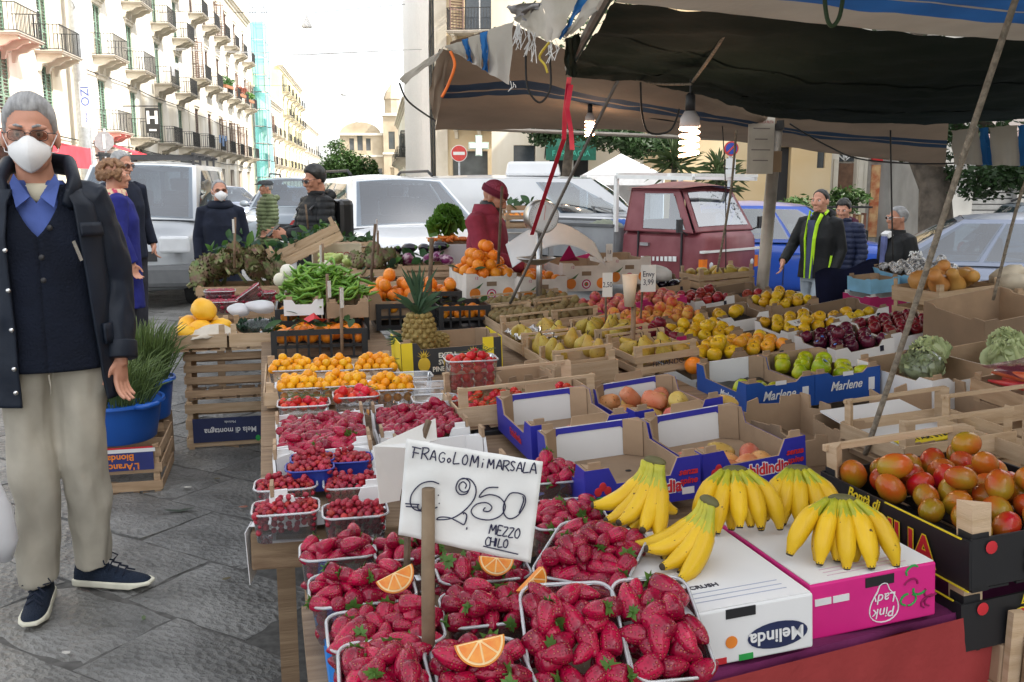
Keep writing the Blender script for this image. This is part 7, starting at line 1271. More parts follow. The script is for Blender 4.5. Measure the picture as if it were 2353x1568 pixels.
def straws(key,label,z,dens=1.,mar=.01,top=.35,under=True,tipdir=None,big=1.):
 Mx,w,l,h,_=CR[key];d_=.0305*big
 for x,y in grid_pts(w-.0,l,d_,.16,mar):
  if random.random()>dens:continue
  dome=.012*(1-(2*x/w)**2)*(1-(2*y/l)**2)
  place_straw(key,x,y,z+dome+U(-.004,.006),label,big)
  if random.random()<top and abs(x)<w*.3 and abs(y)<l*.32:place_straw(key,x+U(-.01,.01),y+U(-.01,.01),z+dome+.024,label,big)
NS=[0];under_pts=[]
def place_straw(key,x,y,z,label,big):
 Mx=CR[key][0];q=Mx.to_3x3();a=U(0,6.28);el=U(-.35,.55);d_=Vector((math.cos(a)*math.cos(el),math.sin(a)*math.cos(el),-math.sin(el)))
 rot=(q@Matrix.Identity(3))@(-d_).to_track_quat('Z','Y').to_matrix();p=Mx@(Vector((x,y,z))-d_*.024*big)
 if NS[0]>=335:under_pts.append((p,rot,U(.85,1.05)*big));return
 o=inst('strawberry',random.choice(me_straw),p,rot.to_euler(),U(.86,1.12)*big);tag(o,label,'strawberry',label);NS[0]+=1
 if random.random()<.5:inst('calyx',random.choice(me_cal),(0,0,0),(U(-.2,.2),U(-.2,.2),U(0,6)),parent=o)
SP=[('S10',(1520,1440),.735,10,.145,.205,.085,30,'clear punnet of strawberries beside the white carton at the front',1.12),('S9',(1318,1458),.735,6,.17,.215,.085,28,'clear punnet of large strawberries tilted forward at the front',1.12),('S5',(890,1548),.715,12,.155,.19,.085,6,'clear punnet of strawberries at the bottom edge before the stick',1.05),('S6',(1105,1552),.715,14,.165,.19,.085,6,'clear punnet of strawberries with the large orange slice',1.05),('S4',(885,1442),.715,14,.205,.135,.085,4,'clear punnet of strawberries left of the stick, second row',1.),('S8',(1122,1395),.715,13,.175,.13,.085,4,'clear punnet of strawberries right of the stick, second row',1.),('S11',(1358,1272),.755,-24,.195,.20,.085,14,'clear punnet of heaped strawberries under the corner of the sign',1.),('S3',(832,1350),.715,13,.205,.14,.085,3,'clear punnet of strawberries with an orange slice, third row',1.),('S7',(1108,1305),.70,13,.195,.13,.085,2,'clear punnet of strawberries just below the sign',1.),('S1',(776,1262),.70,13,.165,.115,.085,0,'clear punnet of strawberries below the plank',.95),('S2',(935,1262),.70,13,.145,.115,.085,0,'clear punnet of strawberries below the plank, half behind the sign',.95),('S13',(1300,1180),.735,13,.185,.15,.085,6,'clear punnet of strawberries right of the sign',.95),('S12',(1262,1085),.755,13,.165,.14,.085,6,'clear punnet of strawberries above the sign corner',.95)]
for kx,(u,v),z,yw,w,l,h,tx,lb,bg in SP:p=PZ(u,v,z);punnet(kx,lb,p,yw,w,l,h,tx,group='clear strawberry punnets')
for kx,(u,v),z,yw,w,l,h,tx,lb,bg in SP:straws(kx,'strawberry in the '+lb.replace('clear punnet of ','').replace('strawberries ','punnet ').replace('heaped punnet','heaped punnet').replace('large punnet','large punnet'),h-.006,1.,big=bg,mar=.006)
for kx,lb in(('W1','strawberry in the white tray nearest the lane'),('W2','strawberry in the white tray beside the empty one')):straws(kx,lb,.075,1.,.012,.1,big=.97)
# the layers of fruit underneath, seen through the clear sides
b=MB();shp_=[straw_shape(k_,8)for k_ in range(3)]
def add_under(mb,src,p,rot,s):mb.add([p+rot@(Vector(v)*s)for v in src.v],src.f)
for kx,(u,v),z,yw,w,l,h,tx,lb,bg in SP:
 for zz in(.022,.050):
  for x,y in grid_pts(w*.93,l*.93,.037,.15,.004):
   if abs(x)<w*.24 and abs(y)<l*.24:continue
   a=U(0,6.28);d_=Vector((math.cos(a),math.sin(a),U(-.3,.3))).normalized();add_under(b,random.choice(shp_),CR[kx][0]@(Vector((x,y,zz))-d_*.022),CR[kx][0].to_3x3()@(-d_).to_track_quat('Z','Y').to_matrix(),.9)
for p,rot,s in under_pts:add_under(b,random.choice(shp_),p,rot,s)
o=b.build('strawberries',m_straw,smooth=True);tag(o,'strawberries lying underneath in the punnets and trays','strawberries',kind='stuff')
# blue and clear punnets of wild berries
BP=[('B1',(657,1165),.70,12,.165,.115,.075,None,'clear punnet of wild berries at the end of the plank'),('B2',(816,1172),.70,12,.16,.115,.075,None,'clear punnet of wild berries in the middle of the plank'),('B3',(657,1112),.705,12,.165,.11,.07,None,'clear punnet of wild berries behind the end one'),('B4',(812,1108),.705,12,.16,.11,.07,None,'clear punnet of wild berries behind the middle one'),('B5',(712,1072),.735,13,.13,.10,.06,m_bluep,'blue punnet of wild berries in the white tray, lane side'),('B6',(806,1052),.735,13,.12,.10,.06,m_bluep,'blue punnet of wild berries in the white tray, sign side'),('B7',(718,1052),.74,13,.12,.10,.06,m_bluep,'blue punnet of wild berries at the back of the tray')]
bs=MB();bsh=MB();bsh.ball((0,0,0),(.0076,.0076,.009),7,5);NB=0
for kx,(u,v),z,yw,w,l,h,m,lb in BP:
 p=PZ(u,v,z);punnet(kx,lb,p,yw,w,l,h,0,m=m,group='punnets of wild berries');Mx=CR[kx][0]
 for lay_ in range(4):
  for x,y in grid_pts(w*(.97-.03*(3-lay_)),l*(.97-.03*(3-lay_)),.0168,.22,.003):
   zz=(h-.004)+.011*(1-(2*x/w)**2)*(1-(2*y/l)**2)*1.2-(3-lay_)*.0155+U(-.003,.003)
   if lay_==3:
    if NB<298:tag(inst('wild_berry',random.choice(me_berry),Mx@Vector((x,y,zz)),(U(0,6),U(0,6),0),U(.9,1.25)),'wild berry in the '+lb.replace(' of wild berries',''),'berry','wild berry in the '+lb.replace(' of wild berries',''));NB+=1
    else:add_under(bs,bsh,Mx@Vector((x,y,zz)),Euler((U(0,6),U(0,6),0)).to_matrix(),U(.9,1.2))
    if random.random()<.3 and abs(x)<w*.34 and abs(y)<l*.34:add_under(bs,bsh,Mx@Vector((x,y,zz+.014)),Euler((U(0,6),U(0,6),0)).to_matrix(),U(1,1.25))
   elif not(abs(x)<w*.33 and abs(y)<l*.33):add_under(bs,bsh,Mx@Vector((x,y,zz)),Euler((U(0,6),U(0,6),0)).to_matrix(),U(.9,1.2))
o=bs.build('wild_berries',m_berry,smooth=True);tag(o,'wild berries filling the lower part of the punnets','berries',kind='stuff')
# tomatoes in punnets
def vine(mb,key,z,n,w,l):
 for _ in range(n):
  x,y=U(-.4,.4)*w,U(-.4,.4)*l;pts=[Vector((x,y,z))]
  for k_ in range(4):pts.append(pts[-1]+Vector((U(-.018,.022),U(-.018,.018),U(-.004,.007))))
  mb.tube([CR[key][0]@p for p in pts],.0013,5)
YP=[('Y1',(668,845),.76,'back row, lane side'),('Y2',(762,845),.76,'back row, middle'),('Y3',(862,842),.765,'back row, heaped'),('Y4',(690,885),.755,'front row, lane side'),('Y5',(790,880),.755,'front row, middle'),('Y6',(898,888),.755,'front row, beside the strawberries')]
for kx,(u,v),z,lb in YP:
 punnet(kx,'clear punnet of yellow tomatoes in the '+lb,PZ(u,v,z),13,.175,.135,.07,group='punnets of yellow tomatoes');hi=kx in('Y3','Y6')
 lay(kx,me_ytom,'yellow_tomato','yellow tomato in the punnet of the '+lb,'tomato',.0165,.074,mar=.002,second=.95,tilt=1.5,sc=(1.05,1.2));lay(kx,me_ytom,'yellow_tomato','yellow tomato in the punnet of the '+lb,'tomato',.017,.112,mar=.04 if not hi else.03,tilt=1.5,sc=(1.05,1.2),skip=.3);b=MB();vine(b,kx,.09,6,.16,.12);b2=b.build('vine_stalks',m_vine);b2['kind']='stuff';tag(b2,'green stalks on the yellow tomatoes of the '+lb,'stalks')
 [tag(inst('yellow_tomato',me_ytom,W(kx,x,y,.035),(U(0,6),0,0),1),'yellow tomato in the punnet of the '+lb,'tomato','yellow tomato in the punnet of the '+lb)for x,y in grid_pts(.16,.12,.034,.1,.006)if y<-.03]if kx in('Y6','Y4','Y5')else None
for kx,(u,v),z,w,l,lb in(('RT1',(698,925),.745,.18,.13,'red cherry tomatoes with stalks before the yellow ones'),('RT2',(818,905),.755,.165,.125,'larger red cherry tomatoes heaped between the yellow ones and strawberries')):
 punnet(kx,'clear punnet of '+lb,PZ(u,v,z),13,w,l,.07,group='punnets of red tomatoes');lay(kx,me_rtom,'cherry_tomato','cherry tomato in the punnet of '+lb.replace('red cherry tomatoes','red ones').replace('larger red ones','larger ones'),'tomato',.0165,.066,mar=.006,second=.35,tilt=1.5,sc=(.95,1.1)if kx=='RT1' else(1.15,1.4));b=MB();vine(b,kx,.088,26 if kx=='RT1' else 8,w,l);b2=b.build('vine_stalks',m_vine);tag(b2,'tangle of green stalks on the '+lb.split(' ')[0]+' cherry tomatoes','stalks',kind='stuff')
for kx,(u,v),z,lb in(('E1',(945,862),.76,'empty clear punnet behind the yellow tomatoes'),('E2',(985,885),.755,'empty clear punnet beside the yellow tomatoes'),('E3',(1000,915),.75,'empty clear punnet before the cherry tomato crate')):punnet(kx,lb,PZ(u,v,z),13,.165,.125,.07,group='empty punnets')
p=PZ(1080,822,.865);punnet('TUB','tall clear tub heaped with red cherry tomatoes',p,13,.195,.15,.115,group='punnets of red tomatoes')
for zz,rr in((.02,1.),(.05,1.),(.08,1.),(.108,1.)):lay('TUB',me_rtom,'cherry_tomato','cherry tomato in the tall clear tub','tomato',.0175,zz,mar=.012,tilt=1.5,sc=(1.1,1.25),second=.5 if zz>.1 else 0,reg=(-1,1,-1,.1)if zz<.1 else None)
b=MB();vine(b,'TUB',.14,10,.18,.13);tag(b.build('vine_stalks',m_vine),'green stalks on the tall tub of cherry tomatoes','stalks',kind='stuff')
lay('TC1',me_rtom,'cherry_tomato','cherry tomato in the long wooden crate','tomato',.017,.06,mar=.02,tilt=1.5,skip=.25,sc=(1.0,1.15));b=MB();vine(b,'TC1',.08,34,CR['TC1'][1],CR['TC1'][2]);tag(b.build('vine_stalks',m_vine),'green stalks in the long cherry tomato crate','stalks',kind='stuff')
# ripe oblong tomatoes
lay('sic',me_otom,'oblong_tomato','ripe oblong tomato in the black printed crate','tomato',.036,.11,mar=.02,tilt=1.6,second=.4,sc=(.82,1.0))
me_tcal=calyx_shape(9)
# pineapples
m_pin=mat('pineapple skin',(.20,.13,.03),.7,col2=(.30,.22,.07),scale=40);m_pinl=leafm('pineapple leaf',(.06,.12,.065),.3)
def pineapple(label,p,s=1.,rot=(0,0,0)):
 t=thing('pineapple',label,'pineapple',p,0,'pineapples');t.rotation_euler=rot;t.scale=(s,s,s);b=MB();b.lathe([(.001,0),(.04,.004),(.056,.03),(.062,.08),(.06,.12),(.05,.155),(.03,.172),(.001,.174)],20);b.build('core',m_pin,t,smooth=True)
 b=MB();nr,nc=9,11
 for i in range(nr):
  z=.012+.158*i/(nr-1);rr=.062*math.sin(math.acos(max(-1,min(1,(z-.085)/.1))))**.6 if abs(z-.085)<.1 else.03
  for j in range(nc):a=2*math.pi*(j+.5*(i%2))/nc;b.ball((rr*math.cos(a),rr*math.sin(a),z),(.013,.013,.0115),6,5)
 b.build('eyes',m_pin,t,smooth=False);b=MB();rnd=random.Random(3)
 for k_ in range(44):
  a=rnd.uniform(0,6.28);e=rnd.uniform(.15,1.3)*(1-k_/60);L_=rnd.uniform(.07,.14)*(1 if k_<25 else 1.35);d_=Vector((math.cos(a)*math.sin(e),math.sin(a)*math.sin(e),math.cos(e)));s_=d_.cross(Vector((0,0,1))).normalized()*.009;o_=Vector((0,0,.165+.05*k_/44));c_=d_+Vector((0,0,.3));b.add([o_-s_,o_+s_,o_+c_*L_*.5+s_*.8,o_+d_*L_+Vector((d_.x,d_.y,0))*.02,o_+c_*L_*.5-s_*.8],[(0,1,2,3,4)])
 b.build('crown',m_pinl,t);return t
p=W('PB',-.13,-.04,.07);pineapple('upright pineapple with grey green crown in the dark box',p,1.12);pineapple('pineapple lying behind the upright one in the dark box',W('PB',.02,.05,.10),.8,(R(80),0,R(-70)))
# bananas
m_ban=mat('banana peel',(.62,.37,.008),.38,col2=(.70,.45,.015),scale=18,mix=(.3,.7),rnd=.08,bump=.05,bscale=60,spec=.35);m_bang=mat('banana stalk',(.30,.33,.02),.45,col2=(.48,.43,.02),scale=30)
def spots(m,sc,th,c):
 n=m.node_tree.nodes;L=m.node_tree.links;p=n['Principled BSDF'];src=p.inputs['Base Color'].links[0].from_socket;tc=n.new('ShaderNodeTexCoord');z=n.new('ShaderNodeTexNoise');z.inputs['Scale'].default_value=sc;z.inputs['Detail'].default_value=2;L.new(tc.outputs['Object'],z.inputs['Vector']);r=n.new('ShaderNodeMapRange');r.inputs['From Min'].default_value=th;r.inputs['From Max'].default_value=th+.04;L.new(z.outputs['Fac'],r.inputs['Value']);x=n.new('ShaderNodeMix');x.data_type='RGBA';L.new(r.outputs[0],x.inputs['Factor']);L.new(src,x.inputs[6]);x.inputs[7].default_value=(*c,1);L.new(x.outputs[2],p.inputs['Base Color'])
spots(m_ban,75,.70,(.10,.05,.01));spots(m_pear,130,.66,(.16,.09,.02));spots(m_prick,120,.66,(.2,.09,.02));spots(m_gold,160,.70,(.32,.2,.02));m_bant=mat('banana tip',(.05,.035,.02),.8)
def banana(t,base,hd,dn,L_=.165,r=.02,curve=1.15):
 """one finger from the crown: heads along hd, bends down towards dn"""
 P_=[];n=11
 for i in range(n+1):s=i/n;a=-.35+curve*s*1.35;P_.append(base+(hd*math.cos(a)+dn*math.sin(a))*0 if False else None)
 pts=[Vector(base)];
 for i in range(n):s=(i+.5)/n;a=-.25+curve*s;pts.append(pts[-1]+(hd*math.cos(a)+dn*math.sin(a))*L_/n)
 rr=[.0075,.0075,.0105,.0145,r,r*1.04,r*1.04,r*1.02,r*.97,r*.85,r*.6,r*.42]
 b=MB();b.tube(pts[2:],rr[2:],10);n0=len(pts)-2
 for i in range(n0):
  c_=pts[2+i]
  for q in range(10):v_=Vector(b.v[i*10+q]);b.v[i*10+q]=tuple(c_+(v_-c_)*(1.03 if q%2==0 else.955))
 o=b.build('banana',m_ban,t,smooth=True,auto=60);MB().tube(pts[:5],[.0085,.009,.0112,.0152,r*.93],8).build('stalk',m_bang,o,smooth=True);MB().tube([pts[-1]-(pts[-1]-pts[-2])*.25,pts[-1]+(pts[-1]-pts[-2])*.3],[r*.46,r*.34],8).build('tip',m_bant,o,smooth=True);return o
def bunch(label,crown,heads,L_=.162,r=.0195):
 t=thing('banana_bunch',label,'bananas',crown,0,'banana bunches on the cartons');MB().ball((0,0,0),(.03,.014,.011),12,8,Matrix.Rotation(R(sum(q[0]for q in heads)/len(heads)),3,'Z')).build('crown',mat('banana crown',(.10,.09,.03),.7),t,smooth=True)
 for k_,(az,el,cv,s)in enumerate(heads):
  a=R(az);hd=Vector((math.sin(a)*math.cos(R(el)),-math.cos(a)*math.cos(R(el)),-math.sin(R(el))));dn=Vector((-math.sin(a)*math.sin(R(el)),math.cos(a)*math.sin(R(el)),-math.cos(R(el))))if cv<0 else(Vector((0,0,1))-hd*hd.z).normalized()
  am=R(sum(q[0]for q in heads)/len(heads));f_=(a-am)*.034;banana(t,Vector((math.cos(am)*f_+math.sin(am)*.006,math.sin(am)*f_-math.cos(am)*.006,-.002)),hd,dn,L_*s,r,abs(cv))
 return t
# fingers leave the crown downwards and curl up again at their tips
def fan(az0,az1,n,el,cv,s=1.):return[(lerp(az0,az1,i/max(1,n-1))+U(-3,3),el+U(-5,5),cv*U(.9,1.1),s*U(.95,1.05))for i in range(n)]
p=PZ(1505,1060,.905);bunch('bunch of bananas pointing to the strawberries, nearest the blue box',p,fan(-84,-8,5,76,1.5,1.08)+fan(-75,-20,3,92,1.4))
p=PZ(1688,1080,.868);bunch('bunch of bananas fanning downwards in the middle of the cartons',p,fan(-48,44,5,36,-.95,.88)+fan(-34,34,4,60,-.6,.8))
p=PZ(1832,1078,.858);bunch('bunch of bananas between the magenta carton and the black crate',p,fan(-46,32,5,38,-.95,.85)+fan(-30,22,3,60,-.6,.78))
p=PZ(1630,1152,.865);bunch('bunch of bananas lying on its side on the white carton',p,fan(-95,-40,4,66,1.55,1.12)+fan(-88,-50,3,84,1.45))
p=PZ(1935,1147,.858);bunch('bunch of bananas on the magenta carton, nearest the ripe tomatoes',p,fan(-60,36,5,36,-.95,.9)+fan(-44,28,4,60,-.6,.8))
# left: greens, artichokes, beans and the like
m_art=fruit_mat('artichoke scale',(.14,.19,.06),(.19,.11,.08),.65,30,.3,60,.03,.2)
def art_shape(k):
 rnd=random.Random(k);b=MB();b.ball((0,0,0),(.034,.034,.04),10,8)
 for i in range(6):
  z=-.03+.013*i;rr=.042*math.sqrt(max(.05,1-(z/.058)**2))
  for j in range(8):a=2*math.pi*(j+.5*(i%2))/8;d_=Vector((math.cos(a),math.sin(a),0));s_=Vector((-math.sin(a),math.cos(a),0))*.013;o_=d_*rr*.9+Vector((0,0,z));b.add([o_-s_,o_+s_,o_+s_*.8+d_*.010+Vector((0,0,.014)),o_+Vector((0,0,.030))+d_*.003,o_-s_*.8+d_*.010+Vector((0,0,.014))],[(0,1,2,3,4)])
 b.tube([(0,0,-.03),(0,0,-.11)],.008,6);return mk(b,'artichoke',m_art)
me_art=[art_shape(k_)for k_ in range(2)]
def pile(key,meshes,name,label,cat,n,rx_,ry_,zc,hh,sc,rot=1.2,lean=None,ox=0.,oy=0.):
 Mx,w,l,h,_=CR[key]
 for i in range(n):
  x,y=U(-1,1),U(-1,1);q=max(0,1-(x*x+y*y)*.5);tag(inst(name,random.choice(meshes),W(key,ox+x*rx_,oy+y*ry_,zc+hh*q*U(.6,1)),(U(-rot,rot)+(lean or 0),U(-rot,rot),U(0,6.28)),U(*sc)),label,cat,label)
pile('AR1',me_art,'artichoke','artichoke heaped in the crate at the lane end','artichoke',46,.32,.2,.17,.27,(1.15,1.5),.9,.4);pile('AR2',me_art,'artichoke','dark artichoke in the middle crate','artichoke',14,.18,.14,.16,.13,(1.0,1.3),.9,.4)
m_bro=leafm('blue green leaf',(.035,.085,.05),.35);me_big=[leaf_mesh(.2,.07,m_bro),leaf_mesh(.24,.05,leafm('bright green leaf',(.07,.17,.03),.3)),me_leafb]
pile('AR1',me_big,'leaf','broad green leaf among the lane end artichokes','leaf',70,.30,.16,.16,.42,(.35,.62),1.5,.6,0,.12);pile('AR2',me_big,'leaf','green leaf among the middle artichokes','leaf',26,.2,.16,.14,.10,(.4,.6),1.3);pile('TI',me_big,'leaf','green leaf spilling from the tipped crate','leaf',70,.28,.14,.10,.08,(.3,.5),1.4);pile('GR',[me_leaf,me_leaf],'leaf','small herb leaf in the herb crate','leaf',90,.16,.12,.09,.05,(.6,1.0),1.4);pile('RD',[me_leafb],'leaf','green leaf in the radicchio crate','leaf',26,.2,.15,.15,.08,(.5,.8),1.3)
m_bean=fruit_mat('bean pod',(.11,.24,.025),(.17,.33,.045),.45,12,.1,40,.015,.12)
def bean_shape(k):rnd=random.Random(k);c=rnd.uniform(.03,.07);b=MB();b.tube([(.0,.0,0)]+[(-.09+.02*i,c*math.sin(math.pi*i/9),.01*math.sin(i*1.3+k))for i in range(10)][1:],[.003]+[.0085+.0016*math.sin(i*2.2)for i in range(8)]+[.003],7,True,.7);return mk(b,'bean_pod',m_bean)
me_bean=[bean_shape(k_)for k_ in range(3)]
def beans(key,n,rx_,ry_,z0,hh,ox=0,oy=0):
 for i in range(n):x,y=U(-1,1),U(-1,1);q=max(0,1-(x*x+y*y)*.55);tag(inst('bean_pod',random.choice(me_bean),W(key,ox+x*rx_,oy+y*ry_,z0+hh*q*U(.5,1)),(U(-.5,.5),U(-.6,.6),U(0,6.28)),U(.9,1.3)),'green bean pod heaped over the cartons','bean','green beans heaped over the cartons')
beans('BC2',110,.17,.2,.06,.19,.10,.08);beans('BC2',30,.22,.14,.05,.10,.16,.04)
m_whv=fruit_mat('white turnip',(.62,.58,.44),(.7,.68,.6),.5,8,0,50,.01,.05);me_turn=mk(MB().ball((0,0,0),(.042,.042,.038),14,10),'turnip',m_whv)
for x,y,z in((-.12,.16,.16),(-.03,.18,.15),(.05,.15,.15),(-.08,.2,.2),(.13,.24,.22)):tag(inst('turnip',me_turn,W('BC2',x,y,z),(U(0,6),U(0,6),0),U(.95,1.15)),'white turnip beside the green beans','turnip','white turnips beside the beans')
me_cour=mk(MB().tube([(-.09,0,0),(-.05,.004,0),(.02,.006,0),(.08,0,0),(.1,-.004,0)],[.012,.024,.026,.018,.008],10),'courgette',fruit_mat('pale courgette skin',(.36,.45,.12),(.45,.52,.2),.4,12,0,50,.01,.1));pile('ZU',[me_cour],'courgette','pale green courgette in its wooden crate','courgette',16,.12,.12,.13,.08,(.9,1.2),.3)
me_rad=mk(bumpy(MB().ball((0,0,0),(.06,.045,.045),16,12),.25,40),'radicchio',fruit_mat('radicchio leaf',(.16,.015,.09),(.55,.4,.45),.5,22,.2,60,.01,.1,mix=(.5,.62)))
for x,y,z in((-.13,-.06,.2),(.02,-.1,.2),(.1,.0,.21),(.16,-.09,.19)):tag(inst('radicchio',me_rad,W('RD',x,y,z),(U(-.4,.4),U(-.4,.4),U(0,6)),U(.8,1.1)),'purple and white radicchio head','radicchio','radicchio heads')
for x,y,z in((-.2,.06,.26),(-.1,.1,.27),(.02,.12,.27),(.1,.1,.26),(.15,.16,.28)):o=inst('aubergine',aub,W('RD',x,y,z),(R(80)+U(-.3,.3),0,U(-1,1)),U(.75,.95));tag(o,'glossy black aubergine above the radicchio','aubergine','aubergines above the radicchio');inst('calyx',me_acal,(0,0,0),parent=o)
m_carrot=fruit_mat('carrot skin',(.62,.17,.02),(.68,.24,.04),.55,20,.2,60,.01,.1);me_car=mk(MB().tube([(0,-.08,0),(0,-.03,0),(0,.04,0),(0,.1,0)],[.014,.015,.011,.003],9),'carrot',m_carrot)
pile('LT',[me_car],'carrot','orange carrot below the lettuce behind the vendor','carrot',16,.15,.08,.19,.05,(.9,1.2),.2);m_let=leafm('lettuce leaf',(.10,.22,.03),.3);b=MB();rnd=random.Random(2)
def leafball(b,c,r,n,rnd,up=.2):
 for i in range(n):
  a=rnd.uniform(0,6.28);e=rnd.uniform(.1,1.45);d_=Vector((math.cos(a)*math.sin(e),math.sin(a)*math.sin(e),math.cos(e)+up)).normalized();s_=d_.cross(Vector((rnd.uniform(-1,1),rnd.uniform(-1,1),rnd.uniform(-1,1)))).normalized();w_=r*.55;o_=Vector(c)+d_*r*.25
  b.grid(lambda i_,j_:o_+d_*r*.8*i_+s_*w_*(j_-.5)*2*math.sin(math.pi*(.15+.75*i_))+Vector((0,0,.012*math.sin(j_*9+i_*7+a*9))),4,6)
leafball(b,(0,0,0),.13,40,rnd);me_let=mk(b,'lettuce',m_let)
for x,y,z in((-.08,.08,.27),(.05,.12,.28),(-.02,.15,.36)):tag(inst('lettuce',me_let,W('LT',x,y,z),(U(-.4,.4),U(-.4,.4),U(0,6)),U(.9,1.1)),'fresh green lettuce behind the vendor','lettuce','lettuces behind the vendor')
# wrapped cabbages, carrot packs, squash on the right
m_film=clear_mat('clear film',(.97,.98,.98),.0,.15,.03);m_cab=leafm('cabbage leaf',(.54,.61,.33),.2);b=MB();b.ball((0,0,0),(.085,.085,.075),18,12);leafball(b,(0,0,-.03),.115,34,random.Random(12),.1);me_cab=mk(b,'cabbage',m_cab);me_filmb=mk(bumpy(MB().ball((0,0,0),(.108,.108,.09),18,12),.16,55),'film_wrap',m_film,20)
for kx,x,y,z in(('CB',-.06,-.02,.12),('CB',.09,.12,.12),('CB2',-.06,-.06,.12),('CB2',.08,.09,.13),('CB2',.10,-.12,.11)):o=inst('cabbage',me_cab,W(kx,x,y,z),(U(-.4,.4),U(-.4,.4),U(0,6)),U(.68,.8));tag(o,'pale cabbage in clear film in the white carton' if kx=='CB' else 'pale cabbage in clear film in the brown carton','cabbage','cabbages in the white carton' if kx=='CB' else 'cabbages in the brown carton');inst('film_wrap',me_filmb,(0,0,0),parent=o)if kx=='CB' and x<0 else None
m_rcar=fruit_mat('red carrot skin',(.42,.035,.03),(.52,.10,.04),.45,20,0,60,.015,.1);me_rcar=mk(MB().tube([(0,-.13,0),(0,-.06,0),(0,.05,.0),(0,.13,0)],[.017,.019,.013,.004],9),'carrot',m_rcar)
for i in range(16):
 tag(inst('carrot',me_rcar,W('CRT',-.17+.048*(i%8)+U(-.01,.01),U(-.03,.03),.09+.032*(i//8)),(U(-.1,.1),0,R(20)+U(-.2,.2)),U(.95,1.15)),'red carrot packed under film in the wooden crate','carrot','red carrots packed under film')
b=MB();b.grid(lambda i,j:W('CRT',-.20+.40*i,-.15+.30*j,.125+.035*math.sin(math.pi*i)*math.sin(math.pi*j)+.008*noise.noise(Vector((i*8,j*8,1)))),22,18);o=b.build('carrot_pack_film',clear_mat('pink film',(.95,.75,.78),.6,.12,.12,(.6,.2,.3)),smooth=True);tag(o,'clear pink film stretched over the red carrots','film');MB().box((0,0,0),(.1,.045,.003)).build('label',m_cwhite,o).matrix_world=CR['CRT'][0]@Matrix.Translation((-.08,.0,.172))
m_squash=fruit_mat('butternut skin',(.50,.22,.05),(.55,.30,.09),.5,6,0,60,.01,.08);me_sq=mk(MB().lathe([(.001,-.08),(.04,-.075),(.062,-.045),(.06,-.01),(.042,.025),(.036,.07),(.038,.1),(.02,.115),(.001,.116)],18),'butternut_squash',m_squash)
for x,y,z in((-.13,-.1,.27),(-.03,-.12,.26),(.08,-.08,.27),(.15,.02,.26),(-.1,.06,.27),(.02,.03,.3)):tag(inst('butternut_squash',me_sq,W('SQ1',x,y,z),(R(70)+U(-.4,.4),U(-.3,.3),U(-1.2,1.2)),U(.9,1.1)),'butternut squash in the tall pale crate','squash','butternut squash in the tall crate')
me_pump=mk(bumpy(MB().lathe([(.001,-.05),(.06,-.06),(.1,-.03),(.11,.005),(.095,.04),(.05,.06),(.015,.052),(.001,.05)],22),.06,30),'pumpkin',mat('pale pumpkin skin',(.5,.43,.32),.6,var=.15,scale=8))
for x,y,z in((-.1,-.06,.22),(.1,-.04,.23),(.0,.1,.24)):tag(inst('pumpkin',me_pump,W('SQ2',x,y,z),(U(-.5,.5),U(-.5,.5),0),U(.85,1.)),'pale pumpkin in the edge crate','pumpkin','pale pumpkins in the edge crate')
m_foil=mat('silver foil',(.55,.55,.56),.25,metal=.9,bump=1.,bscale=90);me_foil=mk(bumpy(MB().ball((0,0,0),.036,14,10),.2,70),'foil_wrapped_fruit',m_foil,15);lay('FO',me_foil,'foil_wrapped_fruit','fruit wrapped in silver foil in the pale blue ended carton','fruit',.038,.13,second=.2)
for kx,n,z in(('R18',12,.10),):lay(kx,me_pear,'pear','yellow pear in the crate before the red cab','pear',.044,z,tilt=1.5,lim=n,skip=.2)
# wrapped greens and bags in the citrus crates
b=MB();b.grid(lambda i,j:(-.12+.25*i+.02*math.sin(j*5),.2*(j-.5)*(1-.3*i),.03+.06*math.sin(math.pi*i*.9)*math.sin(math.pi*j)+.012*noise.noise(Vector((i*7,j*7,2)))),18,14);o=b.build('paper_bag',mat('thin white paper',(.72,.66,.56),.7,var=.08,trl=.3),smooth=True,solid=.002);o.location=W('L1',.05,-.13,.05);o.rotation_euler=(0,0,.5);tag(o,'crumpled white paper bag lying on the citrons','bag')
b=MB();rnd=random.Random(6);[leafball(b,(x,0,0),.07,12,rnd,0)for x in(-.08,0,.08)];o=b.build('wrapped_greens',m_bro);o.location=W('L2',.02,-.08,.09);tag(o,'dark greens wrapped in film at the front of the pale crate','greens');b=MB();b.ball((0,0,.02),(.14,.07,.05),16,10);b.build('film_wrap',m_film,o,smooth=True)
for k_,(u,v,y,lb)in enumerate(((548,712,5.62,'small white plastic bag behind the citrons'),(600,705,5.66,'larger white plastic bag behind the wrapped greens'))):b=MB();b.ball((0,0,0),(.10 if k_ else.07,.08,.04),20,12);bumpy(b,.3,16);o=b.build('plastic_bag',_S['white film'],smooth=True);o.location=PY(u,v,y);tag(o,lb,'bag','plastic bags behind the citrus crates')
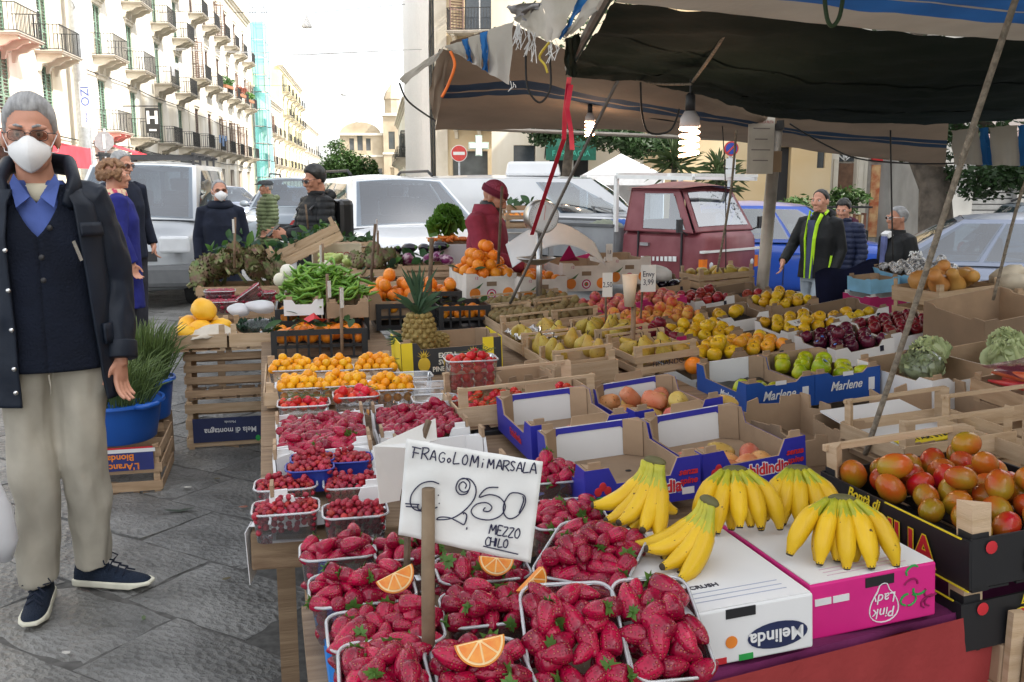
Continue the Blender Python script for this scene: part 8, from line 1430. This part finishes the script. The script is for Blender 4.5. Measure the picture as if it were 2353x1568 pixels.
# strawberries in the far lane-side punnets
FS=[('FS1',(505,668),6.15,'upper far punnet of strawberries by the artichokes',0,0),('FS2',(565,672),6.1,'tilted far punnet of strawberries by the artichokes',-35,0),('FS3',(598,672),6.25,'far punnet of strawberries next to the beans',0,0),('FS4',(510,692),6.0,'lower far punnet of strawberries by the artichokes',0,0)]
b=MB()
for kx,(u,v),Y,lb,ty,_q in FS:
 p=PY(u,v,Y);punnet(kx,lb,p,13,.20,.14,.08,0,ty,group='far strawberry punnets')
 for zz in(.02,.045,.075):
  for x,y in grid_pts(.19,.13,.036,.15,.004):a=U(0,6.28);d_=Vector((math.cos(a),math.sin(a),0));add_under(b,random.choice(shp_),CR[kx][0]@(Vector((x,y,zz))-d_*.022),CR[kx][0].to_3x3()@(-d_).to_track_quat('Z','Y').to_matrix(),1.)
o=b.build('strawberries',m_straw,smooth=True);tag(o,'strawberries in the far punnets by the artichokes','strawberries',kind='stuff')
t=wood('FSC','weathered crate under the far strawberry punnets',(PY(550,720,6.1).x,6.15,.70,13,0,0,.50,.36,.16),m_pineo,2)
# asparagus in blue tubs
def tub(label,p,r,h,grp='blue tubs'):
 t=thing('tub',label,'tub',p,0,grp);m=mat('blue tub plastic',(.012,.10,.45),.4,var=.06);b=MB();b.lathe([(.001,.004),(r*.78,.004),(r*.80,0),(r*.84,.01),(r*.98,h*.9),(r,h),(r*1.06,h),(r*1.07,h-.014),(r*1.02,h-.014)],36);b.lathe([(r*.96,h*.92),(r*.8,.015),(.001,.012)],36);b.build('basin',m,t,smooth=True,auto=40)
 for a in(R(-30),R(150)):b=MB();b.tube([(r*1.04*math.cos(a-.25),r*1.04*math.sin(a-.25),h-.006),(r*1.2*math.cos(a-.15),r*1.2*math.sin(a-.15),h-.004),(r*1.2*math.cos(a+.15),r*1.2*math.sin(a+.15),h-.004),(r*1.04*math.cos(a+.25),r*1.04*math.sin(a+.25),h-.006)],.014,8);b.build('handle',m,t,smooth=True)
 return t
p1=(-1.975,4.48,.252);tub('blue plastic tub of wild asparagus on the low crate',p1,.215,.20);p2=(-2.02,4.90,.252);tub('second blue tub of wild asparagus behind the first',p2,.17,.22)
t2=MB().bx(-2.2,-1.92,4.84,5.06,.0,.25).build('support_box',m_kraftd);tag(t2,'box under the second blue tub','box')
rnd=random.Random(21);m_asp=mat('wild asparagus',(.07,.115,.03),.6,col2=(.12,.18,.045),scale=14);b=MB()
for c,rr,n,hh in((p1,.17,420,.40),(p2,.14,420,.50)):
 for i in range(n):
  a=rnd.uniform(0,6.28);q=rr*math.sqrt(rnd.random())*.75;x,y=c[0]+q*math.cos(a),c[1]+q*math.sin(a);L_=hh*rnd.uniform(.7,1.1);lx2,ly2=.12*math.cos(a)*q/rr+rnd.uniform(-.06,.06),.12*math.sin(a)*q/rr+rnd.uniform(-.04,.04)
  b.tube([(x,y,c[2]+.04),(x+lx2*.4,y+ly2*.4,c[2]+L_*.55),(x+lx2,y+ly2,c[2]+L_*.9),(x+lx2*1.5,y+ly2*1.5,c[2]+L_*.98)],[.0032,.003,.0035,.0008],4,False)
o=b.build('asparagus',m_asp,smooth=True);tag(o,'wild asparagus spears standing in the blue tubs','asparagus',kind='stuff')
# ======================= SIGNS, SCALE, SMALL THINGS =======================
# thick plank edge with berry punnets
t=thing('plank_shelf','thick weathered plank shelf carrying the clear berry punnets','shelf',PZ(592,1200,.625));a=PZ(585,1215,.625)
MB().box((.34,.09,-.05),(.72,.24,.10),rz=R(9)).build('board',m_plank,t,bev=.006);MB().box((.36,.14,-.31),(.05,.05,.5),rz=R(9)).build('leg',m_plank,t)
o=MB().box((0,0,0),(.055,.075,.0016)).build('price_tag',m_cwhite);o.location=PZ(608,1200,.632)+Vector((0,-.005,.004));tag(o,'small white card on the end of the plank shelf','card');MB().box((-.03,-.03,-.075),(.002,.06,.15),rx=R(8)).build('hanging_flap',m_cwhite,o)
# strawberry table side: blue and red carton edge, boards
o=MB().box((0,0,0),(.02,.40,.17),rz=YAW,rx=R(4)).build('blue_carton',mat('sky blue carton',(.01,.2,.62),.5));o.location=PZ(716,1520,.62)+Vector((.012,.1,-.06));tag(o,'blue carton edge under the strawberry punnets at the corner','box')
t=thing('support_crate','old wooden crate side supporting the strawberry punnets','crate',PZ(704,1480,.60))
for k_ in range(4):MB().box((.01,.25,-.08-.10*k_),(.014,.62,.085),rz=YAW).build('slat',m_pineo,t)
for y in(-.03,.5):MB().box((.03-.26*y,y,-.23),(.03,.03,.46)).build('corner_post',m_pineo,t)
# price sign with handwriting
SY=1.475
def S(x,y,dy=0.):return PY(569.9+.3786*x,974.3+.3786*y,SY+dy)
t=thing('price_sign','white paper price sign for strawberries with hand lettering','sign',S(1340,460));o_=Vector(t.location);m_paper=mat('sign paper',(.72,.72,.70),.7,var=.05,scale=7,bump=.25,bscale=18);m_pen=mat('marker ink',(.012,.012,.05),.5)
q=[S(960,90)-o_,S(1790,230)-o_,S(1715,845)-o_,S(912,672)-o_]
MB().grid(lambda i,j:q[0].lerp(q[1],i).lerp(q[3].lerp(q[2],i),j)+Vector((0,.0035*noise.noise(Vector((i*5,j*5,0))),.0)),30,22).build('paper',m_paper,t,smooth=True,solid=.0012)
FONT={'F':[[(0,0),(.05,1)],[(-.25,1.02),(.8,.95)],[(-.1,.52),(.6,.5)]],'R':[[(0,0),(.03,1)],[(-.1,.95),(.5,1),(.62,.75),(.3,.5),(.05,.45)],[(.2,.48),(.7,0)]],'A':[[(0,0),(.35,1),(.7,0)],[(.1,.35),(.62,.33)]],'G':[[(.7,.85),(.4,1),(.08,.75),(.05,.3),(.3,0),(.62,.1),(.68,.42),(.38,.42)]],'o':[[(.2,.0),(.02,.2),(.2,.45),(.42,.25),(.22,0)]],'L':[[(.1,1),(0,.05),(.3,.0),(.65,.08)]],'O':[[(.3,.95),(.05,.6),(.12,.1),(.45,.05),(.62,.5),(.45,.92),(.28,.95)]],'M':[[(0,0),(.1,1),(.38,.35),(.68,1),(.8,0)]],'i':[[(.1,.5),(.08,0)],[(.12,.78),(.13,.84)]],'S':[[(.6,.9),(.3,1),(.08,.78),(.3,.5),(.55,.3),(.4,.02),(.05,.1)]],'E':[[(.6,.95),(.1,.95),(.05,.5),(.05,0),(.6,0)],[(.05,.5),(.45,.5)]],'Z':[[(0,.95),(.55,.95),(.02,.02),(.6,.05)]],'C':[[(.65,.85),(.35,1),(.05,.6),(.12,.1),(.4,0),(.7,.12)]],'H':[[(0,0),(.03,1)],[(.6,0),(.62,1)],[(0,.5),(.62,.52)]],'I':[[(.1,0),(.12,1)]]}
strokes=[]
def hw(txt,x0,y0,ang,size,adv=.92):
 x=0;rnd=random.Random(len(txt)*7)
 for ch in txt:
  if ch==' ':x+=.7*size;continue
  s=size*(rnd.uniform(.9,1.08));dy=rnd.uniform(-.06,.06)*size
  for st in FONT[ch]:strokes.append([(x0+(x+px_*s*.86)*math.cos(ang)+(py_*s+dy)*math.sin(ang)*1,y0+(x+px_*s*.86)*math.sin(ang)-(py_*s+dy))for px_,py_ in st])
  x+=size*adv*(.5 if ch in 'iI' else.62 if ch=='o' else 1.12 if ch=='M' else.85)
hw('FRAGoLOMi',1000,205,R(8.5),66,.93);hw('MARSALA',1452,268,R(7),62,.78)
strokes+=[[(1160,365),(1110,350),(1045,368),(995,425),(985,480),(1008,518),(1055,530),(1105,524),(1150,505)],[(955,484),(1040,490)],[(958,501),(1030,506)],[(1030,490),(1032,515),(1050,520),(1060,492),(1062,520)],[(1080,520),(1082,496),(1095,492)],[(1155,430),(1156,436)],[(1160,480),(1161,486)],
[(1340,400),(1325,425),(1285,428),(1262,395),(1275,350),(1310,330),(1345,355),(1340,400),(1310,415),(1285,400),(1282,370),(1305,352),(1325,370),(1318,392)],[(1290,335),(1345,335),(1382,385),(1375,450),(1320,520),(1240,572),(1150,582),(1165,566),(1225,570),(1285,600),(1312,610),(1328,560),(1315,540),(1305,548)],[(1328,628),(1327,642)],
[(1520,386),(1448,392),(1402,446),(1465,430),(1528,448),(1562,500),(1535,556),(1465,584),(1385,570),(1354,530),(1388,488),(1448,480),(1480,506),(1462,532),(1428,528),(1440,508)],[(1640,420),(1590,425),(1552,490),(1555,550),(1590,577),(1640,555),(1680,490),(1680,440),(1640,420)],[(1668,440),(1672,470),(1645,540)]]
hw('MEZZO',1462,668,R(10),58,.72);hw('CHILO',1437,738,R(8),50,.72);strokes.append([(1428,742),(1640,792)])
b=MB()
for st in strokes:
 P_=[S(x,y,-.0025)-o_ for x,y in st];Q=[]
 for i in range(len(P_)-1):
  a0,a1,a2,a3=P_[max(i-1,0)],P_[i],P_[i+1],P_[min(i+2,len(P_)-1)]
  for k_ in range(4):s=k_/4;Q.append(.5*((2*a1)+(a2-a0)*s+(2*a0-5*a1+4*a2-a3)*s*s+(3*a1-a0-3*a2+a3)*s**3)if len(P_)>2 else a1.lerp(a2,s))
 b.tube(Q+[P_[-1]],.00115,5)
lt=b.build('hand_lettering',m_pen,t)
b=MB();b.tube([S(1095,1480,-.012)-o_+Vector((0,.0,-.06)),S(1092,900,-.012)-o_,S(1095,395,-.012)-o_],[.0118,.0118,.0112],10);b.build('stick',mat('weathered stake',(.17,.115,.07),.8,col2=(.26,.19,.12),scale=12,bump=.4,bscale=40),t,smooth=True)
# folded paper behind
t=thing('folded_price_paper','folded white paper price tent behind the large sign','sign',PY(930,1080,1.85));o_=Vector(t.location);Q_=lambda u,v,y:PY(u,v,y)-o_
b=MB();b.add([Q_(858,1026,1.80),Q_(1000,962,2.05),Q_(1004,1012,2.0),Q_(936,1030,1.85),Q_(872,1158,1.82),Q_(918,1150,1.86)],[(0,1,2,3),(0,3,5,4)]);b.build('paper',m_paper,t,solid=.002);b=MB();b.tube([Q_(985,968,2.0),Q_(940,1100,1.9),Q_(935,1300,1.85)],.008,6);b.build('stick',m_rod,t)
# price sticks with folded paper
def price_stick(label,u0,v0,u1,v1,Y,card=None,txt=None,r=.009,m=None,cw=.03,ch=.09,yaw=80,cone=False):
 t=thing('price_stick',label,'price stick',PY(u1,v1,Y),0,'price sticks in the crates');o_=Vector(t.location);b=MB();b.tube([(0,0,-.02),PY(u0,v0,Y)-o_],r,7);b.build('stick',m or mat('grey stake',(.2,.13,.08),.8,var=.3,scale=20),t,smooth=True)
 if card:
  c=PY(card[0],card[1],Y-.015)-o_
  if cone:q_=MB();q_.lathe([(cw*.62,-ch/2),(cw,ch/2),(cw*.94,ch/2),(cw*.56,-ch/2)],14,c);q_.build('paper',mat('kraft paper',(.55,.45,.34),.8),t,smooth=True)
  else:
   k_=MB();k_.box(c,(cw,.002,ch),rz=R(yaw));k_.build('paper',m_paper,t)
   if txt:text(txt,ch*.3,m_pen,t,frame(c+Vector((0,-.0025,0)),(math.cos(R(yaw)),math.sin(R(yaw)),.0),(0,0,1)),sx=.8,ext=.0004)
 return t
price_stick('tall grey stake with folded paper among the green beans',741,560,745,740,5.3,(738,590),yaw=75,ch=.13);price_stick('grey stake with folded paper before the brown carton',783,660,787,840,4.6,(786,685),yaw=70,ch=.10);price_stick('short grey stake over the leafy oranges',752,630,756,800,4.9,(757,665),yaw=70,ch=.09);price_stick('thin dark stick in the middle artichokes',862,515,850,670,6.2,None,r=.010,m=m_rod);price_stick('thick weathered stake behind the pineapple',992,548,985,720,5.2,None,r=.0125,m=m_rod)
price_stick('stake with rolled paper cone above the red apples',1456,700,1452,860,4.3,(1447,668),r=.012,cw=.037,ch=.15,cone=True);price_stick('stick with white card above the pink apples',1392,640,1392,800,4.9,(1396,655),'2,50',r=.006,cw=.055,ch=.13,yaw=10,m=m_rod);price_stick('stick with white card reading three ninety nine',1478,622,1470,780,5.1,(1490,640),'Envy\n3,99',r=.006,cw=.085,ch=.15,yaw=8,m=m_rod);price_stick('stick with small white card by the orange cartons',1394,565,1392,650,6.6,(1400,580),'1,8',r=.006,cw=.05,ch=.12,yaw=20,m=m_rod);price_stick('dark rod standing beside the vendor',1154,428,1145,600,6.2,None,r=.010,m=m_rod);price_stick('pair of sticks with paper in the lane end artichokes',540,500,538,610,6.7,(537,520),yaw=70,ch=.10);price_stick('thin stick in the tipped crate',702,470,708,520,7.1,None,r=.008,m=m_rod);price_stick('thin white edged stick by the middle artichokes',868,530,868,580,6.7,(866,520),yaw=80,ch=.1)
o=MB().box((0,0,0),(.13,.075,.002)).build('price_card',m_paper);o.matrix_world=CR['R7'][0]@Matrix.Translation((-.03,-.10,.118))@Matrix.Rotation(R(12),4,'X');tag(o,'white price card lying on the golden apples','card');text('1,50 kg',.03,m_pen,o,frame((0,0,.0015),(1,0,0),(0,1,0)))
# sheet of paper and magenta paper over the orange cartons
P_=[PY(1172,600,6.0),PY(1300,566,6.3),PY(1385,610,6.5)]
b=MB();b.grid(lambda i,j:Vector((-.0+.62*i,.0+.36*j,.06*math.sin(i*4.2-.6)+.03*j+.12*i*(1-i)*2)),24,10);o=b.build('paper_sheet',mat('grey white paper',(.60,.60,.60),.7,var=.03),smooth=True,solid=.002);o.location=PY(1178,604,5.95);o.rotation_euler=(R(16),0,R(8));tag(o,'large curling sheet of white paper over the orange cartons','paper')
b=MB();b.add([(-.10,0,0),(-.03,-.02,.12),(.02,.02,.03),(.10,0,.02),(.14,.05,.06),(.05,.08,.0)],[(0,1,2),(2,3,4),(0,2,5)]);o=b.build('tissue_paper',m_mag,solid=.002);o.location=W('ob3',-.05,-.1,.2);tag(o,'crumpled magenta tissue paper in the orange carton','paper')
b=MB();b.ball((0,0,0),(.13,.1,.06),16,10);bumpy(b,.35,12);o=b.build('white_bags',mat('white paper bags',(.62,.62,.6),.6),smooth=True);o.location=PY(1512,628,6.9);tag(o,'pile of white paper bags behind the price card','bags')
# hanging dial scale
t=thing('dial_scale','round white faced market dial scale on a steel post','scale',(PY(1240,530,5.75).x,5.75,.70));c=PY(1243,498,5.75)-Vector(t.location);m_st=mat('brushed steel',(.5,.5,.5),.3,metal=.9,var=.1)
Mx=Matrix.Rotation(R(90),3,'X');Mr=Matrix.Rotation(R(18),3,'Z')
b=MB();b.lathe([(.001,-.05),(.098,-.05),(.102,-.045),(.102,.045),(.098,.05),(.001,.05)],32,M=Mr@Mx,c=c);b.build('case',m_st,t,smooth=True,auto=40);b=MB();b.lathe([(.001,.052),(.092,.052),(.092,.054),(.001,.055)],32,M=Mr@Mx,c=c);b.build('dial',mat('dial white',(.72,.74,.75),.4,var=.03),t)
b=MB()
for k_ in range(40):a=2*math.pi*k_/40;r0=.080 if k_%5 else.072;b.beam(c+Mr@Mx@Vector((r0*math.cos(a),r0*math.sin(a),.056)),c+Mr@Mx@Vector((.088*math.cos(a),.088*math.sin(a),.056)),.0016,.001)
b.build('dial_marks',m_ink,t);MB().beam(c+Mr@Mx@Vector((0,-.02,.057)),c+Mr@Mx@Vector((.01,.07,.057)),.003,.001).build('pointer',m_redp,t)
b=MB();b.tube([(0,.05,-.02),(0,.05,c.z-.09)],.02,10);b.build('post',m_st,t,smooth=True);b=MB();b.lathe([(.05,.18),(.12,.21),(.125,.213),(.12,.205),(.05,.17)],28,(-.02,.06,.14));b.build('pan',m_st,t,smooth=True)
# ---------- street signs, lamps ----------
def disc_sign(label,u,v,Y,r,zb,parts,grp='road signs'):
 p=PY(u,v,Y);t=thing('road_sign',label,'sign',(p.x,Y,zb),0,grp);MB().tube([(0,0,0),(0,0,p.z-zb+r*.3)],.035,8).build('pole',mat('pale grey metal',(.5,.53,.56),.5),t,smooth=True);h=p.z-zb
 for k_,(rr,m)in enumerate(parts):MB().lathe([(.001,0),(rr,0),(rr,.02),(.001,.02)],28,(0,-.04-.012*k_,h),Matrix.Rotation(R(90),3,'X')).build('plate',m,t)
 return t,h
m_sred=mat('sign red',(.62,.06,.05),.5);m_sblue=mat('road sign blue',(.03,.07,.4),.5)
t,h=disc_sign('round red no entry sign in front of the tan building',1055,353,34,.29,0,((.30,m_white),(.275,m_sred)));MB().bx(-.21,.21,-.085,-.075,h-.055,h+.055).build('white_bar',m_white,t)
t,h=disc_sign('blue and red no parking sign above the yucca',1679,342,17.5,.13,-.2,((.135,m_sred),(.105,m_sblue)));MB().box((0,-.082,h),(.03,.006,.24),ry=R(45)).build('red_bar',m_sred,t)
for k_ in range(2):MB().bx(-.09,.09,-.06,-.045,h-.36-.2*k_,h-.18-.2*k_).build('sub_plate',m_white,t)
p=PY(1100,335,42);t=thing('pharmacy_cross','pale green pharmacy cross on the corner building','sign',p);MB().bx(-.15,.15,-.1,.1,-.45,.45).bx(-.45,-.151,-.1,.1,-.15,.15).bx(.151,.45,-.1,.1,-.15,.15).build('cross',mat('pale green panel',(.45,.6,.55),.4),t)
b=MB();b.bx(-.12,.12,-.115,-.105,-.4,.4).bx(-.4,-.121,-.115,-.105,-.1,.1).bx(.121,.4,-.115,-.105,-.1,.1);b.build('lamp_panel',m_white,t);MB().beam((0,0,0),(.0,5,0),.06,.06).build('arm',m_iron,t)
LM=[(705,60,60,'nearest hanging street lamp on a wire above the street'),(790,217,95,'second hanging street lamp along the street'),(822,280,130,'third, farthest hanging street lamp')]
for u,v,Y,lb in LM:
 p=PY(u,v,Y);t=thing('street_lamp',lb,'street lamp',p,0,'lamps hung over the street');s=.75;MB().lathe([(.08*s,.9*s),(.14*s,.6*s),(.42*s,.05*s),(.45*s,-.1*s),(.36*s,-.16*s),(.001,-.2*s)],16).build('lamp_shade',mat('lamp white',(.75,.75,.74),.5),t,smooth=True);MB().tube([(-(13+Y*.1445)-p.x-1,0,.9),(0,0,.75),(2-.1445*Y-p.x,0,1.3)],.018,5).build('wire',m_iron,t)
for v,Y in((127,50),(125,66)):p=PY(700,v,Y);o=MB().tube([(-14-.1445*Y,Y,p.z+.4),(p.x,Y,p.z),(2.5-.1445*Y,Y,p.z+.3)],.02,5).build('overhead_wire',mat('pale wire',(.4,.4,.4),.6));tag(o,'thin wire crossing over the street','wire','wires over the street')
# stuff seen beyond the vendor: second stall with greens, bookshelf by the portal
t=wood('BS1','dark vegetable crate on the stall behind the vendor',(PY(1200,478,8.8).x,8.8,PY(1200,470,8.8).z,10,0,0,.34,.3,.14),m_pineo,2);pile('BS1',[me_leafb,me_leaf],'leaf','green leaf on the stall behind the vendor','leaf',30,.15,.12,.12,.06,(.6,.9),1.3)
t=wood('BS2','crate of yellow peppers on the stall behind the vendor',(PY(1200,500,8.7).x,8.7,PY(1200,492,8.7).z,10,0,0,.36,.3,.13),m_pineo,2);heap('BS2',me_tang,'tangerine','yellow fruit on the stall behind the vendor','fruit',.032,0,.11,1,.2)
t=thing('folding_stand','grey stand carrying the crates behind the vendor','table',(PY(1200,500,8.75).x,8.75,0));MB().bx(-.3,.3,-.2,.2,PY(1200,500,8.7).z-.20,PY(1200,500,8.7).z-.15).build('table_top',m_bed,t);[MB().bx(x-.02,x+.02,y-.02,y+.02,0,PY(1200,500,8.7).z-.201).build('leg',m_bed,t)for x in(-.27,.27)for y in(-.17,.17)]
t=thing('bookshelf','outdoor bookshelf with rows of books beside the arched door','bookshelf',(PY(1948,470,21).x,21,-.5));b=MB();b.bx(-.5,.5,-.02,.25,0,1.0).bx(-.55,.55,-.05,.28,1.5,1.54);b.build('shelf',m_dark,t);rnd=random.Random(2)
for k_ in range(15):hgt=rnd.uniform(.3,.42);MB().bx(-.48+.062*k_,-.48+.062*k_+.05,0,.2,1.0,1.0+hgt).build('book',mat('book %d'%(k_%4),[(.4,.25,.1),(.6,.5,.35),(.2,.08,.05),(.5,.35,.2)][k_%4],.7),t)
# litter on the paving
o=MB().grid(lambda i,j:(.13*(i-.5),.03*(j-.5)*math.sin(math.pi*(.1+.8*i)),.008+.02*abs(i-.5)),8,3).build('fallen_leaf',leafm('dull leaf',(.05,.07,.05)),smooth=True);o.location=PZ(412,1178,.014);o.rotation_euler=(0,0,.2);tag(o,'dull green leaf lying on the paving','leaf')
o=MB().box((0,0,0),(.09,.012,.008),rz=.1).build('wood_splinter',m_pine);o.location=PZ(282,1117,.018);tag(o,'splinter of crate wood lying on the paving','splinter')
# orange wedges on the strawberries
m_flesh=fruit_mat('orange flesh',(.72,.20,.02),(.80,.34,.05),.3,60,.3,120,.0,.0);m_pith=mat('orange pith',(.8,.6,.3),.6)
def wedge(label,u,v,z,r,rz,rx,ry=0.):
 t=thing('orange_slice',label,'orange slice',PZ(u,v,z),0,'orange slices on the strawberries');t.rotation_euler=(Matrix.Rotation(R(rz),3,'Z')@Matrix.Rotation(R(rx),3,'X')@Matrix.Rotation(R(ry),3,'Y')).to_euler();arc=lambda q:[(q*math.cos(a),-q*math.sin(a))for a in np.linspace(0,math.pi,19)]
 MB().prism(arc(r),((0,0,0),(1,0,0),(0,0,1)),.016).build('rind',m_orange,t);MB().prism(arc(r*.93),((0,-.0165,0),(1,0,0),(0,0,1)),.001).build('pith',m_pith,t)
 for k_ in range(4):
  a0,a1=math.pi*(k_+.06)/4,math.pi*(k_+.94)/4;c=(math.cos((a0+a1)/2)*.10*r,-math.sin((a0+a1)/2)*.10*r);MB().prism([c]+[(r*.84*math.cos(a),-r*.84*math.sin(a))for a in np.linspace(a0,a1,8)],((0,-.0178,0),(1,0,0),(0,0,1)),.0012).build('segment',m_flesh,t)
wedge('orange slice on the third row of strawberries beside the stick',905,1318,.765,.038,8,-28,-24);wedge('large orange slice at the bottom, right of the stick',1100,1470,.775,.041,6,-24,-10);wedge('orange slice half hidden under the price sign',1140,1284,.74,.036,5,-30,8);wedge('orange slice wedged at the edge of the tilted punnet',1212,1330,.755,.034,30,-20,-30)
# crumpled film on the pears and a spare carton beside them
b=MB();b.grid(lambda i,j:W('P1',-.13+.22*i,-.18+.34*j,.075+.03*noise.noise(Vector((i*9,j*9,3)))+.015*noise.noise(Vector((i*23,j*23,3)))),30,30);tag(b.build('crumpled_film',clear_mat('crumpled film',(.9,.92,.93),.9,.1,.22)),'crumpled clear film lying over the pear crate','film')
torn('TN4','low brown carton between the cherry tomato tub and the pears',box_at((1150,862),(1278,842),.76,.24,.10,15,0,-3),14)
rnd=random.Random(33);m_scrap=[mat('scrap %d'%k_,c,.8)for k_,c in enumerate(((.5,.48,.44),(.12,.1,.05),(.3,.12,.08),(.08,.12,.05)))]
for k_,(u,v,lb)in enumerate(((430,1120,'pale paper scrap near the leg of the low crate'),(500,1100,'dark scrap on the paving before the crate stack'),(560,1165,'brown scrap on the paving below the berries'),(330,1420,'reddish scrap on the paving beyond the shoe'),(150,1500,'small brown scrap before the left shoe'),(520,1330,'green scrap on the paving by the plank'))):b=MB();n_=6;b.prism([((.012+.012*rnd.random())*math.cos(6.28*q/n_),(.006+.01*rnd.random())*math.sin(6.28*q/n_))for q in range(n_)],((0,0,0),(1,0,0),(0,1,.1)),.002);o=b.build('scrap',m_scrap[k_%4]);o.location=PZ(u,v,.021);o.rotation_euler=(0,0,rnd.uniform(0,6));tag(o,lb,'litter')
